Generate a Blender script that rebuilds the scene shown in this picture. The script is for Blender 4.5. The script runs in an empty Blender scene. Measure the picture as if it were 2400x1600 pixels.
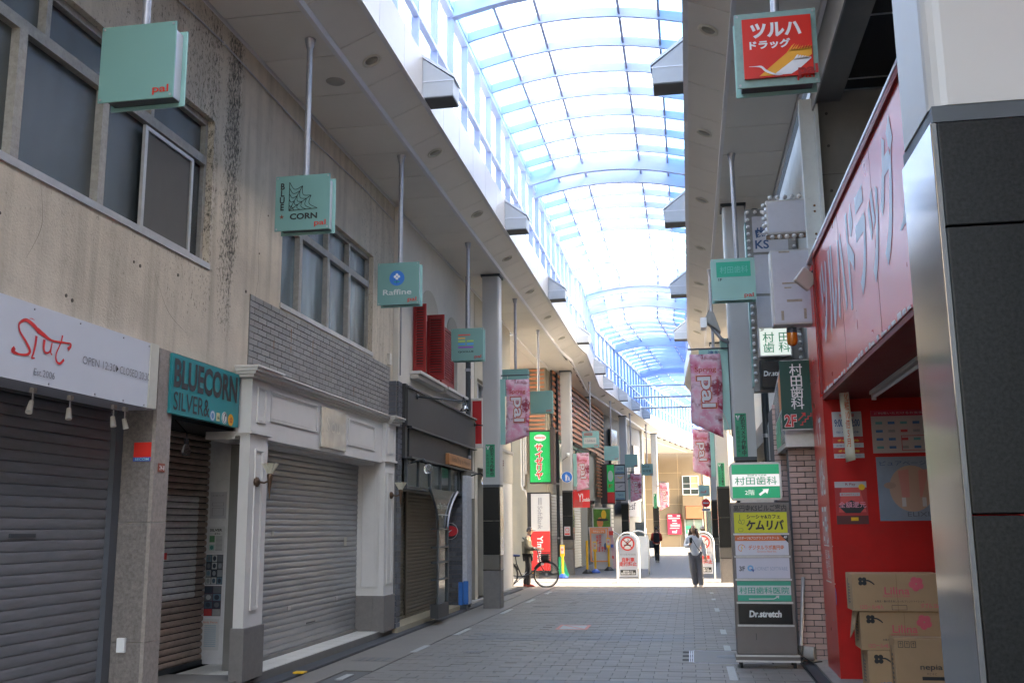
import bpy, bmesh, math, random
from mathutils import Vector, Matrix
random.seed(7)
D = bpy.data
SC = bpy.context.scene
COL = SC.collection
R = math.radians
sin, cos, pi = math.sin, math.cos, math.pi

# ------------------------------------------------------------------ camera
cd = D.cameras.new('camera'); cam = D.objects.new('camera', cd); COL.objects.link(cam)
cd.sensor_fit = 'HORIZONTAL'; cd.sensor_width = 36.0; cd.lens = 2343.0 / 2400.0 * 36.0
cd.clip_start = 0.05; cd.clip_end = 900
_f = 2343.0
vy = Vector((417.0, -429.0, -_f)).normalized()
vz = Vector((-118.0, 12689.0, -_f)); vz = (vz - vy * vz.dot(vy)).normalized()
vx = vy.cross(vz)
cam.matrix_world = Matrix.Translation((0, 0, 1.6)) @ Matrix((vx, vy, vz)).to_4x4()
SC.camera = cam

# ------------------------------------------------------------------ world, sun, exposure
SUN_EL, SUN_AZ = 33.0, 90.3          # azimuth clockwise from +Y (street direction)
w = D.worlds.new('World'); SC.world = w; w.use_nodes = True
nt = w.node_tree; nt.nodes.clear()
sky = nt.nodes.new('ShaderNodeTexSky'); sky.sky_type = 'NISHITA'; sky.sun_disc = False
sky.sun_elevation = R(SUN_EL); sky.sun_rotation = R(SUN_AZ)
sky.air_density = 1.0; sky.dust_density = 5.0; sky.ozone_density = 1.0
bg = nt.nodes.new('ShaderNodeBackground'); bg.inputs['Strength'].default_value = 0.15
wo = nt.nodes.new('ShaderNodeOutputWorld')
nt.links.new(sky.outputs[0], bg.inputs[0]); nt.links.new(bg.outputs[0], wo.inputs[0])
sd = D.lights.new('sun', 'SUN'); sd.energy = 2.0; sd.angle = R(0.5); sd.color = (1.0, 0.95, 0.87)
sun = D.objects.new('sun', sd); COL.objects.link(sun)
_sv = Vector((sin(R(SUN_AZ)) * cos(R(SUN_EL)), cos(R(SUN_AZ)) * cos(R(SUN_EL)), sin(R(SUN_EL))))
sun.rotation_euler = _sv.to_track_quat('Z', 'Y').to_euler()
sun.location = (30, 20, 40)
SC.view_settings.view_transform = 'Standard'; SC.view_settings.look = 'None'
SC.view_settings.exposure = 4.38; SC.view_settings.gamma = 1.0
SC.view_settings.use_white_balance = True; SC.view_settings.white_balance_temperature = 7700; SC.view_settings.white_balance_tint = 10
SC.view_settings.use_curve_mapping = False
SC.render.engine = 'CYCLES'
SC.cycles.use_denoising = True
SC.cycles.max_bounces = 8; SC.cycles.diffuse_bounces = 5; SC.cycles.glossy_bounces = 3
SC.cycles.transparent_max_bounces = 24; SC.cycles.sample_clamp_indirect = 6

# ------------------------------------------------------------------ materials
MATS = {}
def mat(name, col, rough=.6, metal=0, var=.12, scale=6, bump=0, bscale=90, dirt=0, dcol=(.08,.07,.06), coat=0,
        spec=.5, rnd=0, emit=0, stretch=(1,1,1), trans=0, ior=1.45):
    if name in MATS: return MATS[name]
    m = D.materials.new(name); m.use_nodes = True; MATS[name] = m
    n = m.node_tree.nodes; L = m.node_tree.links
    p = n['Principled BSDF']
    p.inputs['Roughness'].default_value = rough; p.inputs['Metallic'].default_value = metal
    p.inputs['Specular IOR Level'].default_value = spec
    if coat: p.inputs['Coat Weight'].default_value = coat; p.inputs['Coat Roughness'].default_value = .06
    if trans: p.inputs['Transmission Weight'].default_value = trans; p.inputs['IOR'].default_value = ior
    c = (*col, 1)
    p.inputs['Base Color'].default_value = c
    if not (var or dirt or bump or rnd): 
        if emit: p.inputs['Emission Color'].default_value = c; p.inputs['Emission Strength'].default_value = emit
        return m
    geo = n.new('ShaderNodeNewGeometry'); mp = n.new('ShaderNodeMapping'); mp.inputs['Scale'].default_value = stretch
    L.new(geo.outputs['Position'], mp.inputs[0])
    nz = n.new('ShaderNodeTexNoise'); nz.inputs['Scale'].default_value = scale; nz.inputs['Detail'].default_value = 2 if rough < .33 else 8
    nz.inputs['Roughness'].default_value = .65
    L.new(mp.outputs[0], nz.inputs['Vector'])
    mr = n.new('ShaderNodeMapRange'); mr.inputs[1].default_value = .25; mr.inputs[2].default_value = .75
    mr.inputs[3].default_value = 1 - var; mr.inputs[4].default_value = 1 + var
    L.new(nz.outputs['Fac'], mr.inputs[0])
    fac = mr.outputs[0]
    if rnd:
        oi = n.new('ShaderNodeObjectInfo'); m2 = n.new('ShaderNodeMapRange')
        m2.inputs[3].default_value = 1 - rnd; m2.inputs[4].default_value = 1 + rnd
        L.new(oi.outputs['Random'], m2.inputs[0])
        mm = n.new('ShaderNodeMath'); mm.operation = 'MULTIPLY'; L.new(fac, mm.inputs[0]); L.new(m2.outputs[0], mm.inputs[1]); fac = mm.outputs[0]
    vm = n.new('ShaderNodeVectorMath'); vm.operation = 'SCALE'; vm.inputs[0].default_value = col
    L.new(fac, vm.inputs['Scale'])
    out = vm.outputs[0]
    if dirt:
        n2 = n.new('ShaderNodeTexNoise'); n2.inputs['Scale'].default_value = scale * 2.7; n2.inputs['Detail'].default_value = 10
        n2.inputs['Roughness'].default_value = .75; L.new(mp.outputs[0], n2.inputs['Vector'])
        cr = n.new('ShaderNodeMapRange'); cr.inputs[1].default_value = .52; cr.inputs[2].default_value = .72; cr.inputs[4].default_value = dirt
        L.new(n2.outputs['Fac'], cr.inputs[0])
        mx = n.new('ShaderNodeMix'); mx.data_type = 'RGBA'; mx.inputs['B'].default_value = (*dcol, 1)
        L.new(cr.outputs[0], mx.inputs['Factor']); L.new(out, mx.inputs['A']); out = mx.outputs['Result']
    L.new(out, p.inputs['Base Color'])
    if emit: L.new(out, p.inputs['Emission Color']); p.inputs['Emission Strength'].default_value = emit
    rr = n.new('ShaderNodeMapRange'); dr_ = .015 if rough < .36 else .08; rr.inputs[3].default_value = max(0, rough - dr_); rr.inputs[4].default_value = min(1, rough + dr_)
    L.new(nz.outputs['Fac'], rr.inputs[0]); L.new(rr.outputs[0], p.inputs['Roughness'])
    if bump:
        bt = n.new('ShaderNodeTexNoise'); bt.inputs['Scale'].default_value = bscale; bt.inputs['Detail'].default_value = 6
        L.new(geo.outputs['Position'], bt.inputs['Vector'])
        b = n.new('ShaderNodeBump'); b.inputs['Strength'].default_value = bump; b.inputs['Distance'].default_value = .01
        L.new(bt.outputs['Fac'], b.inputs['Height']); L.new(b.outputs[0], p.inputs['Normal'])
    return m

def glazing(name, tint, tr=.55):
    m = D.materials.new(name); m.use_nodes = True; n = m.node_tree.nodes; L = m.node_tree.links
    n.clear(); o = n.new('ShaderNodeOutputMaterial')
    t = n.new('ShaderNodeBsdfTransparent'); t.inputs[0].default_value = (*tint, 1)
    d = n.new('ShaderNodeBsdfTranslucent')
    g = n.new('ShaderNodeNewGeometry'); nz = n.new('ShaderNodeTexNoise'); nz.inputs['Scale'].default_value = 1.3; nz.inputs['Detail'].default_value = 5
    L.new(g.outputs['Position'], nz.inputs['Vector'])
    cr = n.new('ShaderNodeMapRange'); cr.inputs[1].default_value = .3; cr.inputs[2].default_value = .7; cr.inputs[3].default_value = .8; cr.inputs[4].default_value = 1.0
    L.new(nz.outputs['Fac'], cr.inputs[0])
    oi = n.new('ShaderNodeObjectInfo'); orr = n.new('ShaderNodeMapRange'); orr.inputs[3].default_value = .74; orr.inputs[4].default_value = 1.0; L.new(oi.outputs['Random'], orr.inputs[0])
    ml = n.new('ShaderNodeMath'); ml.operation = 'MULTIPLY'; L.new(cr.outputs[0], ml.inputs[0]); L.new(orr.outputs[0], ml.inputs[1])
    vm = n.new('ShaderNodeVectorMath'); vm.operation = 'SCALE'; vm.inputs[0].default_value = tint; L.new(ml.outputs[0], vm.inputs['Scale'])
    L.new(vm.outputs[0], d.inputs[0]); L.new(vm.outputs[0], t.inputs[0])
    mx = n.new('ShaderNodeMixShader'); mx.inputs[0].default_value = 1 - tr
    L.new(t.outputs[0], mx.inputs[1]); L.new(d.outputs[0], mx.inputs[2])
    gl = n.new('ShaderNodeBsdfGlossy'); gl.inputs['Roughness'].default_value = .15
    m2 = n.new('ShaderNodeMixShader'); m2.inputs[0].default_value = .06
    L.new(mx.outputs[0], m2.inputs[1]); L.new(gl.outputs[0], m2.inputs[2]); L.new(m2.outputs[0], o.inputs[0])
    return m

def stained_plaster():
    """beige render with black mould streaks running down beside the first window and under the canopy"""
    m = mat('beige_render', (.57,.495,.40), .9, var=.13, scale=2.2, bump=.55, bscale=55, dirt=.35, dcol=(.30,.25,.19))
    n = m.node_tree.nodes; L = m.node_tree.links; p = n['Principled BSDF']
    src = p.inputs['Base Color'].links[0].from_socket
    geo = [x for x in n if x.type == 'NEW_GEOMETRY'][0]
    sx = n.new('ShaderNodeSeparateXYZ'); L.new(geo.outputs['Position'], sx.inputs[0])
    def ramp(inp, pts):
        c = n.new('ShaderNodeValToRGB'); e = c.color_ramp.elements
        lo, hi = pts[0][0], pts[-1][0]
        while len(e) < len(pts): e.new(.5)
        for i, (a, b) in enumerate(pts): e[i].position = (a - lo) / (hi - lo); e[i].color = (b, b, b, 1)
        r = n.new('ShaderNodeMapRange'); r.inputs[1].default_value = lo; r.inputs[2].default_value = hi
        L.new(inp, r.inputs[0]); L.new(r.outputs[0], c.inputs[0]); return c.outputs[0]
    def mul(a, b):
        k = n.new('ShaderNodeMath'); k.operation = 'MULTIPLY'; L.new(a, k.inputs[0]); L.new(b, k.inputs[1]); return k.outputs[0]
    wob = n.new('ShaderNodeTexNoise'); wob.inputs['Scale'].default_value = 1.1; L.new(geo.outputs['Position'], wob.inputs['Vector'])
    wa = n.new('ShaderNodeMath'); wa.operation = 'MULTIPLY_ADD'; wa.inputs[1].default_value = .35; L.new(wob.outputs['Fac'], wa.inputs[0]); L.new(sx.outputs['Y'], wa.inputs[2])
    band = ramp(wa.outputs[0], [(5.2,.3),(7.6,.34),(8.6,.42),(9.12,.50),(9.25,.28),(9.38,.55),(9.62,.64),(9.68,.45),(9.85,.12),(10.3,0),(13.3,0.05),(13.9,.36),(15.6,.3)])
    hgt = ramp(sx.outputs['Z'], [(3.1,0),(3.7,.75),(4.6,1),(5.4,.95),(5.7,1.0),(6.9,1)])
    mask = mul(band, hgt)
    mp = n.new('ShaderNodeMapping'); mp.inputs['Scale'].default_value = (1, 1, .55); L.new(geo.outputs['Position'], mp.inputs[0])
    sp = n.new('ShaderNodeTexNoise'); sp.inputs['Scale'].default_value = 36; sp.inputs['Detail'].default_value = 7; sp.inputs['Roughness'].default_value = .8
    L.new(mp.outputs[0], sp.inputs['Vector'])
    add = n.new('ShaderNodeMath'); add.operation = 'MULTIPLY_ADD'; add.inputs[1].default_value = .42
    L.new(mask, add.inputs[0]); L.new(sp.outputs['Fac'], add.inputs[2])
    th = n.new('ShaderNodeMapRange'); th.inputs[1].default_value = .70; th.inputs[2].default_value = .80; th.inputs[4].default_value = .92
    L.new(add.outputs[0], th.inputs[0])
    # soft grey weathering from the same bands
    mp3 = n.new('ShaderNodeMapping'); mp3.inputs['Scale'].default_value = (1, 3.2, .22); L.new(geo.outputs['Position'], mp3.inputs[0])
    st = n.new('ShaderNodeTexNoise'); st.inputs['Scale'].default_value = 2.0; st.inputs['Detail'].default_value = 5; L.new(mp3.outputs[0], st.inputs['Vector'])
    str_ = n.new('ShaderNodeMapRange'); str_.inputs[1].default_value = .45; str_.inputs[2].default_value = .75; str_.inputs[4].default_value = .5
    L.new(st.outputs['Fac'], str_.inputs[0])
    m0 = n.new('ShaderNodeMix'); m0.data_type = 'RGBA'; m0.inputs['B'].default_value = (.27,.235,.185,1)
    L.new(str_.outputs[0], m0.inputs['Factor']); L.new(src, m0.inputs['A'])
    mx = n.new('ShaderNodeMix'); mx.data_type = 'RGBA'; mx.inputs['B'].default_value = (.045,.04,.034,1)
    L.new(th.outputs[0], mx.inputs['Factor']); L.new(m0.outputs['Result'], mx.inputs['A'])
    L.new(mx.outputs['Result'], p.inputs['Base Color'])
    return m

def blossom():
    m = D.materials.new('blossom_print'); m.use_nodes = True; n = m.node_tree.nodes; L = m.node_tree.links; p = n['Principled BSDF']
    p.inputs['Roughness'].default_value = .55
    tc = n.new('ShaderNodeTexCoord'); oi = n.new('ShaderNodeObjectInfo')
    nz = n.new('ShaderNodeTexNoise'); nz.inputs['Scale'].default_value = 7; nz.inputs['Detail'].default_value = 3; L.new(tc.outputs['Object'], nz.inputs['Vector'])
    add = n.new('ShaderNodeVectorMath'); add.operation = 'MULTIPLY_ADD'; add.inputs[1].default_value = (.18,.18,.18)
    L.new(nz.outputs['Color'], add.inputs[0]); L.new(tc.outputs['Object'], add.inputs[2])
    v = n.new('ShaderNodeTexVoronoi'); v.inputs['Scale'].default_value = 3.4; L.new(add.outputs[0], v.inputs['Vector'])
    c = n.new('ShaderNodeValToRGB'); e = c.color_ramp.elements
    e[0].position = 0; e[0].color = (.30,.008,.03,1); e[1].position = .12; e[1].color = (.52,.03,.08,1)
    for a, b in ((.25,(.68,.17,.27,1)),(.45,(.74,.32,.42,1)),(.62,(.75,.48,.55,1)),(.8,(.28,.03,.06,1))):
        q = e.new(a); q.color = b
    L.new(v.outputs['Distance'], c.inputs[0])
    n2 = n.new('ShaderNodeTexNoise'); n2.inputs['Scale'].default_value = 16; n2.inputs['Detail'].default_value = 4; L.new(tc.outputs['Object'], n2.inputs['Vector'])
    r = n.new('ShaderNodeMapRange'); r.inputs[1].default_value = .56; r.inputs[2].default_value = .66; r.inputs[4].default_value = .8; L.new(n2.outputs['Fac'], r.inputs[0])
    mx = n.new('ShaderNodeMix'); mx.data_type = 'RGBA'; mx.inputs['B'].default_value = (.72,.56,.62,1)
    L.new(r.outputs[0], mx.inputs['Factor']); L.new(c.outputs[0], mx.inputs['A']); L.new(mx.outputs['Result'], p.inputs['Base Color'])
    return m

GLASS_ROOF = glazing('roof_glazing', (.92,.96,.99), .82)
GLASS_EDGE = glazing('cyan_edge_glazing', (.42,.74,.90), .5)
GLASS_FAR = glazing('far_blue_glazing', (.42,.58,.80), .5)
GLASS_SIDE = glazing('frosted_side_glazing', (.86,.91,.98), .6)
M_BEIGE = stained_plaster()
M_BLOSSOM = blossom()
M_SOFFIT = mat('soffit_panel_paint', (.68,.645,.59), .45, var=.05, scale=1.5, rnd=.03)
M_FASCIA = mat('fascia_panel_metal', (.50,.49,.49), .35, var=.05, scale=2, rnd=.025)
M_GROOVE = mat('groove_strip', (.66,.65,.66), .4, var=.05)
M_DARK = mat('dark_gap', (.03,.03,.03), .9, var=0)
M_BLUEF = mat('deep_blue_steel', (.26,.36,.60), .4, var=.06, scale=3)  # far copy of the same steel, deeper without the painted glare
M_BLUE = mat('glare_pale_blue_steel', (.44,.53,.76), .4, var=.06, scale=3)  # glare of the glazing put into a paler rib colour
M_BLUEM = mat('mid_blue_steel', (.33,.42,.68), .4, var=.06, scale=3)
M_BLUE2 = mat('pale_blue_aluminium', (.50,.58,.78), .35, var=.05)
M_COLW = mat('column_cladding_paint', (.48,.47,.455), .4, var=.04, scale=2)
M_GRANITE = mat('black_granite', (.011,.0115,.012), .30, var=.7, scale=90, spec=.3, dirt=.25, dcol=(.020,.021,.022))
M_STONE = mat('grey_stone_base', (.17,.155,.145), .6, var=.15, scale=14, dirt=.3)
M_CHROME = mat('polished_steel', (.36,.37,.385), .11, metal=1, var=0)
M_STEEL = mat('galvanised_steel', (.42,.42,.45), .4, metal=.6, var=.15, scale=20)
M_DSTEEL = mat('dark_grey_steel', (.065,.075,.085), .45, metal=.3, var=.1)
M_ALU = mat('anodised_aluminium', (.52,.50,.49), .45, metal=.5, var=.12, scale=15)
M_ALUW = mat('bright_aluminium', (.62,.62,.66), .35, metal=.4, var=.06)
M_OLDALU = mat('weathered_window_frame', (.36,.34,.31), .6, metal=.2, var=.25, scale=18, dirt=.4)
M_AQUA = mat('aqua_frosted_acrylic', (.17,.345,.315), .32, var=.04, scale=1.2, coat=.1)
M_AQUALIT = mat('aqua_acrylic_pale', (.27,.50,.45), .3, var=.05, scale=3, coat=.2)
M_RED = mat('red_lettering', (.62,.03,.02), .45, var=.03)
M_BLACKINK = mat('black_ink', (.02,.02,.022), .5, var=.03)
M_WHITE = mat('white_paint', (.74,.74,.73), .5, var=.04, scale=5)
M_SIGNW = mat('white_sign_sheet', (.60,.62,.68), .35, var=.03, scale=2)
M_OFFW = mat('cream_white_render', (.64,.60,.54), .8, var=.06, scale=3, bump=.15, dirt=.12, dcol=(.4,.36,.3))
M_WSHOP = mat('white_shop_moulding', (.62,.59,.56), .5, var=.05, scale=3, dirt=.15, dcol=(.4,.37,.33))
M_SHUT_D = mat('dark_shutter_paint', (.185,.185,.20), .42, metal=.2, var=.2, scale=7, stretch=(1,.4,3), bump=.25, bscale=4, dirt=.25, dcol=(.07,.065,.06))
M_SHUT_B = mat('brown_old_shutter', (.44,.335,.275), .5, metal=.1, var=.25, scale=12, stretch=(1,.6,2), dirt=.35, dcol=(.08,.05,.04))
M_SHUT_W = mat('worn_pale_shutter', (.80,.78,.76), .45, metal=0, var=.2, scale=12, stretch=(1,.6,2), dirt=.25, dcol=(.15,.11,.09))
M_SHUT_G = mat('grey_metal_shutter', (.33,.33,.335), .36, metal=.4, var=.22, scale=4, stretch=(1,.4,2), bump=.3, bscale=3, dirt=.2, dcol=(.25,.22,.19))
M_SHUT_O = mat('olive_shutter', (.115,.10,.075), .45, metal=.3, var=.12, scale=7)
M_TERRA = mat('speckled_terrazzo', (.19,.165,.15), .55, var=.45, scale=38, dirt=.5, dcol=(.10,.085,.08))
M_TERRAL = mat('pale_terrazzo_edge', (.31,.265,.235), .6, var=.3, scale=30, dirt=.3, dcol=(.2,.16,.14))
M_TILE = mat('grey_wall_tile', (.255,.245,.235), .5, var=.08, scale=9, rnd=.14)
M_JOINT = mat('mortar_joint', (.16,.15,.135), .9, var=.1)
M_BRICKP = mat('pink_glazed_brick', (.50,.33,.29), .4, var=.08, scale=9, rnd=.14)
M_BRICKG = mat('slate_blue_brick', (.10,.105,.12), .6, var=.25, scale=25, rnd=.25, bump=.3)
M_CONC = mat('fair_faced_concrete', (.19,.18,.165), .75, var=.15, scale=2.5, bump=.1)
M_CONCL = mat('pale_concrete', (.36,.35,.33), .75, var=.12, scale=3)
M_PAVE = mat('grey_paver', (.215,.192,.170), .58, spec=.3, var=.16, scale=1.6, dirt=.3, dcol=(.15,.14,.13), rnd=.10, bump=.12, bscale=160)
M_PAVED = mat('dark_paver', (.135,.13,.128), .55, var=.12, scale=12, rnd=.08)
M_PAVEB = mat('worn_brown_paving', (.185,.165,.145), .55, var=.18, scale=1.3, bump=.1, dirt=.4, dcol=(.12,.11,.10))
M_ASPH = mat('asphalt_ground', (.11,.105,.10), .8, var=.15, scale=2)
M_DRUG = mat('glossy_red_panel', (.54,.013,.008), .28, var=.05, scale=3, coat=.0, spec=.6)
M_REDW = mat('red_painted_wall', (.46,.008,.006), .5, spec=.3, var=.18, scale=3, dirt=.25, dcol=(.25,.03,.02), bump=.08, bscale=8)
M_BOX = mat('corrugated_cardboard', (.40,.255,.14), .8, var=.06, scale=6)
M_PINKINK = mat('pink_ink', (.60,.10,.13), .6, var=.1)
M_GREEN = mat('green_sign_sheet', (.012,.40,.21), .35, var=.03)
M_DGREEN = mat('dark_green_sign', (.006,.062,.044), .55, var=.04)
M_ORANGE = mat('orange_paint', (.75,.25,.08), .45, var=.05)
M_LOUVRE = mat('terracotta_louvre', (.52,.20,.10), .5, var=.08, scale=4)
M_YELLOW = mat('yellow_plastic', (.80,.45,.02), .4, var=.05)
M_BLUEP = mat('blue_plastic', (.03,.10,.42), .4, var=.05)
M_PANE = mat('ribbed_window_glass', (.050,.062,.068), .2, var=.7, scale=.9, spec=1.0, bump=.35, bscale=200, dirt=.35, dcol=(.05,.06,.065), stretch=(1,1.5,.5))
M_PANEB = mat('pale_ribbed_window_glass', (.14,.19,.21), .2, var=.75, scale=.8, spec=1.0, bump=.35, bscale=200, dirt=.3, dcol=(.10,.12,.13), stretch=(1,2.5,.7))
M_DGLASS = mat('dark_glass', (.03,.045,.045), .10, var=.1, spec=.45)
M_TAN = mat('tan_building_render', (.175,.13,.08), .8, var=.06, scale=1.5)
M_SKIN = mat('skin', (.50,.30,.21), .5, var=.05)
M_HAIR = mat('dark_hair', (.035,.02,.016), .5, var=.2)
def flat(name, col, **k):
    k.setdefault('rough', .5); k.setdefault('var', .03)
    return mat(name, col, **k)

# ------------------------------------------------------------------ helpers
ORG = {}
def tagit(o, label=None, cat=None, group=None, kind=None):
    if label: o['label'] = label
    if cat: o['category'] = cat
    if group: o['group'] = group
    if kind: o['kind'] = kind
    return o
def thing(name, label, cat, loc=(0,0,0), group=None, kind=None):
    o = D.objects.new(name, None); COL.objects.link(o); o.location = loc; o.empty_display_size = .1
    ORG[o.name] = Vector(loc)
    return tagit(o, label, cat, group, kind)
def origin(o): return ORG.get(o.name, Vector((0,0,0))) if o else Vector((0,0,0))
def link(name, me, parent=None, loc=None):
    o = D.objects.new(name, me); COL.objects.link(o)
    if parent:
        o.parent = parent; ORG[o.name] = origin(parent)
    if loc is not None: o.location = Vector(loc) - origin(parent)
    return o
def dup(o, parent=None):
    kids = [c for c in o.children]
    c = o.copy(); COL.objects.link(c); c.parent = parent
    if parent is None: ORG[c.name] = Vector(o.location)
    else: ORG[c.name] = origin(parent)
    for k in kids: dup(k, c)
    return c

class MB:
    def __init__(s): s.v = []; s.f = []; s.sm = []
    def add(s, vs, fs, smooth=False):
        b = len(s.v); s.v += [Vector(x) for x in vs]; s.f += [tuple(b + i for i in f) for f in fs]; s.sm += [smooth] * len(fs); return s
    def hexa(s, p):  # 8 points: bottom 4 ccw, top 4 ccw
        return s.add(p, [(3,2,1,0),(4,5,6,7),(0,1,5,4),(1,2,6,5),(2,3,7,6),(3,0,4,7)])
    def box(s, x0, x1, y0, y1, z0, z1):
        if x0 > x1: x0, x1 = x1, x0
        if y0 > y1: y0, y1 = y1, y0
        if z0 > z1: z0, z1 = z1, z0
        return s.hexa([(x0,y0,z0),(x1,y0,z0),(x1,y1,z0),(x0,y1,z0),(x0,y0,z1),(x1,y0,z1),(x1,y1,z1),(x0,y1,z1)])
    def prism(s, pts, a, b):   # pts list of 3D at base; offset vector a->b
        n = len(pts); P = [Vector(p) + Vector(a) for p in pts] + [Vector(p) + Vector(b) for p in pts]
        return s.add(P, [tuple(range(n-1,-1,-1)), tuple(range(n,2*n))] + [(i,(i+1)%n,n+(i+1)%n,n+i) for i in range(n)])
    def cyl(s, p0, p1, r, r2=None, n=12, cap=True):
        p0 = Vector(p0); p1 = Vector(p1); r2 = r if r2 is None else r2
        d = (p1 - p0).normalized(); a = d.orthogonal().normalized(); b = d.cross(a)
        P = [p0 + (a*cos(2*pi*i/n) + b*sin(2*pi*i/n))*r for i in range(n)] + [p1 + (a*cos(2*pi*i/n) + b*sin(2*pi*i/n))*r2 for i in range(n)]
        s.add(P, [(i,(i+1)%n,n+(i+1)%n,n+i) for i in range(n)], True)
        if cap: s.add(P, [tuple(range(n-1,-1,-1)), tuple(range(n,2*n))])
        return s
    def tube(s, pts, r, n=8):
        pts = [Vector(p) for p in pts]; rings = []
        rr = r if isinstance(r, (list, tuple)) else [r]*len(pts)
        up = Vector((0,0,1)); prev = None; base = len(s.v)
        for i, p in enumerate(pts):
            d = (pts[min(i+1,len(pts)-1)] - pts[max(i-1,0)]).normalized()
            if prev is None: a = d.orthogonal().normalized()
            else: a = (prev - d*prev.dot(d)).normalized()
            prev = a; b = d.cross(a)
            s.v += [p + (a*cos(2*pi*k/n) + b*sin(2*pi*k/n))*rr[i] for k in range(n)]
        m = len(pts)
        for i in range(m-1):
            for k in range(n):
                s.f.append((base+i*n+k, base+i*n+(k+1)%n, base+(i+1)*n+(k+1)%n, base+(i+1)*n+k)); s.sm.append(True)
        s.f.append(tuple(base+k for k in range(n-1,-1,-1))); s.sm.append(False)
        s.f.append(tuple(base+(m-1)*n+k for k in range(n))); s.sm.append(False)
        return s
    def lathe(s, prof, c, axis='z', n=20):
        c = Vector(c); P = []; m = len(prof)
        for r, h in prof:
            for k in range(n):
                a = 2*pi*k/n
                P.append(c + (Vector((r*cos(a), r*sin(a), h)) if axis == 'z' else Vector((r*cos(a), h, r*sin(a))) if axis == 'y' else Vector((h, r*cos(a), r*sin(a)))))
        return s.add(P, [(i*n+k, i*n+(k+1)%n, (i+1)*n+(k+1)%n, (i+1)*n+k) for i in range(m-1) for k in range(n)], True)
    def build(s, name, m, parent=None, kind=None, bevel=0, label=None):
        me = D.meshes.new(name); o0 = origin(parent)
        me.from_pydata([tuple(v - o0) for v in s.v], [], s.f); me.materials.append(m)
        for p, q in zip(me.polygons, s.sm): p.use_smooth = q
        bm = bmesh.new(); bm.from_mesh(me); bmesh.ops.recalc_face_normals(bm, faces=bm.faces[:])
        bm.to_mesh(me); bm.free(); me.update()
        o = link(name, me, parent)
        if kind: o['kind'] = kind
        if label: o['label'] = label
        if bevel:
            b = o.modifiers.new('bevel', 'BEVEL'); b.width = bevel; b.segments = 2; b.limit_method = 'ANGLE'
        return o
def box(name, m, parent, x0, x1, y0, y1, z0, z1, bevel=0, **k):
    return MB().box(x0, x1, y0, y1, z0, z1).build(name, m, parent, bevel=bevel, **k)
def unit_box(m, sx, sy, sz, bev=0, name='piece'):
    me = D.meshes.new(name); bm = bmesh.new(); bmesh.ops.create_cube(bm, size=1)
    bmesh.ops.scale(bm, vec=(sx, sy, sz), verts=bm.verts)
    if bev: bmesh.ops.bevel(bm, geom=bm.edges[:], offset=bev, segments=1, affect='EDGES')
    bm.to_mesh(me); bm.free(); me.materials.append(m); return me

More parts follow.
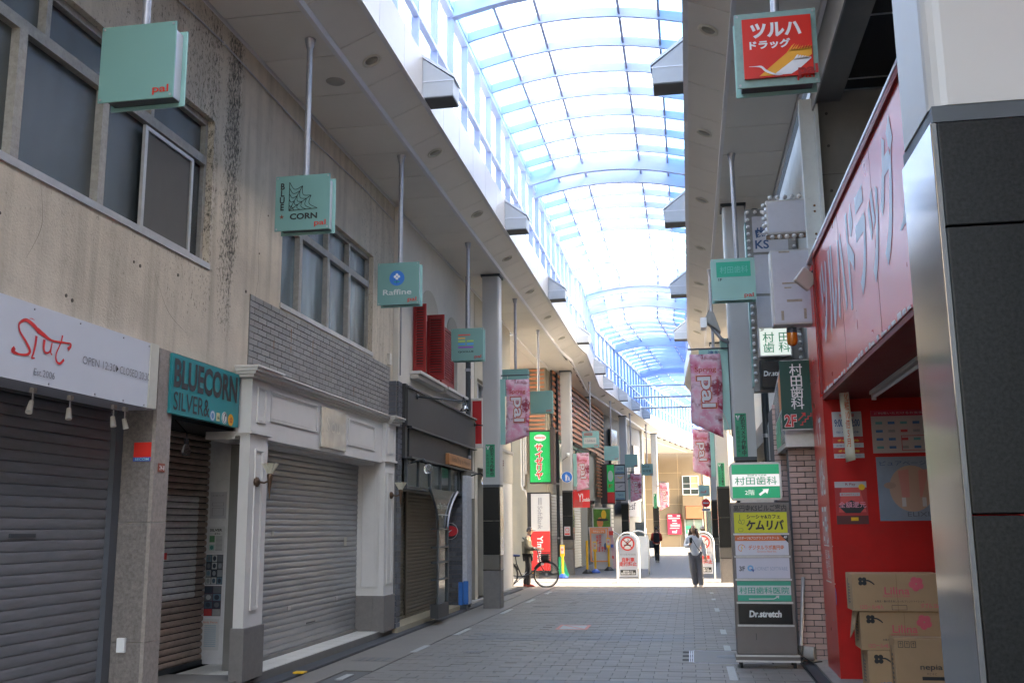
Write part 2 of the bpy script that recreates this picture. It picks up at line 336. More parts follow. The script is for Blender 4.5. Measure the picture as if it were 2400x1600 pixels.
TXT = []
FN = [None]
class Face:
    """a flat graphic plane: u to the viewer's right, v up, n towards the viewer"""
    def __init__(s, parent, o, facing='-y', scale=1, ang=0):
        s.p = parent; s.o = Vector(o)
        if facing == '-y': s.u = Vector((1,0,0)); s.n = Vector((0,-1,0))
        elif facing == '+x': s.u = Vector((0,1,0)); s.n = Vector((1,0,0))
        elif facing == '-x': s.u = Vector((0,-1,0)); s.n = Vector((-1,0,0))
        elif facing == '+z': s.u = Vector((1,0,0)); s.n = Vector((0,0,1))
        s.v = Vector((0,1,0)) if facing == '+z' else Vector((0,0,1)); s.s = scale
        if ang:
            q = Matrix.Rotation(ang, 3, 'Z'); s.u = q @ s.u; s.n = q @ s.n
    def at(s, x, y, d=.003): return s.o + s.u*x*s.s + s.v*y*s.s + s.n*d
    def poly(s, pts, m, name='print', d=.003, t=.002):
        mb = MB(); s.addp(mb, pts, d, t); return mb.build(name, m, s.p)
    def addp(s, mb, pts, d=.003, t=.002):
        mb.prism([s.at(x, y, 0) for x, y in pts], s.n*(d-t), s.n*d)
    def rect(s, x0, y0, x1, y1, m, name='print', d=.003, t=.002): return s.poly([(x0,y0),(x1,y0),(x1,y1),(x0,y1)], m, name, d, t)
    def rects(s, rs, m, name='print', d=.003, t=.002):
        mb = MB()
        for x0, y0, x1, y1 in rs: s.addp(mb, [(x0,y0),(x1,y0),(x1,y1),(x0,y1)], d, t)
        return mb.build(name, m, s.p)
    def ell(s, cx, cy, rx, ry, m, name='print', d=.003, n=28, t=.002): return s.poly([(cx+rx*cos(2*pi*k/n), cy+ry*sin(2*pi*k/n)) for k in range(n)], m, name, d, t)
    def ring(s, cx, cy, r0, r1, m, name='print', d=.003, n=32, a0=0, a1=360):
        mb = MB(); N = n
        for k in range(N):
            a = R(a0 + (a1-a0)*k/N); b = R(a0 + (a1-a0)*(k+1)/N)
            s.addp(mb, [(cx+r0*cos(a),cy+r0*sin(a)),(cx+r1*cos(a),cy+r1*sin(a)),(cx+r1*cos(b),cy+r1*sin(b)),(cx+r0*cos(b),cy+r0*sin(b))], d)
        return mb.build(name, m, s.p)
    def stroke(s, mb, pts, wd, d=.003):
        """ribbon through points (Catmull-Rom), widths interpolated"""
        P = [Vector((x, y)) for x, y in pts]; W = wd if isinstance(wd, (list, tuple)) else [wd]*len(P)
        out = []; ws = []
        for i in range(len(P)-1):
            p0 = P[max(i-1,0)]; p1 = P[i]; p2 = P[i+1]; p3 = P[min(i+2,len(P)-1)]
            for k in range(7):
                t = k/7; out.append(.5*((2*p1)+(p2-p0)*t+(2*p0-5*p1+4*p2-p3)*t*t+(3*p1-p0-3*p2+p3)*t*t*t)); ws.append(W[i]*(1-t)+W[i+1]*t)
        out.append(P[-1]); ws.append(W[-1])
        L_, R_ = [], []
        for i, p in enumerate(out):
            dd = (out[min(i+1,len(out)-1)] - out[max(i-1,0)]); dd = dd.normalized() if dd.length > 1e-6 else Vector((1,0)); nn = Vector((-dd.y, dd.x))*ws[i]/2
            L_.append(p+nn); R_.append(p-nn)
        b = len(mb.v)
        for i in range(len(out)):
            mb.v.append(s.at(L_[i].x, L_[i].y, d)); mb.v.append(s.at(R_[i].x, R_[i].y, d))
        for i in range(len(out)-1): mb.f.append((b+2*i, b+2*i+1, b+2*i+3, b+2*i+2)); mb.sm.append(False)
    def text(s, body, cx, cy, w, h, m, bold=0, d=.004, roll=0, name='lettering', shear=0, ext=.0008, ls=.95):
        c = D.curves.new('lettering', 'FONT'); c.body = body; c.align_x = 'CENTER'; c.offset = bold; c.extrude = 0; c.shear = shear
        c.space_line = ls; c.resolution_u = 3; c.materials.append(m)
        o = D.objects.new(name, c); COL.objects.link(o)
        if s.p: o.parent = s.p
        M3 = Matrix((s.u, s.v, s.n)).transposed() @ Matrix.Rotation(roll, 3, 'Z')
        TXT.append((o, M3, s.at(cx, cy, d) - origin(s.p), w*s.s, h*s.s)); return o
def finish_text():
    bpy.context.view_layer.update()
    for o, M3, c, w, h in TXT:
        bb = [Vector(b) for b in o.bound_box]
        x0 = min(b.x for b in bb); x1 = max(b.x for b in bb); y0 = min(b.y for b in bb); y1 = max(b.y for b in bb)
        if x1 - x0 < 1e-5: continue
        if w and h: sx = w/(x1-x0); sy = h/(y1-y0)
        elif h: sx = sy = h/(y1-y0)
        else: sx = sy = w/(x1-x0)
        o.rotation_mode = 'QUATERNION'; o.rotation_quaternion = M3.to_quaternion(); o.scale = (sx, sy, 1)
        o.location = c - M3 @ Vector(((x0+x1)/2*sx, (y0+y1)/2*sy, 0))
    bpy.context.view_layer.update(); dg = bpy.context.evaluated_depsgraph_get()
    for o, M3, c, w, h in TXT:
        me = D.meshes.new_from_object(o.evaluated_get(dg)); nm = o.name; m2 = D.objects.new('lettering', me); COL.objects.link(m2)
        m2.parent = o.parent; m2.rotation_mode = 'QUATERNION'; m2.rotation_quaternion = o.rotation_quaternion; m2.scale = o.scale; m2.location = o.location
        if not me.materials: me.materials.append(o.data.materials[0])
        cu = o.data; D.objects.remove(o); D.curves.remove(cu)
def frame_rect(mb, F, x0, y0, x1, y1, w, d, t=None):
    t = t if t is not None else .002
    for a in ((x0,y0,x1,y0+w),(x0,y1-w,x1,y1),(x0,y0+w,x0+w,y1-w),(x1-w,y0+w,x1,y1-w)):
        F.addp(mb, [(a[0],a[1]),(a[2],a[1]),(a[2],a[3]),(a[0],a[3])], d, t)

# ================================================================== GROUND
def struct(name, m, *a, **k):
    o = box(name, m, None, *a, **k); o['kind'] = 'structure'; return o
gmb = MB().add([(-400,-60,-.012),(400,-60,-.012),(400,600,-.012),(-400,600,-.012)], [(0,1,2,3)])
g = gmb.build('ground', M_ASPH); g['kind'] = 'structure'
# paved street surface: single pavers nearest the camera, the rest joined
base = box('street_paving', mat('paver_joint', (.05,.048,.045), .9, var=.1), None, -3.62, 1.22, 2, 27.3, -.008, -.004); base['kind'] = 'structure'
PL, PW, PJ = .30, .185, .007
def in_dark(x, y):
    for y0, y1, x0, x1 in ((10.6,10.98,-2.0,-.05),(14.7,15.5,-3.2,-.05),(19.0,19.5,-3.0,-.05),(24.3,25.0,-2.6,-.05)):
        if y0 <= y < y1 and x0 < x < x1: return True
    return False
me_a = unit_box(M_PAVE, PL-PJ, PW-PJ, .02, name='paver'); me_d = unit_box(M_PAVED, PL-PJ, PW-PJ, .02, name='dark_paver')
far = {'a': MB(), 'd': MB(), 'b': MB()}; cnt = 0
row = 0; y = 10.2
while y < 27.2:
    off = (row % 2) * PL/2; x = -3.6 + (off if off else 0)
    xs = []
    if off: xs.append((-3.6, -3.6+off))
    while x < 1.2: xs.append((x, min(x+PL, 1.2))); x += PL
    for xa, xb in xs:
        if xb - xa < .05: continue
        xc = (xa+xb)/2; yc = y + PW/2; z = random.uniform(-.0022, .0014)
        dark = in_dark(xc, yc); brown = xc < -2.2 - (yc-11)*.02 and not dark
        if -.08 < xc < .9 and 12.45 < yc < 13.65: continue
        full = abs(xb-xa-PL) < .01
        if full and not brown and cnt < 300 and -2.2 < xc < .6:
            o = link('paver', me_d if dark else me_a, base, (xc, yc, z-.006)); cnt += 1
        else:
            far['d' if dark else 'b' if brown else 'a'].box(xa+PJ/2, xb-PJ/2, y+PJ/2, y+PW-PJ/2, -.008, z+.004-(.0035 if brown else 0))
    y += PW; row += 1
far['a'].build('far_pavers', M_PAVE, base, kind='stuff')
far['d'].build('far_dark_pavers', M_PAVED, base, kind='stuff')
far['b'].build('worn_pavers', M_PAVEB, base, kind='stuff')
cover = box('manhole_cover', M_STONE, base, -.03, .88, 12.5, 13.6, -.006, .003)
cf = MB()
for i in range(3): cf.box(-.075+.022*i, -.062+.022*i, 12.5, 13.6, -.006, .006)
cf.box(-.03,.88,12.44,12.455,-.006,.006).box(-.03,.88,13.62,13.635,-.006,.006)
cf.build('cover_rim', M_STEEL, cover)
MB().lathe([(0,.004),(.15,.006),(.17,.002)], (.42,13.05,0)).build('handle_recess', M_DSTEEL, cover)
# side street crossing and far street slab (concrete colour), kerbs
struct('crossing_paving', mat('crossing_paver', (.15,.145,.14), .6, var=.1, scale=4), -14, 14, 27.3, 31.3, -.008, .001)
far_pave = struct('far_street_paving', mat('far_paver', (.12,.118,.118), .55, var=.12, scale=3), -7, 6, 31.3, 56, -.008, .0)
struct('far_crossing_paving', mat('crossing_paver2', (.09,.086,.08), .6, var=.1, scale=4), -18, 18, 56, 76, -.008, .001)
jm = MB()
for i in range(26): jm.box(-4.5, 2, 31.5+i*.9, 31.515+i*.9, -.001, .002)
for i in range(13): jm.box(-4.4+i*.5, -4.385+i*.5, 31.4, 55, -.001, .002)
jm.build('paving_joints', M_STONE, far_pave, kind='stuff')
# white edge dashes painted on the paving
dash = MB(); M_DASH = mat('road_paint', (.37,.365,.35), .6, var=.2, scale=30, dirt=.3, dcol=(.3,.3,.3))
for x0, ya, yb in ((-3.82,10.7,11.1),(-3.66,13.1,13.85),(-3.58,15.2,16.15),(-3.56,18.9,19.95),(-3.52,21.6,22.6),(-3.5,24.3,25.2),
                   (.345,11.1,12.15),(.375,13.65,14.2),(.39,15.6,16.3),(.40,19.6,20.4),(.40,22.5,23.0),(.40,24.6,25.1)):
    o = box('painted_dash', M_DASH, base, x0, x0+.085, ya, yb, -.004, .0075)
gum = MB()
for k in range(130):
    x = random.uniform(-3.5, .9); y = random.uniform(10.6, 24); r_ = random.uniform(.008,.026); gum.add([(x+r_*cos(a*1.05)*random.uniform(.7,1.2), y+r_*sin(a*1.05)*random.uniform(.7,1.3), .0012) for a in range(6)], [tuple(range(6))])
gum.build('gum_spots', mat('old_gum',(.10,.095,.09),.8,var=.2), base, kind='stuff')
for k, (x, y, w_, d_) in enumerate(((-4.15,12.2,.5,.35),(-1.3,24.9,.55,.5),(-2.95,13.1,.22,.22),(-3.2,20.6,.35,.3))):
    dc = box('drain_cover', M_STONE, base, x, x+w_, y, y+d_, -.004, .0055); q_ = MB()
    for j in range(4): q_.box(x+w_*(.15+.2*j), x+w_*(.22+.2*j), y+.04, y+d_-.04, .0055, .007)
    q_.build('drain_slots', M_DSTEEL, dc)
fr = Face(base, (-2.15,16.1,.0035), '+z')
fr.rect(0,0,.5,.75, M_DASH, 'painted_notice', .002); 
mb = MB(); frame_rect(mb, fr, 0,0,.5,.75,.05,.006); fr.stroke(mb, [(.04,.72),(.46,.05)], .05, .006); mb.build('notice_border', flat('faded_red_paint',(.55,.14,.10)), base)
# left raised shop steps and dark gutter kerb, right kerb
st = struct('left_shop_step', M_CONC, -7.5, -4.50, 3, 10.1, -.008, .12)
struct('left_gutter_kerb', mat('dark_gutter', (.045,.048,.055), .6, var=.3, scale=20), -4.50, -4.30, 3, 26.2, -.008, .035, bevel=.01)
struct('left_concrete_edge', M_PAVEB, -4.30, -3.95, 3, 11.4, -.008, .004)
struct('left_gutter_paving', M_PAVEB, -4.30, -3.62, 11.4, 27.3, -.008, .003)
struct('right_gutter_kerb', mat('dark_gutter', (.05,.05,.055)), 1.22, 1.34, 3, 27.3, -.008, .02)
struct('right_shop_floor', mat('worn_stone_floor', (.27,.255,.235), .6, var=.2, scale=5, dirt=.3), 1.34, 8, 3, 27.2, -.008, .045)
struct('left_far_step', M_CONCL, -7.5, -4.5, 20.4, 26.3, -.008, .06)
# white tiles in front of the white shop
wt = struct('white_tiled_threshold', M_JOINT, -5.35, -4.50, 10.1, 15.1, -.008, .112)
me_t = unit_box(mat('white_floor_tile', (.60,.58,.53), .35, var=.05, rnd=.05), .16, .30, .02, name='floor_tile')
for i in range(16):
    for j in range(5): link('floor_tile', me_t, wt, (-5.27+j*.168, 10.27+i*.308, .110))
struct('tan_tiled_threshold', mat('tan_floor', (.36,.31,.22), .5, var=.08, scale=3), -5.2, -4.42, 15.1, 20.4, -.008, .112)
for i, (x, y_) in enumerate([(-4.46,12.1),(-4.47,11.15),(-4.35,17.9)]):
    pass
tag_ = box('fallen_yellow_tag', M_YELLOW, None, -4.36, -4.24, 10.86, 10.98, .036, .05); tagit(tag_, 'small yellow scrap lying on the dark gutter below the white pillar', 'litter')

# ================================================================== ARCADE CANOPY
def center(y):
    K = [(-12,-1.52),(30.2,-1.52),(31.8,-1.40),(39.6,-1.67),(57.2,-.12),(68,1.75),(80,4.2)]
    for (a, ca), (b, cb) in zip(K, K[1:]):
        if y <= b: return ca + (cb-ca)*(y-a)/(b-a)
    return K[-1][1]
YS = [i + .0 for i in range(5, 31)] + [31, 31.8] + [32.8 + i*.97 for i in range(8)] + [40.6 + i for i in range(35)]
def P3(y, t, z): return Vector((center(y) + t, y, z))
canopy = thing('arcade_canopy', 'long arcade roof with blue steel ribs, glazed vault and grey soffit panels over the street', 'arcade roof', (-1.52, 5, 0))
def panel(y0, y1, ta, za, tb, zb, th, m, name, nrm, gap=.007):
    """a thin panel spanning t (a->b) and y0->y1 with open joints"""
    a0 = P3(y0+gap, ta, za); b0 = P3(y0+gap, tb, zb); a1 = P3(y1-gap, ta, za); b1 = P3(y1-gap, tb, zb)
    n = Vector(nrm)*th
    return MB().hexa([a0, b0, b1, a1, a0+n, b0+n, b1+n, a1+n]).build(name, m, canopy)
for i in range(len(YS)-1):
    y0, y1 = YS[i], YS[i+1]
    for s in (-1, 1):
        if not (27.0 <= y0 < 41 and s < 0) and not (y0 > 56 and s < 0):
            panel(y0, y1, s*3.05, 6.83, s*2.20, 6.83, .03, M_SOFFIT, 'soffit_panel', (0,0,1))
        panel(y0, y1, s*2.15, 6.90, s*1.71, 7.085, .03, M_SOFFIT, 'inner_soffit_panel', (0,0,1))
        panel(y0, y1, s*1.69, 7.10, s*1.69, 7.70, .03, M_FASCIA, 'fascia_panel', (s,0,0), .004)
def sweep(name, m, sect, y_list, parent=canopy, kind=None):
    """extrude a closed (t,z) section along the canopy line"""
    mb = MB(); n = len(sect); P = []
    for y in y_list: P += [P3(y, t, z) for t, z in sect]
    fs = [(i*n+k, i*n+(k+1)%n, (i+1)*n+(k+1)%n, (i+1)*n+k) for i in range(len(y_list)-1) for k in range(n)]
    fs += [tuple(range(n-1,-1,-1)), tuple((len(y_list)-1)*n + k for k in range(n))]
    mb.add(P, fs); return mb.build(name, m, parent, kind=kind)
def rect_s(t0, t1, z0, z1): return [(t0,z0),(t1,z0),(t1,z1),(t0,z1)]
ALLY = [-8, 5] + YS[1:]
for s in (-1, 1):
    yl = ALLY
    sweep('groove_strip', M_GROOVE, rect_s(s*2.20, s*2.15, 6.815, 6.93), yl)
    sweep('soffit_backing', M_DARK, rect_s(s*3.06, s*2.18, 6.875, 7.0), yl)  # near-black sheet puts shade into the open soffit joints
    sweep('fascia_backing', M_DARK, [(s*2.15,6.95),(s*1.74,7.13),(s*1.74,7.69),(s*1.80,7.69),(s*2.15,7.05)], yl)  # near-black too, painted shade behind the inner soffit and fascia joints
    sweep('fascia_lip', M_GROOVE, rect_s(s*1.66, s*1.72, 7.055, 7.075), yl)
    sweep('roof_deck', M_CONCL, [(s*3.04,7.02),(s*2.16,7.02),(s*1.80,7.20),(s*1.80,7.24),(s*3.04,7.16)], yl)
    sweep('edge_trim', M_GROOVE, rect_s(s*3.06, s*3.10, 6.79, 7.1), yl)
    sweep('clerestory_rail', M_BLUE2, rect_s(s*1.775, s*1.86, 8.31, 8.37), yl)
    sweep('top_rail', M_BLUE2, rect_s(s*1.77, s*1.90, 9.37, 9.45), yl)
    sweep('bottom_rail', M_BLUE2, rect_s(s*1.775, s*1.88, 7.70, 7.76), yl)
# large flat soffit over the crossing on the left
for j, (xa, xb) in enumerate([(-7.2,-6.0),(-6.0,-4.85),(-4.85,-3.75)]):
    for i in range(9):
        ya = 27.0 + i*1.55; yb = ya + 1.55
        if yb > 41: continue
        xb_ = xb if j < 2 else min(center(ya), center(yb)) - 2.2
        box('crossing_soffit_panel', M_SOFFIT, canopy, xa+.008, xb_-.008, ya+.008, yb-.008, 6.83, 6.86)
for j in range(3):
    for i in range(10):
        ya = 56.6 + i*1.9; yb = ya+1.9; xa = -9 + j*2.3; xb_ = xa+2.3 if j < 2 else center(ya)-2.2
        box('crossing_soffit_panel', M_SOFFIT, canopy, xa+.01, xb_-.01, ya+.01, yb-.01, 6.83, 6.86)
box('crossing_soffit_backing', M_CONCL, canopy, -9, -2.2, 56.6, 75.6, 6.88, 7.1)
box('crossing_soffit_backing', M_CONCL, canopy, -7.2, -4.6, 27, 41, 6.88, 7.1)
box('crossing_soffit_right', M_SOFFIT, canopy, 1.70, 3.4, 27, 40, 6.83, 6.86)
# behind-camera length of soffit (plain)
for s in (-1, 1):
    panel(-8, 5, s*3.05, 6.83, s*2.20, 6.83, .03, M_SOFFIT, 'soffit_strip', (0,0,1))
    panel(-8, 5, s*2.15, 6.90, s*1.71, 7.085, .03, M_SOFFIT, 'inner_soffit_strip', (0,0,1))
    panel(-8, 5, s*1.69, 7.10, s*1.69, 7.70, .03, M_FASCIA, 'fascia_strip', (s,0,0))
# posts, clerestory panes, ribs, roof panes
HW = 1.78; RISE = .26; RR = (HW*HW + RISE*RISE)/(2*RISE)
def zv(t): return 9.44 + math.sqrt(max(RR*RR - t*t, 0)) - (RR - RISE)
def rib(y, dz0, dz1, wy, name='rib', m=None):
    mb = MB(); N = 12; ts = [-HW-.04 + (2*HW+.08)*k/N for k in range(N+1)]
    P = []
    for t in ts:
        z = zv(max(min(t, HW), -HW))
        P += [P3(y-wy/2,t,z+dz0), P3(y+wy/2,t,z+dz0), P3(y+wy/2,t,z+dz1), P3(y-wy/2,t,z+dz1)]
    fs = [(i*4+k, i*4+(k+1)%4, (i+1)*4+(k+1)%4, (i+1)*4+k) for i in range(N) for k in range(4)] + [(3,2,1,0), (N*4,N*4+1,N*4+2,N*4+3)]
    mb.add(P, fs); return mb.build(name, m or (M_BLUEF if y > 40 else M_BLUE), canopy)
LANE = [-HW, -1.20, -.57, .72, 1.35, HW]
RIBY = YS
BIG = {14, 30}
for i, y in enumerate(RIBY):
    big = y in BIG
    rib(y, -.10 if big else 0, .16, .13 if big else .05, 'main_arch' if big else 'rib')
    for s in (-1, 1):
        MB().hexa([P3(y-.03, s*1.78, 7.70), P3(y+.03, s*1.78, 7.70), P3(y+.03, s*1.89, 7.70), P3(y-.03, s*1.89, 7.70),
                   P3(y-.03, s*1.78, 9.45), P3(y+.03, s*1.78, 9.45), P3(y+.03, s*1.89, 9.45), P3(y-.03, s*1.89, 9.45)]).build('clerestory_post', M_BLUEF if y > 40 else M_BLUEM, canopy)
        if y > 31 and s < 0:
            pass
for y in (21.72, 22.62): rib(y, -.16, .2, .10, 'main_arch')
for y in (33.9, 36.2, 44.6, 53): rib(y, -.2, .2, .14, 'main_arch')
for i in range(len(RIBY)-1):
    y0, y1 = RIBY[i], RIBY[i+1]
    if abs(y0 - 22) < .1: pass
    for j in range(5):
        ta, tb = LANE[j], LANE[j+1]
        N = 3; mb = MB(); P = []
        for k in range(N+1):
            t = ta + (tb-ta)*k/N; z = zv(t) + .165
            P += [P3(y0+.02,t,z), P3(y1-.02,t,z)]
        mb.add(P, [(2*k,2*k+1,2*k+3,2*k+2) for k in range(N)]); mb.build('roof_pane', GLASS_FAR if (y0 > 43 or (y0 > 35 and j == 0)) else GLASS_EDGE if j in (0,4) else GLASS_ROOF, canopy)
    for s in (-1, 1):
        for za, zb in ((7.76,8.31),(8.37,9.37)):
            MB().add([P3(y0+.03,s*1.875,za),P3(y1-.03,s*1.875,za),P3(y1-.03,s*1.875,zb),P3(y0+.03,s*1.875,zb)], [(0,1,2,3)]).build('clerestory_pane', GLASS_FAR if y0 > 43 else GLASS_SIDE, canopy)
# plain continuation behind the camera so light falls as under the long roof
for t0, t1 in zip(LANE, LANE[1:]):
    MB().add([P3(-8,t0,zv(t0)+.165),P3(5,t0,zv(t0)+.165),P3(5,t1,zv(t1)+.165),P3(-8,t1,zv(t1)+.165)], [(0,1,2,3)]).build('roof_glazing_strip', GLASS_ROOF, canopy)
for s in (-1, 1):
    MB().add([P3(-8,s*1.875,7.76),P3(5,s*1.875,7.76),P3(5,s*1.875,9.37),P3(-8,s*1.875,9.37)], [(0,1,2,3)]).build('clerestory_strip', GLASS_SIDE, canopy)
M_PURL = mat('purlin_grey_blue', (.33,.36,.50), .4, var=.05)
for t in LANE[1:-1]:
    sweep('purlin', M_PURL, rect_s(t-.02, t+.02, zv(t)+.04, zv(t)+.16), ALLY)
sweep('eaves_beam', M_BLUE, rect_s(-1.90, -1.76, 9.45, 9.60), ALLY); sweep('eaves_beam', M_BLUE, rect_s(1.76, 1.90, 9.45, 9.60), ALLY)
# horizontal tie pipes far down the roof
for y, x1, z in ((47,2.2,8.05),(49,2.2,7.75),(51,2.2,7.45)):
    MB().cyl((center(y)-1.6,y,z),(x1,y+.5,z+.05),.05).build('tie_pipe', M_BLUE2 if y < 48 else M_STEEL, canopy)
# downlights
def downlight(x, y, tilt, z, grp):
    t = thing('downlight', None, 'downlight', (x, y, z), grp)
    mb = MB().lathe([(.115,.0),(.12,-.014),(.095,-.016),(.085,.0),(.08,.05),(.0,.055)], (x,y,z), n=24)
    q = Matrix.Translation((x,y,z)) @ Matrix.Rotation(tilt, 4, 'Y') @ Matrix.Translation((-x,-y,-z))
    mb.v = [q @ v for v in mb.v]; mb.build('trim_ring', mat('cream_trim', (.60,.56,.47), .4, var=.03), t)
    m2 = MB().lathe([(0,-.002),(.078,-.002),(.078,.04),(0,.04)], (x,y,z), n=20); m2.v = [q @ v for v in m2.v]
    m2.build('reflector', mat('lamp_recess', (.28,.26,.21), .3, var=.05), t); return t
names = {10.5:'nearest', 13.5:'second', 16.5:'third', 19.5:'fourth', 22.5:'fifth', 25.5:'sixth', 28.5:'seventh'}
for y, nm in names.items():
    l = downlight(-3.46, y, -.40, 6.985, 'round downlights in the soffit'); l['label'] = f'round recessed downlight in the left inner soffit band, {nm} from the front'
    l = downlight(.42, y, .40, 6.985, 'round downlights in the soffit'); l['label'] = f'round recessed downlight in the right inner soffit band, {nm} from the front'
for i, (y, nm) in enumerate(((33,'first'),(36,'second'),(42,'third'),(44.6,'fourth'),(47.2,'fifth'),(50,'sixth'))):
    l = downlight(center(y)-1.93, y, -.40, 6.988, 'round downlights in the soffit'); l['label'] = f'small downlight in the curved soffit beyond the crossing, {nm} of that row'
sp = thing('ceiling_speaker', 'flat round speaker disc in the left soffit beside the nearest sign pole', 'speaker', (-3.95,10.64,6.82))
MB().lathe([(0,-.012),(.10,-.012),(.115,.0),(.115,.01)], (-3.95,10.64,6.83), n=24).build('speaker_cover', mat('speaker_grille', (.36,.34,.31), .6, var=.05), sp)
# floodlight boxes on the fascia
def flood(y, s, lab):
    x0 = center(y) + s*1.69; d = -s
    t = thing('floodlight_box', lab, 'floodlight', (x0, y, 7.1), 'wedge floodlights along the canopy edge')
    def pt(dx, dy, z): return (x0 + d*dx, y + dy, z)
    # wedge: tall at the fascia, blunt at the nose
    MB().hexa([pt(.0,0,7.09),pt(.41,0,7.09),pt(.41,.36,7.09),pt(.0,.36,7.09),pt(.0,0,7.64),pt(.41,0,7.33),pt(.41,.36,7.33),pt(.0,.36,7.64)]).build('housing', mat('floodlight_grey', (.45,.46,.48), .4, var=.04), t, bevel=.008)
    MB().hexa([pt(-.0,-.01,7.65),pt(.43,-.01,7.335),pt(.43,.38,7.335),pt(-.0,.38,7.65),pt(-.0,-.01,7.70),pt(.43,-.01,7.375),pt(.43,.38,7.375),pt(-.0,.38,7.70)]).build('lid', M_ALUW, t)
    MB().hexa([pt(.01,.01,7.078),pt(.40,.01,7.078),pt(.40,.35,7.078),pt(.01,.35,7.078),pt(.01,.01,7.088),pt(.40,.01,7.088),pt(.40,.35,7.088),pt(.01,.35,7.088)]).build('lens', mat('grey_lens',(.09,.095,.10),.6,var=.05), t)
    MB().box(min(x0,x0+d*.425), max(x0,x0+d*.425), y-.006, y+.0, 7.30, 7.315).build('seam', M_ALUW, t)
    return t
for i, y in enumerate((11.85,17.85,23.85,29.9,36.3,40.6,44.6,48.6,52.6)):
    flood(y, -1, 'grey wedge floodlight on the left canopy edge, ' + ['largest and nearest the camera','second from the camera','third from the camera','just before the crossing','over the crossing bend','first past the crossing bend','second past the crossing bend','third past the crossing bend','last before the large banner'][i])
for i, y in enumerate((12.0,18.0,24.0,30.0)):
    flood(y, 1, f'grey wedge floodlight on the right canopy edge, {["nearest","second","third","farthest"][i]} of four')

# ------------------------------------------------------------------ columns
def column(x0, y0, s, lab, gz=2.39, bz=.74, top=6.83, w=.35, dp=.38, seams=None):
    """s=+1: street side faces +X"""
    t = thing('arcade_column', lab, 'column', (x0+w/2, y0, 0), 'columns carrying the arcade roof')
    x1 = x0 + w; e = .045
    def shell(a, b, z0, z1, grow=0):
        # plan with rounded street-side front corner
        pts = []; xs = x1+grow if s > 0 else x0-grow; xo = x0-grow if s > 0 else x1+grow
        r = .05
        pts.append((xo, y0-grow)); 
        cx = xs - s*r
        for k in range(5):
            a_ = R(90*k/4); pts.append((cx + s*r*sin(a_), y0-grow + r - r*cos(a_)))
        for k in range(5):
            a_ = R(90*k/4); pts.append((cx + s*r*cos(a_), y0+dp+grow - r + r*sin(a_)))
        pts.append((xo, y0+dp+grow))
        return MB().prism([(p[0],p[1],0) for p in pts], (0,0,z0), (0,0,z1)).build(a, b, t)
    shell('base', M_STONE, 0, bz)
    box('base_trim', M_CHROME, t, x0-.006, x1+.006, y0-.006, y0+dp+.006, bz, bz+.018)
    shell('upper_cladding', M_COLW, gz+.05, top, 0)
    box('shadow_band', M_DSTEEL, t, x0+.004, x1-.004, y0+.004, y0+dp-.004, gz, gz+.05)
    hs = [bz+.018, bz+.30, (bz+.30+gz)/2, gz]
    shell('lower_panel', mat('bronze_panel', (.13,.12,.11), .35, metal=.4, var=.1), hs[0], hs[1])
    xa, xb = (x0, x1-.016) if s > 0 else (x0+.016, x1)
    gs_ = [hs[1]] + list(seams or (hs[2],)) + [gz]
    for a_, b_ in zip(gs_, gs_[1:]):
        box('granite_panel', M_GRANITE, t, xa, xb, y0, y0+dp, a_+.003, b_-.003, bevel=.003)
    xs0, xs1 = (x1-.015, x1+.004) if s > 0 else (x0-.004, x0+.015)
    MB().box(xs0, xs1, y0+.004, y0+dp-.004, hs[1], gz).build('mirror_panel', M_CHROME, t, bevel=.003)
    box('capital', M_DSTEEL, t, x0-.03, x1+.03, y0-.03, y0+dp+.03, top-.05, top-.001)
    return t
colL1 = column(-4.11, 20.1, 1, 'arcade column on the left beside the dark bar front, black granite lower half')
colL2 = column(-4.18, 33.7, 1, 'arcade column beyond the crossing beside the red and green shop signs', gz=2.72, bz=.84)
colR0 = column(.75, 2.955, -1, 'nearest arcade column filling the right edge, black granite with mirror side', gz=2.76, bz=.74, w=.66, dp=.415, seams=(1.62,2.44))
colR1 = column(.74, 16.3, -1, 'second arcade column on the right behind the lit dental sign', gz=2.6)
colR2 = column(.80, 29.3, -1, 'third arcade column on the right at the edge of the sunlit crossing', gz=2.62, bz=.66)
colL3 = column(-3.20, 48.6, 1, 'pale arcade column on the left in front of the grey building', gz=2.6)
colL4 = column(-2.05, 58.5, 1, 'farthest dark arcade column on the left by the second crossing', gz=2.6)
colR3 = column(.95, 45, -1, 'fourth arcade column on the right by the round red road sign', gz=2.6)
# granite seam highlight of the near column
# dark rain pipes beside the columns
for x, y, r, z1, lab in ((-4.42,20.1,.05,6.8,'dark grey rain pipe standing just left of the left column'),(-4.36,34.0,.055,6.8,'grey rain pipe left of the column beyond the crossing'),
                   (1.28,16.6,.06,6.8,'dark grey rain pipe right of the second right column'),(-4.62,21.1,.045,5.2,'thin dark pipe between the bar front and the left column')):
    t = thing('rain_pipe', lab, 'pipe', (x,y,0)); MB().cyl((x,y,0),(x,y,z1),r).build('pipe', M_DSTEEL, t)
    mb = MB()
    for z in (1.2,3.0,4.8): 
        if z < z1: mb.cyl((x,y,z-.03),(x,y,z+.03),r*1.25)
    mb.build('pipe_clamps', M_STEEL, t)

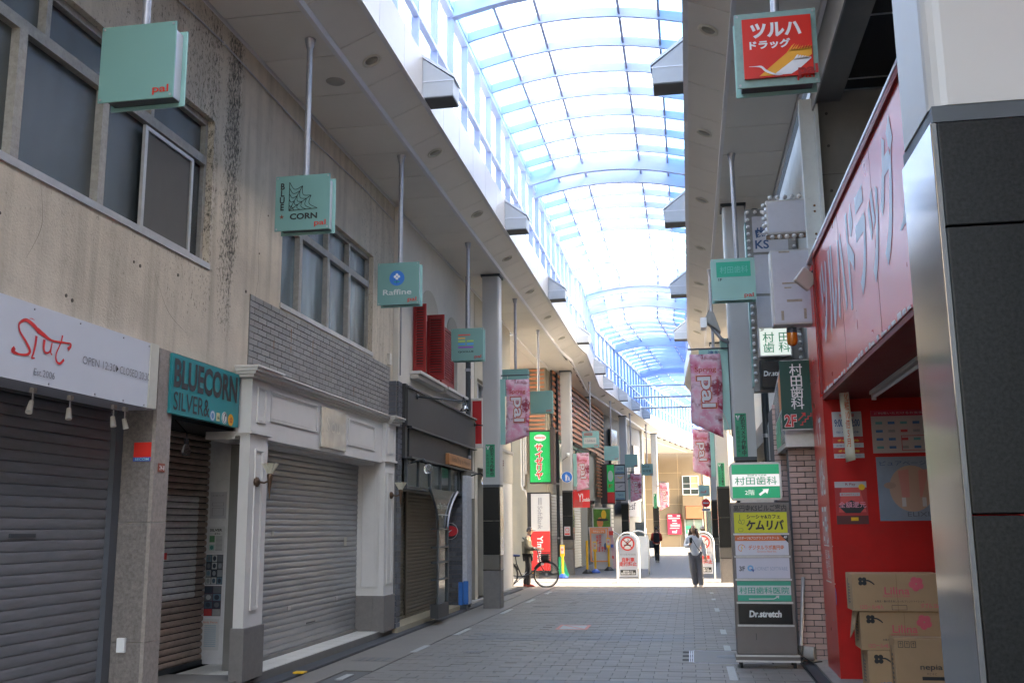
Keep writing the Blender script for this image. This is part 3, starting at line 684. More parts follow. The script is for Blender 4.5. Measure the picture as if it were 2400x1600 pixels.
# ================================================================== LEFT BUILDINGS
WX = -4.59
def wall_holes(name, m, parent, x0, x1, ya, yb, za, zb, holes):
    """wall slab in the Y-Z plane with rectangular openings, built from butted boxes"""
    ys = sorted({ya, yb} | {h[0] for h in holes} | {h[1] for h in holes}); mb = MB()
    for a, b in zip(ys, ys[1:]):
        hs = sorted([(h[2], h[3]) for h in holes if h[0] < (a+b)/2 < h[1]]); z = za
        for h0, h1 in hs:
            if h0 > z: mb.box(x0, x1, a, b, z, h0)
            z = h1
        if z < zb: mb.box(x0, x1, a, b, z, zb)
    return mb.build(name, m, parent)
def shutter(parent, x, ya, yb, z0, z1, pitch, m, prof=.012, name='slat', facing=1):
    """roller shutter slats: each slat its own object sharing one curved mesh"""
    n = max(1, round((z1-z0)/pitch)); p = (z1-z0)/n
    ns = 5; pts = []
    for k in range(ns+1):
        u = k/ns; pts.append((facing*prof*(1-(2*u-1)**2)**.7 if 0 < u < 1 else 0, u*p*.90))
    P = []; 
    for yy in (0, yb-ya):
        P += [(a, yy, b) for a, b in pts]
    k = ns+1; fs = [(i, i+1, k+i+1, k+i) for i in range(ns)]
    b = len(P); P += [(0,0,p*.90),(0,yb-ya,p*.90),(-.012*facing,0,p),(-.012*facing,yb-ya,p)]; fs.append((b,b+1,b+3,b+2))
    me = D.meshes.new(name); me.from_pydata(P, [], fs); me.materials.append(m)
    for q in me.polygons: q.use_smooth = False
    for i in range(n): link(name, me, parent, (x, ya, z0 + i*p))
    box('shutter_backing', M_DARK, parent, x-.03*facing, x-.016*facing, ya, yb, z0, z1)

# ---------- building A: beige render, two strip windows
A = thing('rendered_building', 'stained beige rendered building with metal strip windows above two shuttered shops', 'building', (-6, 9, 0))
W1 = (-1.5, 8.93, 4.16, 5.67); W2 = (10.72, 14.19, 4.16, 5.66)
wall_holes('wall', M_BEIGE, A, -4.80, WX, -9, 15.27, 3.19, 6.80, [W1, W2, (9.90,15.1,3.0,4.10)])
box('upper_wall', M_OFFW, A, -9, -4.82, -9, 15.25, 6.9, 9.0)
box('inner_mass', M_DARK, A, -9, -5.6, -9, 15.25, 0, 6.9)
box('end_wall', M_BEIGE, A, -9, -4.8, 15.15, 15.27, 0, 6.8)
box('corner_pier', M_OFFW, A, -4.80, WX-.004, 15.10, 15.272, 0, 3.19)
def win(parent, ya, yb, z0, z1, zt, mulls, lows, pm):
    f = box('window_frame', M_OLDALU, parent, -4.74, -4.66, ya, ya+.05, z0, z1)
    box('window_frame', M_OLDALU, parent, -4.74, -4.66, yb-.05, yb, z0, z1)
    box('window_sill', M_ALU, parent, -4.76, -4.575, ya-.02, yb+.01, z0-.04, z0+.02)
    box('window_head', M_OLDALU, parent, -4.76, -4.655, ya+.05, yb-.05, z1-.06, z1)
    box('transom', M_OLDALU, parent, -4.745, -4.64, ya+.05, yb-.05, zt-.035, zt+.055)
    for y in mulls: box('mullion', M_OLDALU, parent, -4.745, -4.635, y-.045, y+.045, z0+.02, zt-.035)
    for y in lows: box('upper_mullion', M_OLDALU, parent, -4.74, -4.645, y-.028, y+.028, zt+.055, z1-.06)
    E_ = [ya+.05] + mulls + [yb-.05]
    for a, b in zip(E_, E_[1:]): box('window_pane', pm, parent, -4.715, -4.705, a, b, z0+.02, zt-.035)
    E_ = [ya+.05] + lows + [yb-.05]
    for a, b in zip(E_, E_[1:]): box('upper_pane', pm, parent, -4.725, -4.715, a, b, zt+.055, z1-.06)
win(A, W1[0], W1[1], W1[2], W1[3], 5.22, [-.5,2.3,4.9,6.05,7.12], [0.6,3.6,5.6,6.32,7.85], M_PANE)
win(A, W2[0], W2[1], W2[2], W2[3], 5.20, [11.42,12.40,13.25], [11.42,12.40,13.25], M_PANEB)
# bright sliding screen of the first window
sc_ = box('sliding_screen_frame', M_ALU, A, -4.66, -4.63, 7.73, 7.775, 4.19, 5.15)
for a in ((8.58,8.62,4.19,5.15),(7.775,8.58,4.19,4.225),(7.775,8.58,5.115,5.15)): box('sliding_screen_frame', M_ALU, A, -4.66, -4.63, *a)
box('insect_screen', mat('insect_mesh', (.10,.095,.09), .8, var=.1), A, -4.65, -4.647, 7.775, 8.58, 4.225, 5.115)
for y, z, a, b in ((6.35,4.18,.25,.20),(6.75,4.18,.33,.34)): box('stored_carton', M_BOX, A, -4.90, -4.76, y, y+a, z, z+b)
# gray tiles
tb = box('tile_bed', M_JOINT, A, -4.70, -4.600, 9.90, 15.10, 3.0, 4.10)
TP, TH = .222, .0685
me_tile = unit_box(M_TILE, .02, TP-.009, TH-.009, .0025, name='wall_tile'); tc = 0; rest = MB()
for r_ in range(16):
    z = 4.10 - (r_+.5)*TH
    y = 9.90 + (0 if r_ % 2 else TP/2)
    cells = [] if r_ % 2 else [(9.90, 9.90+TP/2)]
    while y < 15.09: cells.append((y, min(y+TP, 15.10))); y += TP
    for a, b in cells:
        if z > 4.02 and (a > 10.45): pass
        dx = random.uniform(-.001,.001)
        if b-a > TP-.01 and tc < 300 and z > 3.24: link('wall_tile', me_tile, A, (-4.588+dx, (a+b)/2, z)); tc += 1
        elif z > 3.15: rest.box(-4.598, -4.578, a+.0045, b-.0045, z-TH/2+.0045, z+TH/2-.0045)
rest.build('edge_tiles', M_TILE, A, kind='stuff')
rs = MB(); M_RUST = mat('rust_stain', (.22,.10,.04), .8, var=.3, scale=40)
for y, z, h in ((11.05,3.93,.16),(11.75,3.92,.18),(10.55,3.70,.10),(11.05,3.72,.08),(12.45,3.82,.12),(13.35,3.55,.14),(13.9,3.45,.1),(12.9,3.9,.1)):
    rs.add([(-4.576,y-.012,z),(-4.576,y+.012,z),(-4.576,y+.006,z-h),(-4.576,y-.006,z-h)], [(0,1,2,3)])
rs.build('rust_streaks', M_RUST, A)
q = MB(); Fw = Face(A, (WX, 0, 0), '+x')
for y, z in ((5.9,3.75),(7.6,3.85),(7.7,3.84),(8.35,3.92),(6.7,3.35),(6.78,3.33),(10.3,5.1),(10.1,4.6),(9.8,4.1)): q.cyl((WX-.001,y,z),(WX+.003,y,z),random.uniform(.010,.018),n=7)
Fw.stroke(q, [(10.0,4.0),(10.1,4.35),(10.05,4.8),(10.15,5.3)], [.002,.005,.004,.001], .002); Fw.stroke(q, [(14.3,4.1),(14.45,4.5),(14.4,4.9),(14.6,5.2)], [.003,.006,.004,.001], .002); Fw.stroke(q, [(7.9,3.9),(8.2,3.55),(8.6,3.4)], [.001,.004,.001], .002); Fw.stroke(q, [(6.2,3.5),(6.35,3.8),(6.3,4.1)], [.001,.004,.001], .002)
q.build('cracks_and_holes', mat('crack_shadow',(.09,.075,.06),.9,var=0), A, kind='stuff')
box('junction_box', M_OFFW, A, -4.59, -4.54, 14.95, 15.06, 4.12, 4.30, bevel=.005)
# pillar between the shutters
PT = thing('terrazzo_pillar', 'speckled grey terrazzo pillar with small red number plate 24-8 between two roller shutters', 'pillar', (-4.75, 8.23, 0))
for z0, z1 in ((.0,.66),(.664,1.66),(1.664,3.19)):
    box('terrazzo_panel', M_TERRA, PT, -4.92, -4.62, 8.12, 8.34, z0, z1)
    box('edge_panel', M_TERRAL, PT, -4.619, -4.585, 8.105, 8.36, z0, z1)
F = Face(PT, (-4.585, 8.17, 2.10), '+x')
F.rect(0,0,.11,.075, flat('brown_red_plate', (.30,.07,.04)), 'number_plate', .006, .006); F.text('24-8', .055,.037,.085,.04, M_WHITE, .01, d=.009)
o = box('sensor_box', M_WHITE, None, -4.83, -4.755, 8.085, 8.115, .58, .70, bevel=.004); tagit(o, 'small white box mounted low on the terrazzo pillar side', 'box')
F = Face(None, (-4.79, 8.118, 2.19), '-y')
sc = thing('security_plate', 'square red security company plate on the terrazzo pillar', 'sign', (-4.79, 8.118, 2.19)); F.p = sc
F.rect(0,0,.165,.165, flat('bright_red', (.80,.03,.02)), 'plate', .006, .006)
F.rects([(0,0,.165,.035)], flat('blue_strip', (.05,.12,.45)), 'strip', .008); F.text('SECOM', .083,.018,.13,.022, flat('cyan_ink', (.35,.65,.70)), .02, d=.010)
# SLUT shop front
S = thing('dark_roller_shutter', 'wide dark grey roller shutter of the white signed shop at the far left', 'shutter', (-4.95, 6, 0))
shutter(S, -4.95, -2, 8.0, .03, 3.2, .0825, M_SHUT_D, .004)
box('guide_rail', mat('bluish_guide_rail', (.12,.13,.15), .4, metal=.4), S, -4.97, -4.90, 8.0, 8.115, .0, 3.2)
box('hand_slot', M_DSTEEL, S, -4.948, -4.936, 6.75, 7.05, 1.55, 1.58); box('keyhole_plate', mat('brass',(.5,.35,.12),.3,metal=1), S, -4.945, -4.934, 6.2, 6.3, .55, .585)
G = thing('shop_sign', 'long white shop sign with red brush lettering, opening hours in thin grey', 'sign', (-4.52, 4, 2.62))
MB().box(-4.85,-4.52,-2,7.95,2.62,3.18).build('sign_box', M_SIGNW, G)
box('cream_edge', mat('cream_edge',(.55,.53,.46),.5), G, -4.519, -4.512, 7.82, 7.955, 2.625, 3.185)
F = Face(G, (-4.52, 6.05, 2.62), '+x'); q = MB(); M_BR = flat('brush_red', (.72,.03,.03))
for pts, wd in (([(.02,.13),(.0,.08),(.07,.06),(.16,.08),(.19,.14),(.14,.24),(.06,.36),(.05,.46),(.12,.53),(.21,.49),(.28,.42)],[.05,.05,.02,.03,.04,.035,.025,.03,.04,.05,.055]),
                ([(.26,.45),(.34,.40),(.44,.36),(.60,.38),(.67,.39),(.675,.35),(.645,.30)],[.055,.05,.025,.02,.02,.035,.05]),
                ([(.25,.36),(.245,.25),(.23,.12),(.215,.055),(.25,.06)],[.04,.035,.03,.025,.015]),
                ([(.345,.34),(.345,.22),(.37,.17),(.42,.20),(.44,.33)],[.045,.035,.025,.02,.02]), ([(.44,.33),(.43,.2),(.45,.16)],[.02,.02,.015]),
                ([(.56,.47),(.545,.36),(.50,.20),(.505,.10),(.55,.07),(.60,.14)],[.03,.02,.02,.025,.03,.035]),
                ([(.15,.56),(.18,.57),(.21,.56)],[.006,.01,.006])):
    sk_ = globals().get('sk_', 0) + 1; F.stroke(q, [(x*.95, .18+(y-.06)*.53) for x, y in pts], [w_*.62 for w_ in wd] if isinstance(wd, list) else wd, .003+.0006*sk_)
q.build('brush_lettering', M_BR, G)
M_TG = flat('thin_grey_ink', (.22,.22,.24))
F.text('OPEN 12:30', 1.03,.262,.45,.062, M_TG, -.004); F.text('CLOSED 20:30 -', 1.57,.262,.50,.062, M_TG, -.004)
F.poly([(1.27,.235),(1.30,.262),(1.27,.29)], M_BLACKINK); F.text('Est.2006', .36,.085,.24,.05, M_TG, -.004); F.text('G', -.20,.29,.06,.075, M_TG, -.004)
sm = MB()
for x, y in ((-.35,.52),(.2,.525),(.75,.53),(1.35,.53),(1.75,.53),(1.8,.52),(.42,.02),(1.0,.02),(1.4,.02),(1.72,.02),(1.82,.28),(1.82,.03),(-.5,.02)): sm.cyl(F.at(x,y,0), F.at(x,y,.006), .008, n=8)
sm.build('screw_heads', M_STEEL, G, kind='stuff')
# spotlights hanging under it
for i, (y, tl, nm) in enumerate(((5.95,-.5,'cut by the picture edge'),(6.5,-.5,'second from the left'),(6.95,-.25,'in the middle'),(7.55,-.12,'fourth from the left'),(7.72,.05,'nearest the terrazzo pillar'))):
    t = thing('spotlight', f'small white spotlight hanging under the white shop sign, {nm}', 'spotlight', (-4.66, y, 2.62), 'spotlights under the white sign')
    box('track_block', M_OFFW, t, -4.675, -4.645, y-.022, y+.022, 2.585, 2.62)
    MB().cyl((-4.66,y,2.59),(-4.66,y,2.51),.006).build('stem', M_STEEL, t)
    MB().cyl((-4.66,y-.01,2.52),(-4.64,y-.01+tl*.10,2.435),.017,.024,16).build('lamp_head', M_OFFW, t)
# ---------- BLUECORN shop
B2 = thing('old_brown_shutter', 'narrow brown roller shutter with a paler painted patch beside the teal sign', 'shutter', (-5.46, 9.9, .1))
n_ = 44
def bc_part(ya, yb, z0, z1, m): 
    pass
pz = (2.66-.17)/36
me_cache = {}
def slat_mesh(L_, p, prof, m, nm='slat'):
    key = (round(L_,3), m.name)
    if key in me_cache: return me_cache[key]
    P = []; ns = 5; pts = [(prof*(1-(2*k/ns-1)**2)**.7 if 0<k<ns else 0, k/ns*p*.86) for k in range(ns+1)]
    for yy in (0, L_): P += [(a, yy, b) for a, b in pts]
    fs = [(i, i+1, ns+2+i, ns+1+i) for i in range(ns)]
    me = D.meshes.new(nm); me.from_pydata(P, [], fs); me.materials.append(m); me_cache[key] = me; return me
for i in range(36):
    z = .17 + i*pz
    if 10 <= i <= 25:
        link('slat', slat_mesh(1.75, pz, .013, M_SHUT_W), B2, (-5.46, 8.90, z)); link('slat', slat_mesh(.28, pz, .013, M_SHUT_B), B2, (-5.46, 10.65, z))
    else: link('slat', slat_mesh(2.03, pz, .013, M_SHUT_B), B2, (-5.46, 8.90, z))
box('shutter_backing', M_DARK, B2, -5.50, -5.475, 8.34, 10.95, .12, 3.2)
box('bottom_bar', M_DSTEEL, B2, -5.47, -5.44, 8.9, 10.93, .12, .17)
box('red_handle_tape', flat('bright_red', (.8,.03,.02)), B2, -5.448, -5.443, 9.75, 9.98, 1.29, 1.36)
box('shutter_hood', M_DSTEEL, B2, -5.5, -4.95, 8.4, 10.9, 2.66, 3.15)
DW = thing('white_side_wall', 'white painted return wall with a column of pasted posters right of the brown shutter', 'wall', (-5.2, 10.9, 0))
box('wall', mat('scuffed_white_wall', (.70,.69,.70), .7, var=.08, scale=4, dirt=.3, dcol=(.35,.32,.29)), DW, -5.50, -5.06, 10.875, 11.0, .12, 2.66)
box('jamb', mat('scuffed_white_wall', (.6,.6,.6)), DW, -5.055, -4.975, 10.64, 10.9, .12, 2.66, bevel=.008)
box('weathered_edge', M_CONC, DW, -4.97, -4.80, 10.40, 10.9, .12, 3.19)
# posters
def poster(lab, F_args, w_, h_, draw):
    p = thing('poster', lab, 'poster', F_args[0]); F = Face(p, *F_args); F.rect(0,0,w_,h_, flat('poster_paper',(.60,.60,.60)), 'sheet', .003, .003); draw(F); return p
def pics(F, x0, y0, x1, y1, nx, ny, cols, gap=.004):
    for i in range(nx):
        for j in range(ny):
            a = x0+(x1-x0)*i/nx; b = x0+(x1-x0)*(i+1)/nx; c_ = y0+(y1-y0)*j/ny; e = y0+(y1-y0)*(j+1)/ny
            k = random.choice(cols); F.rect(a+gap,c_+gap,b-gap,e-gap, flat('p_%d_%d_%d' % tuple(int(v*100) for v in k), k), 'picture', .005)
            k2 = random.choice(cols); F.ell((a+b)/2, (c_+e)/2, (b-a)*.3, (e-c_)*.34, flat('p_%d_%d_%d' % tuple(int(v*100) for v in k2), k2), 'picture', .007, 10)
blk = [(.03,.04,.06),(.25,.28,.30),(.06,.10,.14),(.45,.47,.48),(.12,.13,.15),(.10,.18,.24)]
X0 = -5.425
def d1(F):
    F.rect(.0,.0,.2,.3, flat('poster_grey',(.50,.49,.53)), 'sheet', .004); F.text('NOTICE OF CLOSING' if False else 'お知らせ', .1,.26,.14,.02, M_TG, d=.006)
    q = MB(); frame_rect(q, F, .03,.03,.17,.12,.003,.006); frame_rect(q, F, .03,.14,.17,.18,.003,.006); q.build('ruled_lines', M_TG, F.p)
poster('pale grey notice sheet highest on the white side wall', ((X0,10.872,1.72),'-y'), .2, .3, d1)
def d2(F):
    F.text('SILVER', .1,.26,.15,.03, M_BLACKINK, .03, d=.006); F.text('& R.C.', .12,.22,.07,.018, M_BLACKINK, .02, d=.006)
    pics(F, .02,.12,.09,.2,1,1,[(.10,.25,.12),(.5,.6,.3)]); pics(F, .02,.03,.09,.10,1,1,[(.05,.22,.20),(.3,.5,.45)])
    F.rects([(.10,.03+.014*k,.18,.036+.014*k) for k in range(12)], M_TG, 'print', .005)
poster('small poster headed SILVER on the white side wall', ((X0-.01,10.872,1.33),'-y'), .2, .3, d2)
poster('dark poster of many small jewellery photos, middle of the white side wall', ((X0-.015,10.872,.985),'-y'), .205, .33, lambda F: (F.rect(0,0,.205,.33, M_BLACKINK, 'sheet', .004), pics(F,.0,.0,.205,.33,3,4,blk)))
poster('dark poster of shirts with two red tiles, on the white side wall', ((X0-.02,10.872,.64),'-y'), .205, .33, lambda F: (F.rect(0,0,.205,.33, flat('poster_maroon',(.06,.02,.04)), 'sheet', .004), pics(F,.0,.08,.205,.33,2,3,blk), pics(F,.0,.0,.205,.08,2,1,[(.45,.04,.04),(.3,.3,.3)])))
def d5(F):
    F.text('Body Pierce', .1,.30,.17,.028, flat('salmon_ink',(.70,.25,.15)), .01, d=.006); F.rects([(.03,.04+.022*k,.17,.05+.022*k) for k in range(11)], flat('pale_blue_ink',(.30,.42,.50)), 'print', .005)
poster('faded poster headed Body Pierce lowest on the white side wall', ((X0-.03,10.872,.27),'-y'), .205, .34, d5)
BS = thing('shop_sign', 'teal shop sign reading BLUECORN SILVER& with four round badges', 'sign', (-4.56, 8.97, 2.62)); M_TEAL = flat('teal_sheet', (.005,.24,.26), rough=.45)
q = MB().box(-4.62,-4.56,8.28,9.68,2.63,3.175).build('sign_panel', M_TEAL, BS)
F = Face(BS, (-4.56,8.28,2.63), '+x'); M_CH = flat('charcoal_letter',(.035,.035,.04))
F.text('BLUECORN', .69,.375,1.30,.27, M_CH, .035); F.text('SILVER&', .40,.12,.70,.17, M_CH, .006)
F.ell(.82,.06,.055,.055, flat('badge_blue',(.10,.22,.42)), 'badge'); F.ring(.82,.06,.03,.045, flat('badge_pale',(.45,.55,.62)), 'badge', .005)
F.rect(.905,.02,.975,.10, flat('badge_cream',(.62,.60,.35)), 'badge'); F.text('66', .94,.055,.045,.04, M_DGREEN, .02, d=.006)
F.ell(1.08,.065,.06,.06, flat('badge_white',(.68,.68,.66)), 'badge'); F.ring(1.08,.065,.047,.052, M_CH, 'badge', .005); q = MB(); F.stroke(q,[(1.07,.03),(1.075,.07),(1.09,.10),(1.10,.08)],.012,.006); q.build('badge', M_CH, BS)
F.ell(1.22,.058,.06,.06, flat('badge_orange',(.80,.38,.03)), 'badge'); F.text('✿', 1.22,.058,.06,.06, flat('rust_ink',(.55,.12,.02)), 0, d=.006)
bl = thing('bare_bulb', 'clear bare light bulb hanging on a wire below the teal sign', 'light bulb', (-4.95,9.35,2.42))
MB().tube([(-4.95,9.1,2.66),(-4.95,9.25,2.6),(-4.95,9.35,2.55),(-4.95,9.35,2.48)],.006,6).build('wire', M_DARK, bl)
MB().cyl((-4.95,9.35,2.50),(-4.95,9.35,2.44),.022).build('bulb_socket', M_DSTEEL, bl)
MB().lathe([(.022,.0),(.045,-.05),(.048,-.075),(.035,-.11),(0,-.12)], (-4.95,9.35,2.44)).build('glass_bulb', mat('bulb_glass',(.92,.95,.97),.03,var=0,trans=.95,ior=1.2), bl)
# ---------- white shop with classical surround
C = thing('white_shopfront', 'white classical shopfront with panelled frieze, pilasters and grey stone plinths around a closed shutter', 'shopfront', (-4.6, 12.6, 0))
YA, YB = 9.70, 15.02
box('frieze', M_WSHOP, C, -4.62, -4.50, YA+.05, YB-.05, 2.55, 3.16)
box('beam_soffit', M_WSHOP, C, -4.95, -4.621, YA+.05, YB-.1, 2.52, 2.60)
def cornice(ya, yb, x):
    for k, (dz0, dz1, e) in enumerate(((3.155,3.185,.02),(3.186,3.215,.05),(3.216,3.25,.08),(3.251,3.27,.10))):
        box('cornice', M_WSHOP, C, -4.62, x+e, ya-e*.8, yb+e*.8, dz0, dz1)
cornice(YA+.55, YB-.4, -4.50); cornice(YA-.02, YA+.52, -4.42); cornice(YB-.36, YB+.03, -4.42)
def moulding(F, x0, y0, x1, y1, w=.022):
    q = MB(); frame_rect(q, F, x0, y0, x1, y1, w, .014, .014); frame_rect(q, F, x0+w*1.5, y0+w*1.5, x1-w*1.5, y1-w*1.5, w*.45, .008, .008); return q.build('panel_moulding', M_WSHOP, F.p)
F = Face(C, (-4.50, 0, 0), '+x'); moulding(F, 10.33, 2.76, 11.76, 3.10); moulding(F, 12.92, 2.70, 14.10, 3.06)
pl = thing('clear_sign_plate', 'blank yellowed acrylic plate with ghost lettering in the middle of the white frieze', 'sign plate', (-4.49,12.3,2.6))
box('acrylic_sheet', mat('yellowed_acrylic', (.40,.39,.37), .15, var=.35, scale=4, dirt=.4, dcol=(.22,.20,.17), coat=.4), pl, -4.497, -4.475, 11.86, 12.78, 2.60, 3.10)
Face(pl, (-4.475,11.86,2.60), '+x').text('Sou', .42,.30,.5,.2, mat('ghost_letter',(.52,.50,.46),.3), -.01, d=.004)
for ya, yb, xb, xw in ((9.76,10.22,-4.46,-4.57),(14.50,15.0,-4.46,-4.60)):
    box('pilaster', M_WSHOP, C, xw, xb, ya, yb, .62, 2.58)
    box('pilaster_head', M_WSHOP, C, -4.619, xb+.01, ya-.015, yb+.015, 2.60, 3.15)
    box('pilaster_collar', M_WSHOP, C, xw-.01, xb+.035, ya-.035, yb+.035, 2.575, 2.605)
    Fp = Face(C, (xb, 0, 0), '+x'); moulding(Fp, ya+.13, .78, yb-.13, 2.42, .016); Fq = Face(C, (xb+.01,0,0), '+x'); moulding(Fq, ya+.12, 2.70, yb-.12, 3.08, .016)
    box('plinth', M_STONE, C, xw-.02, xb+.02, ya-.02, yb+.02, .10, .62, bevel=.006)
q = box('side_reveal', M_WSHOP, C, -4.90, -4.602, 14.50, 15.0, .62, 2.58); box('reveal_plinth', M_STONE, C, -4.90, -4.622, 14.48, 15.02, .10, .62)
Fr = Face(C, (-4.90, 14.50, .6), '-y'); moulding(Fr, .08, .13, .36, 1.80, .012)
WS = thing('grey_roller_shutter', 'silver grey roller shutter filling the white classical shopfront', 'shutter', (-4.88, 12.3, .1))
shutter(WS, -4.88, 11.0, 14.50, .16, 2.60, .0735, M_SHUT_G, .007)
for y_, z_ in ((11.9,.62),(13.6,.62)): box('lock_plate', M_ALU, WS, -4.874, -4.866, y_, y_+.10, z_, z_+.05)
box('pull_slot', M_DSTEEL, WS, -4.874, -4.868, 12.55, 12.85, .40, .42)
Face(WS, (-4.870, 0, 0), '+x').rects([(13.9,1.35,14.02,1.47),(11.35,1.52,11.42,1.57)], mat('faded_sticker',(.45,.43,.36),.6,var=.2,scale=20), 'sticker', .003)
box('bottom_rail', M_CONC, WS, -4.89, -4.85, 11.0, 14.49, .11, .16)
def sconce(x, y, lab):
    t = thing('wall_sconce', lab, 'wall lamp', (x, y, 2.05)); M_BRZ = mat('aged_bronze',(.12,.07,.045),.4,metal=.6)
    MB().lathe([(0,.0),(.055,.004),(.05,.03),(.02,.05),(0,.055)], (x,y,2.08), 'x').build('wall_plate', M_BRZ, t)
    MB().tube([(x+.03,y,2.08),(x+.10,y,2.07),(x+.15,y,2.09)],.010).build('arm', M_BRZ, t)
    MB().lathe([(.004,-.22),(.014,-.12),(.022,-.04),(.03,.0),(.034,.03),(.02,.045)], (x+.16,y,2.12)).build('torch_stem', M_BRZ, t)
    P = []; n = 24
    for k in range(n): P.append((x+.16+.03*cos(2*pi*k/n), y+.03*sin(2*pi*k/n), 2.165))
    for k in range(n): r = .085 + (.008 if k % 2 else -.006); P.append((x+.16+r*cos(2*pi*k/n), y+r*sin(2*pi*k/n), 2.27))
    MB().add(P, [(k,(k+1)%n,n+(k+1)%n,n+k) for k in range(n)]).build('fluted_shade', mat('cream_glass',(.62,.58,.46),.4,var=.03), t)
sconce(-4.46, 9.93, 'bronze torch sconce with cream fluted shade on the left white pilaster')
sconce(-4.46, 14.80, 'bronze torch sconce with cream fluted shade on the right white pilaster')

# ---------- building B: white plaster, red shutters, dark bar front
Bd = thing('white_plaster_building', 'off white plaster building with arched windows and red louvred shutters above a dark bar front', 'building', (-6, 18.5, 0))
wall_holes('wall', M_OFFW, Bd, -4.80, WX-.01, 15.40, 21.55, 2.2, 6.80, [(16.95,18.25,4.24,5.42),(18.95,19.9,4.24,5.42)])
box('wall_return', M_OFFW, Bd, -4.80, -4.50, 15.275, 15.42, 2.2, 6.8)
box('upper_wall', M_OFFW, Bd, -9, -4.82, 15.3, 21.55, 6.9, 9.2)
box('inner_mass', M_DARK, Bd, -9, -5.4, 15.3, 21.55, 0, 6.9)
def arch(y0, y1, z, deep=True):
    mb = MB(); N = 12; cy_ = (y0+y1)/2; r = (y1-y0)/2
    P = [(-4.592, cy_ - r*cos(pi*k/N), z + r*.75*sin(pi*k/N)) for k in range(N+1)]
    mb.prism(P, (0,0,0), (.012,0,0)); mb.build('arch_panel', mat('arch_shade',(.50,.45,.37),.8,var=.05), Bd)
arch(16.95,18.25,5.42); arch(18.95,19.9,5.42)
for ya, yb in ((16.95,18.25),(18.95,19.9)):
    box('window_pane', M_DGLASS, Bd, -4.76, -4.74, ya, yb, 4.24, 5.42)
for ya, yb in ((16.3,18.2),(18.35,20.1)):
    box('window_sill', M_WSHOP, Bd, -4.62, -4.40, ya, yb, 4.17, 4.22); box('sill_moulding', M_WSHOP, Bd, -4.60, -4.46, ya+.04, yb-.04, 4.10, 4.168)
M_RS = flat('red_shutter_paint', (.30,.012,.012), rough=.45)
def red_shutter(y0, y1, x0, x1, z0, z1):
    """leaf from (x0,y0) to (x1,y1)"""
    d = Vector((x1-x0, y1-y0, 0)); Lg = d.length; d.normalize(); nn = Vector((d.y, -d.x, 0)); o = Vector((x0,y0,0))
    def b(a, b_, za, zb, t0, t1): 
        return [o+d*a+nn*t0+Vector((0,0,za)), o+d*b_+nn*t0+Vector((0,0,za)), o+d*b_+nn*t1+Vector((0,0,za)), o+d*a+nn*t1+Vector((0,0,za)),
                o+d*a+nn*t0+Vector((0,0,zb)), o+d*b_+nn*t0+Vector((0,0,zb)), o+d*b_+nn*t1+Vector((0,0,zb)), o+d*a+nn*t1+Vector((0,0,zb))]
    MB().hexa(b(0,.05,z0,z1,0,.04)).hexa(b(Lg-.05,Lg,z0,z1,0,.04)).hexa(b(.05,Lg-.05,z0,z0+.1,0,.04)).hexa(b(.05,Lg-.05,z1-.05,z1,0,.04)).build('shutter_leaf_frame', M_RS, Bd)
    z = z0+.11
    while z < z1-.06: MB().hexa(b(.05,Lg-.05,z,z+.028,.004,.030)).build('louvre_blade', M_RS, Bd); z += .048
    MB().hexa(b(.05,Lg-.05,z0+.1,z1-.05,-.002,.003)).build('shutter_leaf_back', M_DARK, Bd)
red_shutter(16.5, 16.5, -4.59, -4.36, 4.22, 5.42)
red_shutter(17.45, 17.45, -4.59, -4.27, 4.22, 5.42)
red_shutter(18.0, 19.1, -4.50, -4.52, 4.24, 5.36)
# dark bar front
Bf = thing('dark_bar_front', 'charcoal timber bar front with glass transom above an olive shutter', 'shopfront', (-4.5, 17.8, 0))
M_CHAR = mat('charcoal_boards', (.038,.037,.039), .6, var=.15, scale=8, bump=.15)
box('upper_fascia', M_CHAR, Bf, -4.60, -4.36, 15.35, 20.55, 3.20, 3.80); box('fascia_cap', M_DSTEEL, Bf, -4.62, -4.33, 15.32, 20.58, 3.80, 3.83)
box('lower_fascia', M_CHAR, Bf, -4.60, -4.40, 15.60, 20.45, 2.72, 3.17); box('fascia_lip', M_DSTEEL, Bf, -4.62, -4.34, 15.55, 20.6, 2.69, 2.72); box('middle_lip', M_DSTEEL, Bf, -4.6, -4.33, 15.5, 20.6, 3.17, 3.20)
box('left_return', M_CHAR, Bf, -4.75, -4.38, 15.30, 15.42, 2.68, 3.86)
for k in range(6):
    ya = 15.55 + k*.75; box('transom_pane', M_DGLASS, Bf, -4.45, -4.435, ya+.02, ya+.71, 2.25, 2.67)
    box('transom_bar', M_DSTEEL, Bf, -4.46, -4.41, ya-.018, ya+.018, 2.25, 2.69)
box('transom_bar', M_DSTEEL, Bf, -4.46, -4.41, 20.03, 20.07, 2.25, 2.69); box('transom_sill', M_DSTEEL, Bf, -4.5, -4.40, 15.5, 20.1, 2.20, 2.25)
box('porch_ceiling', M_CHAR, Bf, -5.0, -4.5, 15.5, 20.1, 2.23, 2.30)
OS = thing('olive_roller_shutter', 'olive brown roller shutter behind the bar porch', 'shutter', (-4.78,17,0.12))
shutter(OS, -4.78, 15.6, 16.68, .16, 2.24, .062, M_SHUT_O, .008); shutter(OS, -4.78, 16.74, 19.45, .16, 2.24, .062, M_SHUT_O, .008)
box('centre_post', M_SHUT_O, OS, -4.78, -4.74, 16.68, 16.74, .12, 2.24); box('bottom_rail', M_SHUT_O, OS, -4.79, -4.75, 15.6, 19.45, .112, .16)
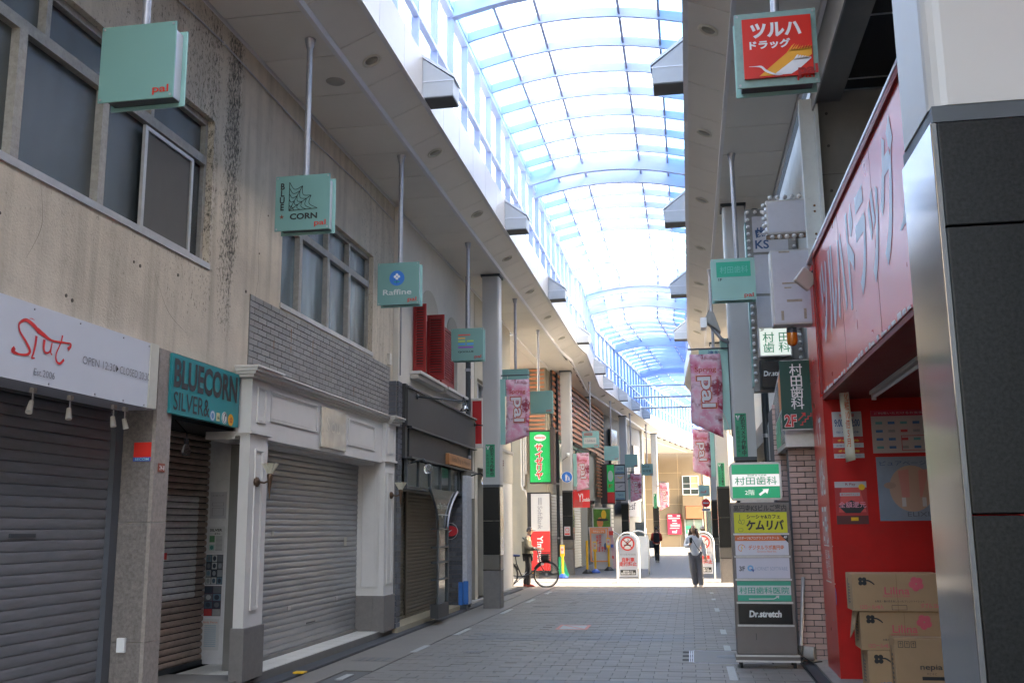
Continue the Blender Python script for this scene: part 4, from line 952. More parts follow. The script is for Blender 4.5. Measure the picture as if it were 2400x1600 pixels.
# slate bricks on the pilaster and return wall
def bricks(parent, face, x0, x1, y0, y1, z0, z1, bl_, bh, m, th=.03, jt=.010, name='brick', limit=300):
    """face '-y': wall in X-Z at y0 ; '+x': wall in Y-Z at x1"""
    L0, L1 = (x0, x1) if face == '-y' else (y0, y1); n = 0; out = 0; z = z0; row_ = 0; ms = {}; rest_ = MB()
    while z < z1 - .01:
        a = L0 - (bl_/2 if row_ % 2 else 0)
        while a < L1 - .001:
            p, q_ = max(a, L0), min(a+bl_, L1)
            if q_-p > jt*1.5:
                ln = round(q_-p-jt, 3); dd = random.uniform(-.002,.002); zz = z + bh/2; c_ = (p+q_)/2
                key = ln
                if key not in ms: ms[key] = unit_box(m, ln if face == '-y' else th, th if face == '-y' else ln, bh-jt, .003, name=name)
                loc = (c_, y0+th/2-.001+dd, zz) if face == '-y' else (x1-th/2+dd, c_, zz)
                if out < limit: link(name, ms[key], parent, loc)
                else:
                    h = (bh-jt)/2
                    if face == '-y': rest_.box(p+jt/2, q_-jt/2, y0+dd, y0+th+dd, zz-h, zz+h)
                    else: rest_.box(x1-th+dd, x1+dd, p+jt/2, q_-jt/2, zz-h, zz+h)
                out += 1
            a += bl_
        z += bh; row_ += 1
    if rest_.v: rest_.build('far_bricks', m, parent, kind='stuff')
BP = thing('slate_brick_pier', 'narrow pier of stacked slate blue bricks between white shop and bar', 'brick pier', (-4.55,15.2,0))
box('mortar_core', M_JOINT, BP, -4.78, -4.455, 15.065, 15.285, .1, 3.83)
bricks(BP, '+x', 0, -4.43, 15.06, 15.29, .1, 3.82, .25, .082, M_BRICKG, .03, limit=60); bricks(BP, '-y', -4.78, -4.46, 15.042, 0, .1, 3.82, .32, .082, M_BRICKG, .03, limit=60)
BR = thing('slate_brick_wall', 'slate brick return wall with a white edge right of the glass showcase', 'brick wall', (-4.6,19.6,0))
box('mortar_core', M_JOINT, BR, -5.0, -4.32, 19.53, 19.95, .1, 2.68); bricks(BR, '-y', -5.0, -4.40, 19.50, 0, .1, 2.4, .19, .085, M_BRICKG, .03, limit=200)
box('white_edge', mat('flaking_white',(.52,.52,.55),.7,var=.2,scale=20), BR, -4.40, -4.315, 19.495, 19.96, .12, 2.6)
# glass showcase, funnel shaped
GC = thing('glass_showcase', 'tall glass showcase flaring into curved brackets at the top in front of the olive shutter', 'showcase', (-4.25,17.0,.1))
q = MB(); q.box(-4.30,-4.16,16.62,17.36,.11,.34); q.build('showcase_base', M_CHAR, GC)
for y in (16.64, 17.33):
    box('corner_post', M_DSTEEL, GC, -4.19, -4.16, y-.015, y+.015, .34, 1.55)
for z in (.72,1.0,1.25,1.55): box('shelf_bar', M_DSTEEL, GC, -4.30, -4.16, 16.64, 17.34, z, z+.025)
box('glass_pane', M_DGLASS, GC, -4.20, -4.19, 16.65, 17.32, .34, 1.55)
for s, y0 in ((-1,16.64),(1,17.33)):
    pts = [(-4.175, y0 + s*(.62 if s < 0 else .75)*(k/8)**2.2, 1.55 + .68*(k/8)) for k in range(9)]
    MB().tube(pts, .022, 6).build('curved_bracket', M_DSTEEL if s < 0 else M_STEEL, GC)
N = 8; P = []
for k in range(N+1): t = (k/N); P += [(-4.2, 16.64-.62*t**2.2, 1.55+.68*t), (-4.2, 17.33+.75*t**2.2, 1.55+.68*t)]
MB().add(P, [(2*k,2*k+1,2*k+3,2*k+2) for k in range(N)]).build('flared_glass', M_DGLASS, GC)
F = Face(GC, (-4.195,16.4,1.8), '+x'); F.text('Little Trip to Heaven', .6,.14,.75,.12, flat('cream_letter',(.55,.54,.48)), .0); F.rect(.15,.0,1.05,.015, flat('cream_letter',(.55,.54,.48)), 'rule'); F.poly([(.55,-.01),(.65,-.01),(.6,-.06)], flat('cream_letter',(.55,.54,.48)))
ws = thing('wooden_name_board', 'varnished wooden board lettered Little Trip to Heaven at the end of the bar fascia', 'sign', (-4.33,19,2.75)); M_WOOD = mat('orange_varnished_wood',(.42,.17,.06),.45,var=.2,scale=5,stretch=(1,.4,6))
box('board', M_WOOD, ws, -4.395, -4.32, 18.05, 19.95, 2.735, 2.94, bevel=.008); Face(ws, (-4.32,18.05,2.735), '+x').text('Little Trip to Heaven', 1.0,.1,1.55,.11, flat('dark_brown_ink',(.10,.045,.02)), .0)
hs = thing('heart_sign', 'oval red sign with a small white mark fixed beside the slate brick wall', 'sign', (-4.4,19.42,1.55)); F = Face(hs, (-4.80,19.45,1.52), '-y')
F.ell(.16,.0,.17,.10, flat('cherry_red',(.60,.02,.03)), 'oval_plate', .03, 32, .03); F.ring(.16,.0,.155,.162, M_WHITE, 'oval_rim', .034) ; q = MB(); F.stroke(q, [(.08,-.03),(.12,-.04),(.15,-.01),(.2,.02)], [.03,.02,.02,.01], .035); q.build('white_mark', M_WHITE, hs)
bp = thing('blue_sign_stand', 'folded blue metal board standing against the slate brick wall', 'sign board', (-4.38,19.6,0)); box('panel', flat('blue_enamel',(.02,.16,.50)), bp, -4.46, -4.375, 19.40, 19.45, .12, .55, bevel=.006); box('panel', flat('blue_enamel',(.02,.16,.50)), bp, -4.365, -4.27, 19.40, 19.45, .13, .57, bevel=.006)
box('foot', M_DSTEEL, bp, -4.43, -4.29, 19.36, 19.5, .04, .12)
def arm_lamp(x, y, z, L_, lab, drop=.1):
    t = thing('arm_lamp', lab, 'lamp', (x, y, z)); MB().lathe([(0,0),(.045,.004),(.04,.03),(0,.035)], (x,y,z), 'x').build('wall_plate', M_DSTEEL, t)
    MB().tube([(x,y,z),(x+L_,y,z-.10)], .013).build('arm', M_DSTEEL, t); e = (x+L_, y, z-.10)
    MB().tube([e,(e[0]+.01,y,e[2]+.07),(e[0]+.03,y,e[2]+.04),(e[0]+.03,y,e[2]-.05)], .010).build('goose_neck', M_DSTEEL, t)
    MB().box(e[0]-.005,e[0]+.06,y-.03,y+.03,e[2]-.08,e[2]-.02).build('lamp_body', M_DSTEEL, t)
    MB().lathe([(.03,0),(.05,-.04),(.085,-.09),(.08,-.09),(.0,-.03)], (e[0]+.03,y,e[2]-.07)).build('lamp_shade', M_CHROME, t)
arm_lamp(-4.36, 15.9, 3.72, .78, 'black arm spotlight reaching out from the left end of the bar fascia')
arm_lamp(-4.36, 20.45, 3.70, .80, 'black arm spotlight reaching toward the left blossom banner')
for y, nm in ((15.75,'left'),(20.3,'right')):
    t = thing('clear_globe_lamp', f'small clear globe lamp on a bracket under the {nm} end of the bar fascia', 'lamp', (-4.2,y,2.6)); MB().tube([(-4.42,y,2.62),(-4.3,y,2.66),(-4.2,y,2.68),(-4.14,y,2.62)],.016,6).build('bracket', M_DSTEEL, t)
    MB().lathe([(0,-.09),(.05,-.075),(.075,-.02),(.06,.04),(.03,.07),(.0,.075)], (-4.12,y,2.53)).build('glass_globe', mat('bulb_glass',(.92,.95,.97)), t)
# ---------- building C at the corner
Cc = thing('corner_building', 'beige corner building with brown Japanese lettering above a narrow shop opening', 'building', (-6,24,0))
wall_holes('wall', mat('beige_smooth_render',(.50,.46,.38),.8,var=.07,scale=2), Cc, -4.85, -4.60, 21.60, 26.2, 0, 6.80, [(21.9,22.9,.06,2.9),(21.9,23.2,3.9,4.9),(23.6,25.3,.06,2.6)])
box('upper_wall', M_OFFW, Cc, -9, -4.86, 21.6, 26.2, 6.9, 8.6); box('inner_mass', M_CONC, Cc, -9, -5.5, 21.6, 26.15, 0, 6.9)
box('window_pane', M_DGLASS, Cc, -4.80, -4.78, 21.9, 23.2, 3.9, 4.9)
for y in (21.93,22.55,23.17): box('window_frame', M_ALUW, Cc, -4.79, -4.72, y-.03, y+.03, 3.9, 4.9)
box('window_frame', M_ALUW, Cc, -4.79, -4.71, 21.9, 23.2, 4.86, 4.92)
q = MB().box(-4.60,-4.56,23.1,26.2,2.70,3.45).build('lower_canopy', mat('beige_stone_cladding',(.42,.40,.35),.6,var=.1,scale=3), Cc); box('canopy_trim', M_CONCL, Cc, -4.60, -4.53, 23.05, 26.24, 3.45, 3.52)
box('end_pier', mat('white_marble_pier',(.55,.55,.54),.45,var=.05,scale=2), Cc, -4.66, -4.58, 24.3, 26.2, .02, 2.70); box('pier_edge', M_CONCL, Cc, -4.66, -4.57, 26.21, 26.26, .02, 3.4)
Fc = Face(Cc, (-4.56,23.2,2.95), '+x'); Fc.text('居酒屋', .95,.12,1.3,.34, flat('brown_letter',(.12,.045,.03)), .02, d=.03)
Sg = thing('small_grey_shutter', 'narrow grey roller shutter between bar front and left column', 'shutter', (-4.7,21.3,.1)); shutter(Sg, -4.68, 20.4, 21.9, .14, 2.65, .085, M_SHUT_G, .010); box('hood', M_SHUT_O, Sg, -4.75, -4.62, 20.4, 21.9, 2.65, 2.75)
rb = thing('small_red_sign_box', 'white framed red sign box on the wall behind the left column', 'sign', (-4.4,21.4,3.9)); box('case', M_WHITE, rb, -4.60, -4.34, 21.2, 21.7, 3.3, 4.35); box('red_face', flat('cherry_red',(.6,.02,.03)), rb, -4.56, -4.36, 21.19, 21.2, 3.36, 4.29); box('red_face', flat('cherry_red',(.6,.02,.03)), rb, -4.34, -4.333, 21.25, 21.65, 3.36, 4.29)
wr = box('wet_mat', M_CONC, None, -4.45, -4.0, 21.5, 24, .005, .02); tagit(wr, 'grey rubber ramp lying at the corner shop entrance', 'ramp')

# wiring along walls and soffit
for lab, pts, r_ in (('thin grey cable sagging along the top of the beige wall under the soffit', [(-4.575,5,6.55),(-4.57,7,6.50),(-4.57,9,6.56),(-4.57,11.5,6.49),(-4.57,13.5,6.55),(-4.57,15.2,6.52)], .009),
                     ('grey conduit running down the white plaster wall beside the beige wall', [(-4.55,15.34,6.75),(-4.485,15.34,6.4),(-4.485,15.34,4.0)], .012)):
    t = thing('wall_cable', lab, 'cable', pts[0]); MB().tube(pts, r_, 6).build('cable_run', M_STEEL, t)
    q = MB()
    for p in pts[1:-1]: q.box(p[0]-.015,p[0]+.015,p[1]-.012,p[1]+.012,p[2]-.015,p[2]+.015)
    q.build('cable_clips', M_OFFW, t, kind='stuff')
# ================================================================== HANGING 'PAL' SIGNS
def pal_sign(x, y, zb, lab, draw=None, s=.60, px=None, acr=None, pal=True, depth=.17, pole=True):
    """front plate faces the camera; centre x, front plane y, bottom zb"""
    t = thing('hanging_sign', lab, 'sign', (x, y+depth/2, 6.82), 'square aqua signs hanging from the soffit')
    a = acr or M_AQUA; px = x if px is None else px; h = s/2
    if pole:
        MB().cyl((px, y+depth/2, zb+s-.02), (px, y+depth/2, 6.80), .032, n=14).build('pole', M_STEEL, t)
        MB().cyl((px, y+depth/2, 6.72), (px, y+depth/2, 6.825), .038, .062, 16).build('ceiling_flange', M_STEEL, t)
    box('front_plate', a, t, x-h, x+h, y, y+.014, zb, zb+s, bevel=.003)
    box('back_plate', M_AQUALIT, t, x-h, x+h, y+depth, y+depth+.014, zb, zb+s, bevel=.003)
    box('sign_case', M_ALUW, t, x-h+.035, x+h-.035, y+.015, y+depth-.001, zb+.035, zb+s-.035)
    box('case_underside', M_DSTEEL, t, x-h+.04, x+h-.04, y+.02, y+depth-.005, zb+.028, zb+.034)
    q = MB()
    for sx in (-1,1):
        for sz in (.022, s-.022): q.cyl((x+sx*(h-.022), y-.006, zb+sz), (x+sx*(h-.022), y, zb+sz), .009, n=8)
    q.build('corner_screws', M_STEEL, t)
    F = Face(t, (x-h, y, zb), '-y', s)
    if pal: F.text('pal', .835, .105, .21, .125, M_RED, .012, d=.006)
    if draw: draw(F)
    return t
pal_sign(-3.89, 6.32, 4.70, 'largest blank aqua hanging sign at the top left, only red pal lettering')
def web(F):
    ink = M_BLACKINK; q = MB()
    F.text('B\nL\nU\nE', .13,.62,.09,.50, ink, .03, ls=.78); F.text('CORN', .53,.25,.50,.11, ink, .03); F.text('★', .13,.26,.09,.09, flat('brown_star',(.25,.06,.04)), 0)
    O = (.26,.36); tips = [(.26,.88),(.50,.80),(.66,.62),(.78,.38)]
    F.stroke(q,[O,tips[0]],.010,.005)
    for k, tp in enumerate(tips): F.stroke(q, [O, tp], .011, .005)
    for fr_ in (.2,.4,.6,.8,1.0):
        for p, r_ in zip(tips, tips[1:]):
            a = (O[0]+(p[0]-O[0])*fr_, O[1]+(p[1]-O[1])*fr_); b = (O[0]+(r_[0]-O[0])*fr_, O[1]+(r_[1]-O[1])*fr_); m_ = ((a[0]+b[0])/2, (a[1]+b[1])/2)
            m_ = (m_[0]+(O[0]-m_[0])*.2, m_[1]+(O[1]-m_[1])*.2); F.stroke(q, [a, m_, b], .010, .005)
    q.build('web_emblem', ink, F.p)
pal_sign(-3.86, 9.50, 4.65, 'aqua hanging sign reading BLUE CORN with a black spider web', web)
def raf(F):
    F.ell(.47,.63,.18,.18, flat('raffine_blue',(.03,.20,.62)), 'badge', .005); w_ = flat('flower_white',(.75,.78,.8))
    for a, b in ((.47,.71),(.47,.62),(.425,.665),(.515,.665)): F.ell(a,b,.032,.032, w_, 'petal', .007, 12)
    F.rect(.465,.50,.475,.60, M_DGREEN, 'stalk', .007); F.ell(.43,.54,.03,.015, M_GREEN, 'leaf', .007, 10); F.ell(.51,.54,.03,.015, M_GREEN, 'leaf', .007, 10)
    F.text('Raffine', .48,.30,.68,.13, flat('pale_letter',(.62,.66,.64)), .012)
pal_sign(-3.86, 13.05, 4.63, 'aqua hanging sign reading Raffine under a round blue flower badge', raf)
def qoo(F):
    for k, (a, b, c_) in enumerate(((.22,.60,(.70,.12,.10)),(.22,.44,(.80,.45,.10)),(.22,.44,(.45,.62,.10)),(.5,.70,(.45,.62,.10)),(.22,.44,(.05,.35,.75)),(.5,.70,(.05,.35,.75)),(.22,.70,(.30,.08,.50)))):
        y_ = [.77,.67,.58,.58,.49,.49,.39][k]; F.rect(a,y_,b,y_+.045, flat('bar%d' % k, c_), 'bar', .005)
    F.text('QOOLUE', .46,.27,.48,.06, M_BLACKINK, .03)
pal_sign(-3.885, 17.6, 4.58, 'aqua hanging sign with rainbow bars above the word QOOLUE', qoo)
pal_sign(-3.82, 22.4, 4.55, 'aqua hanging sign half hidden behind the left blossom banner')
pal_sign(-3.78, 26.3, 4.56, 'blank aqua hanging sign in front of the terracotta louvres', px=-3.86)
def sb(F): F.rect(.12,.72,.62,.88, flat('faded_red',(.62,.12,.10)), 'band'); F.text('携帯電話', .37,.8,.44,.11, M_AQUA, .02, d=.006); F.rect(.10,.22,.85,.60, flat('cream_panel',(.62,.60,.52)), 'band'); F.text('= SoftBank', .48,.41,.62,.13, M_TG, 0, d=.006)
pal_sign(-3.45, 36.5, 4.40, 'aqua hanging sign with a cream panel and red band before the louvres', sb, acr=M_AQUALIT)
pal_sign(-3.15, 42.5, 4.30, 'pale weathered aqua hanging sign in front of the pale column', lambda F: F.text('pasery', .5,.32,.5,.12, flat('faded_ink',(.35,.42,.42)), -.005), acr=M_AQUALIT)
pal_sign(-2.60, 47.5, 4.28, 'blank teal hanging sign in front of the grey far building')
pal_sign(-2.08, 53.0, 4.15, 'darkest far aqua hanging sign with black handwriting beside the security camera', lambda F: (F.text('東京和の花', .38,.75,.6,.12, M_BLACKINK, .02), F.text('松花堂', .48,.38,.7,.22, M_BLACKINK, .01)))
pal_sign(.83, 55.5, 3.1, 'small pale green sign above the round red no entry sign', lambda F: F.text('nuf', .45,.4,.5,.25, M_RED, .01), acr=M_AQUALIT, pole=False)
def mur(F): F.rect(.12,.56,.90,.92, flat('teal_green_panel',(.0,.42,.27)), 'band'); F.text('村田歯科', .52,.73,.64,.17, flat('faint_teal',(.10,.52,.42)), .01, d=.006); F.text('1F', .20,.50,.08,.06, M_BLACKINK, .02)
pal_sign(.735, 13.9, 4.66, 'aqua hanging sign with a green dental clinic panel, marked 1F', mur, acr=M_AQUALIT, px=.80)
pal_sign(.62, 20.6, 4.55, 'aqua hanging sign with blue brush writing behind the camera bracket', lambda F: (F.text('津おめ', .6,.82,.6,.2, flat('navy_ink',(.03,.08,.2)), .02), F.rect(.0,.66,.9,.665,M_BLACKINK,'rule'), F.rect(.45,.18,.95,.52, flat('cherry_red',(.6,.02,.03)), 'patch'), F.text('pal', .70,.36,.34,.2, M_WHITE, .03, d=.007)), pal=False, acr=M_AQUALIT)
def tsu(F):
    F.rect(.09,.10,.93,.90, flat('signal_red',(.68,.025,.015), rough=.35), 'red_board', .028, .02); w_ = flat('sign_white',(.74,.74,.76)); o_ = flat('sign_orange',(.80,.36,.03))
    q = MB()
    # body brush strokes
    F.addp(q, [(.27,.12),(.66,.44),(.92,.44),(.92,.36),(.80,.28),(.44,.12)], .031, .002); 
    for k in range(8): F.addp(q, [(.62+.035*k,.41),(.68+.035*k,.49-.01*(k%2)),(.72+.025*k,.52-.004*k*2),(.66+.035*k,.43)], .031, .002)
    q.build('orange_brush', o_, F.p)
    q = MB(); F.addp(q, [(.44,.12),(.70,.31),(.86,.33),(.90,.30),(.76,.18),(.66,.12)], .034, .002)
    for k in range(6): F.addp(q, [(.69+.035*k,.30),(.74+.03*k,.365-.008*k),(.76+.03*k,.36-.008*k),(.73+.035*k,.30)], .034, .002)
    F.stroke(q, [(.15,.255),(.24,.25),(.30,.24),(.36,.18),(.47,.125),(.55,.12)], [.004,.012,.028,.03,.02,.01], .034); q.build('white_bird', w_, F.p)
    F.text('ツルハ', .50,.73,.62,.20, w_, .045, d=.030); F.text('ドラッグ', .42,.54,.50,.12, w_, .04, d=.030)
    F.text('pal', .86,.145,.24,.16, flat('dark_red_letter',(.36,.01,.01)), .035, d=.040)
pal_sign(.785, 7.25, 4.82, 'aqua hanging sign with the red drugstore board, Japanese lettering and a white crane', tsu, px=.80, acr=mat('aqua_dull',(.22,.36,.34),.35,var=.15,scale=8,dirt=.3,dcol=(.12,.13,.12)))

# ================================================================== BLOSSOM BANNERS
def banner(x0, x1, y, zt, zl, zr, lab, z_arm=None, col_side=1, small=False, dark=False):
    """hangs from an arm; slanted hem from zl (left) to zr (right)"""
    t = thing('blossom_banner', lab, 'banner', ((x0+x1)/2, y, zt), 'spring banners on the columns')
    NX, NY = 6, 14; P = []; fs = []
    for j in range(NY+1):
        v = j/NY
        for i in range(NX+1):
            u = i/NX; zb = zl + (zr-zl)*u; z = zt + (zb-zt)*v
            P.append((x0+(x1-x0)*u + .012*sin(v*5), y + .007*sin(u*7+v*3)*v, z))
    for j in range(NY):
        for i in range(NX): a = j*(NX+1)+i; fs.append((a,a+1,a+NX+2,a+NX+1))
    o = MB().add(P, fs, True).build('cloth', M_BLOSSOM, t)
    so = o.modifiers.new('thickness', 'SOLIDIFY'); so.thickness = .004
    w_ = x1-x0; H = zt - (zl+zr)/2; F = Face(t, (x0, y-.010, zt-H), '-y')
    red = flat('banner_crimson',(.45,.02,.05)); orange = flat('banner_gold',(.75,.33,.10)); wht = flat('banner_white',(.66,.62,.62))
    F.text('Spring', w_*.5, H*.79, w_*.70, H*.085, orange, .012, d=.004); F.text('Spring', w_*.5, H*.79, w_*.68, H*.08, red, .0, d=.006)
    cx_, cy_ = w_*.50, H*.50
    F.text('pal', cx_, cy_, H*.44, w_*.66, orange, .055, d=.003, roll=-pi/2); F.text('pal', cx_, cy_, H*.43, w_*.62, red, .045, d=.005, roll=-pi/2); F.text('pal', cx_, cy_, H*.40, w_*.56, wht, .02, d=.007, roll=-pi/2)
    F.text('Style Avenue Koenji', w_*.86, cy_, H*.40, w_*.10, red, .01, d=.006, roll=-pi/2)
    za = zt + .09 if z_arm is None else z_arm; xe = x1+.14 if col_side > 0 else x0-.14
    MB().cyl((min(x0,xe)-.02,y,za),(max(x1,xe)+.02,y,za),.014).build('banner_arm', M_DSTEEL, t)
    q = MB()
    for x in (x0+.03, x1-.03): q.tube([(x,y,za),(x+.015,y,za-.05),(x,y,zt)],.004,5)
    q.tube([(x1-.02,y,zr+.45),(x1+.06,y+.02,zr+.25),(x1+.10,y+.04,zr+.05)] if col_side > 0 else [(x0+.02,y,zl+.3),(x0-.06,y,zl+.1),(x0-.08,y,zl)],.006,5); q.build('tie_cord', M_OFFW, t)
    return t
banner(.10, .60, 16.45, 4.34, 3.22, 2.97, 'largest pink blossom banner reading Spring pal, on the second right column')
banner(.17, .67, 29.6, 4.34, 3.12, 2.92, 'lower pink blossom banner seen below the largest one, on the third right column')
banner(-3.66, -3.17, 20.3, 4.60, 3.26, 3.43, 'pink blossom banner on the left column beside the bar front', col_side=-1)
banner(-3.70, -3.28, 33.9, 4.02, 2.73, 2.86, 'bright pink blossom banner above the red mobile shop flag', col_side=-1)
banner(-2.72, -2.20, 48.4, 4.02, 2.68, 2.82, 'small pink blossom banner on the far pale column', col_side=-1)
banner(-1.62, -1.12, 58.3, 3.95, 2.40, 2.65, 'dark shaded blossom banner before the tan building', col_side=-1)
banner(.98, 1.30, 46.0, 3.25, 2.2, 2.15, 'tiny blossom banner low beside the round red sign')
# aqua fins behind the banners on the columns
for x, y, za, zb, s in ((-3.75,20.2,3.25,4.6,0),(.63,16.5,3.1,4.6,0),(.70,29.5,2.95,4.6,0),(-3.78,33.9,2.9,4.0,0),(-2.82,48.7,2.8,4.0,0)):
    t = thing('aqua_fin', f'upright aqua strip {"on the left column" if x < -3.7 and y < 25 else "behind the largest banner" if y < 17 else "on the third right column" if x > 0 else "beside the bright banner" if y < 40 else "on the far pale column"}', 'sign fin', (x,y,za))
    box('acrylic_strip', M_AQUALIT, t, x-.03, x+.09, y, y+.03, za, zb); box('bracket_bar', M_DSTEEL, t, x-.045 if x<0 else x+.092, x-.031 if x<0 else x+.12, y-.01, y+.04, za-.1, zb)
# green camera notices on the columns
def cctv(x0, x1, y, z0, z1, lab):
    t = thing('green_notice', lab, 'sign', (x0, y, z0)); F = Face(t, (x0, y, z0), '-y'); w_, h_ = x1-x0, z1-z0
    F.rect(0,0,w_,h_, flat('notice_green',(.02,.30,.15)), 'plate', .012, .012)
    F.text('防\n犯\nカ\nメ\nラ\n作\n動\n中', w_*.68, h_*.5, w_*.42, h_*.95, M_BLACKINK, .02, d=.015, ls=.9)
    F.text('この地区では\n防犯カメラで', w_*.22, h_*.40, h_*.6, w_*.26, M_DGREEN, .01, d=.015, roll=-pi/2)
    q = MB(); F.stroke(q, [(w_*.12,h_*.95),(w_*.22,h_*.88),(w_*.24,h_*.84)], .02, .015); F.stroke(q, [(w_*.40,h_*.95),(w_*.28,h_*.88),(w_*.26,h_*.84)], .02, .015); F.stroke(q, [(w_*.18,h_*.88),(w_*.30,h_*.86)], .03, .015); q.build('white_mascot_mark', M_WHITE, t)
cctv(-4.05, -3.86, 20.1, 2.585, 3.25, 'dark green vertical camera notice on the left column')
cctv(.775, .95, 16.3, 2.65, 3.34, 'dark green vertical camera notice on the second right column')
cctv(.85, 1.03, 29.3, 2.66, 3.32, 'dark green vertical camera notice on the third right column')
cctv(-1.98, -1.82, 58.45, 2.55, 3.35, 'dark green notice on the farthest left column')

# ================================================================== RIGHT SIDE: DRUGSTORE
DS = thing('drugstore', 'drugstore front with glossy red sign band, red pillar and dark recess', 'shop', (1.45, 8, 0))
# sign band
band = MB().box(1.455, 2.2, 2.0, 10.93, 2.95, 4.44).build('sign_band', M_DRUG, DS)
box('band_frame', flat('dark_red_trim',(.22,.01,.01)), DS, 1.43, 1.453, 2.0, 10.98, 4.44, 4.50); box('band_frame', flat('dark_red_trim',(.22,.01,.01)), DS, 1.43, 1.453, 10.93, 10.98, 2.95, 4.44)
box('top_cap', M_ALUW, DS, 1.425, 2.2, 2.0, 11.6, 4.503, 4.53)
tq = MB(); 
for k in range(26):
    y = 6.6 + k*.165 + random.uniform(-.03,.03); tq.box(1.448,1.454,y,y+random.uniform(.05,.13),2.952,2.952+random.uniform(.015,.045))
tq.build('torn_tape', mat('torn_tape',(.62,.60,.60),.6,var=.2), DS)
F = Face(DS, (1.453, 10.72, 3.40), '-x'); M_SL = flat('silver_white_letter',(.50,.54,.62), rough=.4)
F.text('ツルハドラッグ', 2.02,.46,3.90,.98, M_SL, .03, d=.0015)
Fb = Face(DS, (1.453, 6.75, 3.0), '-x'); q = MB(); Fb.stroke(q, [(.02,.50),(.15,.53),(.3,.60),(.5,.62)], [.01,.06,.22,.36], .0015); q.build('crane_mark', M_SL, DS)
q = MB()
for z in (.6,1.25,2.3,3.2,3.9):
    for y in (11.32,11.95): q.cyl((1.455,y,z),(1.450,y,z),.010,n=8)
q.build('pillar_screws', M_STEEL, DS)
for y in (7.6, 9.3): box('band_seam', flat('dark_red_trim',(.22,.01,.01)), DS, 1.4535, 1.4548, y, y+.006, 2.96, 4.43)
box('red_pillar', M_DRUG, DS, 1.455, 1.60, 11.252, 12.02, .045, 4.44); box('pillar_return', M_REDW, DS, 1.457, 3.6, 11.05, 11.25, .045, 2.95) 
box('pillar_edge', M_DRUG, DS, 1.450, 1.4565, 11.04, 11.26, .045, 2.94)
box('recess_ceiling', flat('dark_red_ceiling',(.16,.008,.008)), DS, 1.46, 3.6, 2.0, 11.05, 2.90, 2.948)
box('recess_light_block', M_REDW, DS, 1.47, 3.6, 4.8, 4.9, .045, 2.90)  # unseen wall behind the near column, added to keep light out of the recess
box('recess_side_wall', M_REDW, DS, 3.6, 3.75, 2.0, 11.25, .045, 2.95)
F = Face(DS, (1.455, 12.0, 0), '-x')
for body, z, h, w_ in (('くすり',2.62,.36,.55),('化粧品',2.10,.42,.55),('日用品',1.58,.42,.55)): F.text(body, .58, z, w_, h, M_WHITE, .02, d=.004)
F.rects([(.30,1.36,.98,1.372),(.30,.98,.98,.992)], M_WHITE); F.text('医薬品\n食料品\n雑貨', .62,1.17,.5,.30, M_WHITE, .0, d=.004); F.ell(.95,.86,.05,.09, M_BLUEP, 'badge'); F.ell(.82,.86,.05,.09, M_WHITE, 'badge')
# sheets on the red wall
def sheet(lab, x0, z0, x1, z1, m, draw):
    t = thing('wall_notice', lab, 'notice', (x0, 11.05, z0)); F = Face(t, (x0, 11.048, z0), '-y'); F.rect(0,0,x1-x0,z1-z0, m, 'sheet', .004, .004); draw(F, x1-x0, z1-z0); return t
M_PAP = flat('paper_white',(.45,.43,.43)); NAVY = flat('navy_ink',(.03,.08,.2)); REDI = M_RED
sheet('white opening hours notice reading 9:00 to 22:00 on the red wall', 1.535,2.50,1.835,2.765, M_PAP, lambda F,w,h: (F.text('9:00〜22:00', w*.5,h*.55,w*.86,h*.30, NAVY, .02, d=.007), F.text('営業時間', w*.5,h*.85,w*.5,h*.12, REDI, .01, d=.007), F.text('年中無休', w*.5,h*.18,w*.8,h*.10, NAVY, 0, d=.007)))
def offer(F,w,h):
    F.rects([(0,h*.45,w,h)], flat('offer_red',(.50,.03,.02)), 'band', .006); F.text('ポイント2倍', w*.5,h*.72,w*.7,h*.26, flat('offer_yellow',(.75,.55,.05)), .02, d=.009); F.text('お買い物ポイント', w*.5,h*.2,w*.8,h*.16, NAVY, 0, d=.008)
sheet('upper red and white offer sticker below the opening hours', 1.53,2.385,1.838,2.49, M_PAP, offer); sheet('lower red and white offer sticker below the opening hours', 1.532,2.275,1.838,2.378, M_PAP, offer)
def rp(F,w,h):
    F.rect(0,h*.86,w,h, M_PAP, 'strip', .006); F.text('R Pay', w*.5,h*.93,w*.32,h*.07, flat('maroon_ink',(.25,.02,.03)), .01, d=.008); F.ell(w*.85,h*.87,w*.1,w*.1, M_YELLOW, 'badge', .008)
    F.poly([(w*.08,h*.28),(w*.22,h*.86),(w*.78,h*.86),(w*.95,h*.28)], flat('salmon_red',(.60,.08,.07)), 'shape', .0055); F.rect(w*.15,h*.66,w*.78,h*.74, M_PAP, 'strip', .0065); F.text('最大5000ポイント', w*.46,h*.70,w*.55,h*.05, REDI, 0, d=.009)
    F.poly([(w*.08,h*.42),(w*.5,h*.56),(w*.95,h*.42),(w*.75,h*.26),(w*.3,h*.26)], M_BLACKINK, 'shape', .007); F.text('全額還元', w*.52,h*.455,w*.86,h*.14, flat('pink_letter',(.70,.28,.36)), .01, d=.010)
    F.rect(0,0,w,h*.2, flat('dark_maroon',(.10,.02,.02)), 'strip', .006); F.rect(w*.45,h*.08,w*.68,h*.16, M_YELLOW, 'strip', .008)
sheet('red pay point campaign poster on the red wall beside the boxes', 1.515,1.59,1.835,2.03, flat('dull_red_sheet',(.42,.03,.03)), rp)
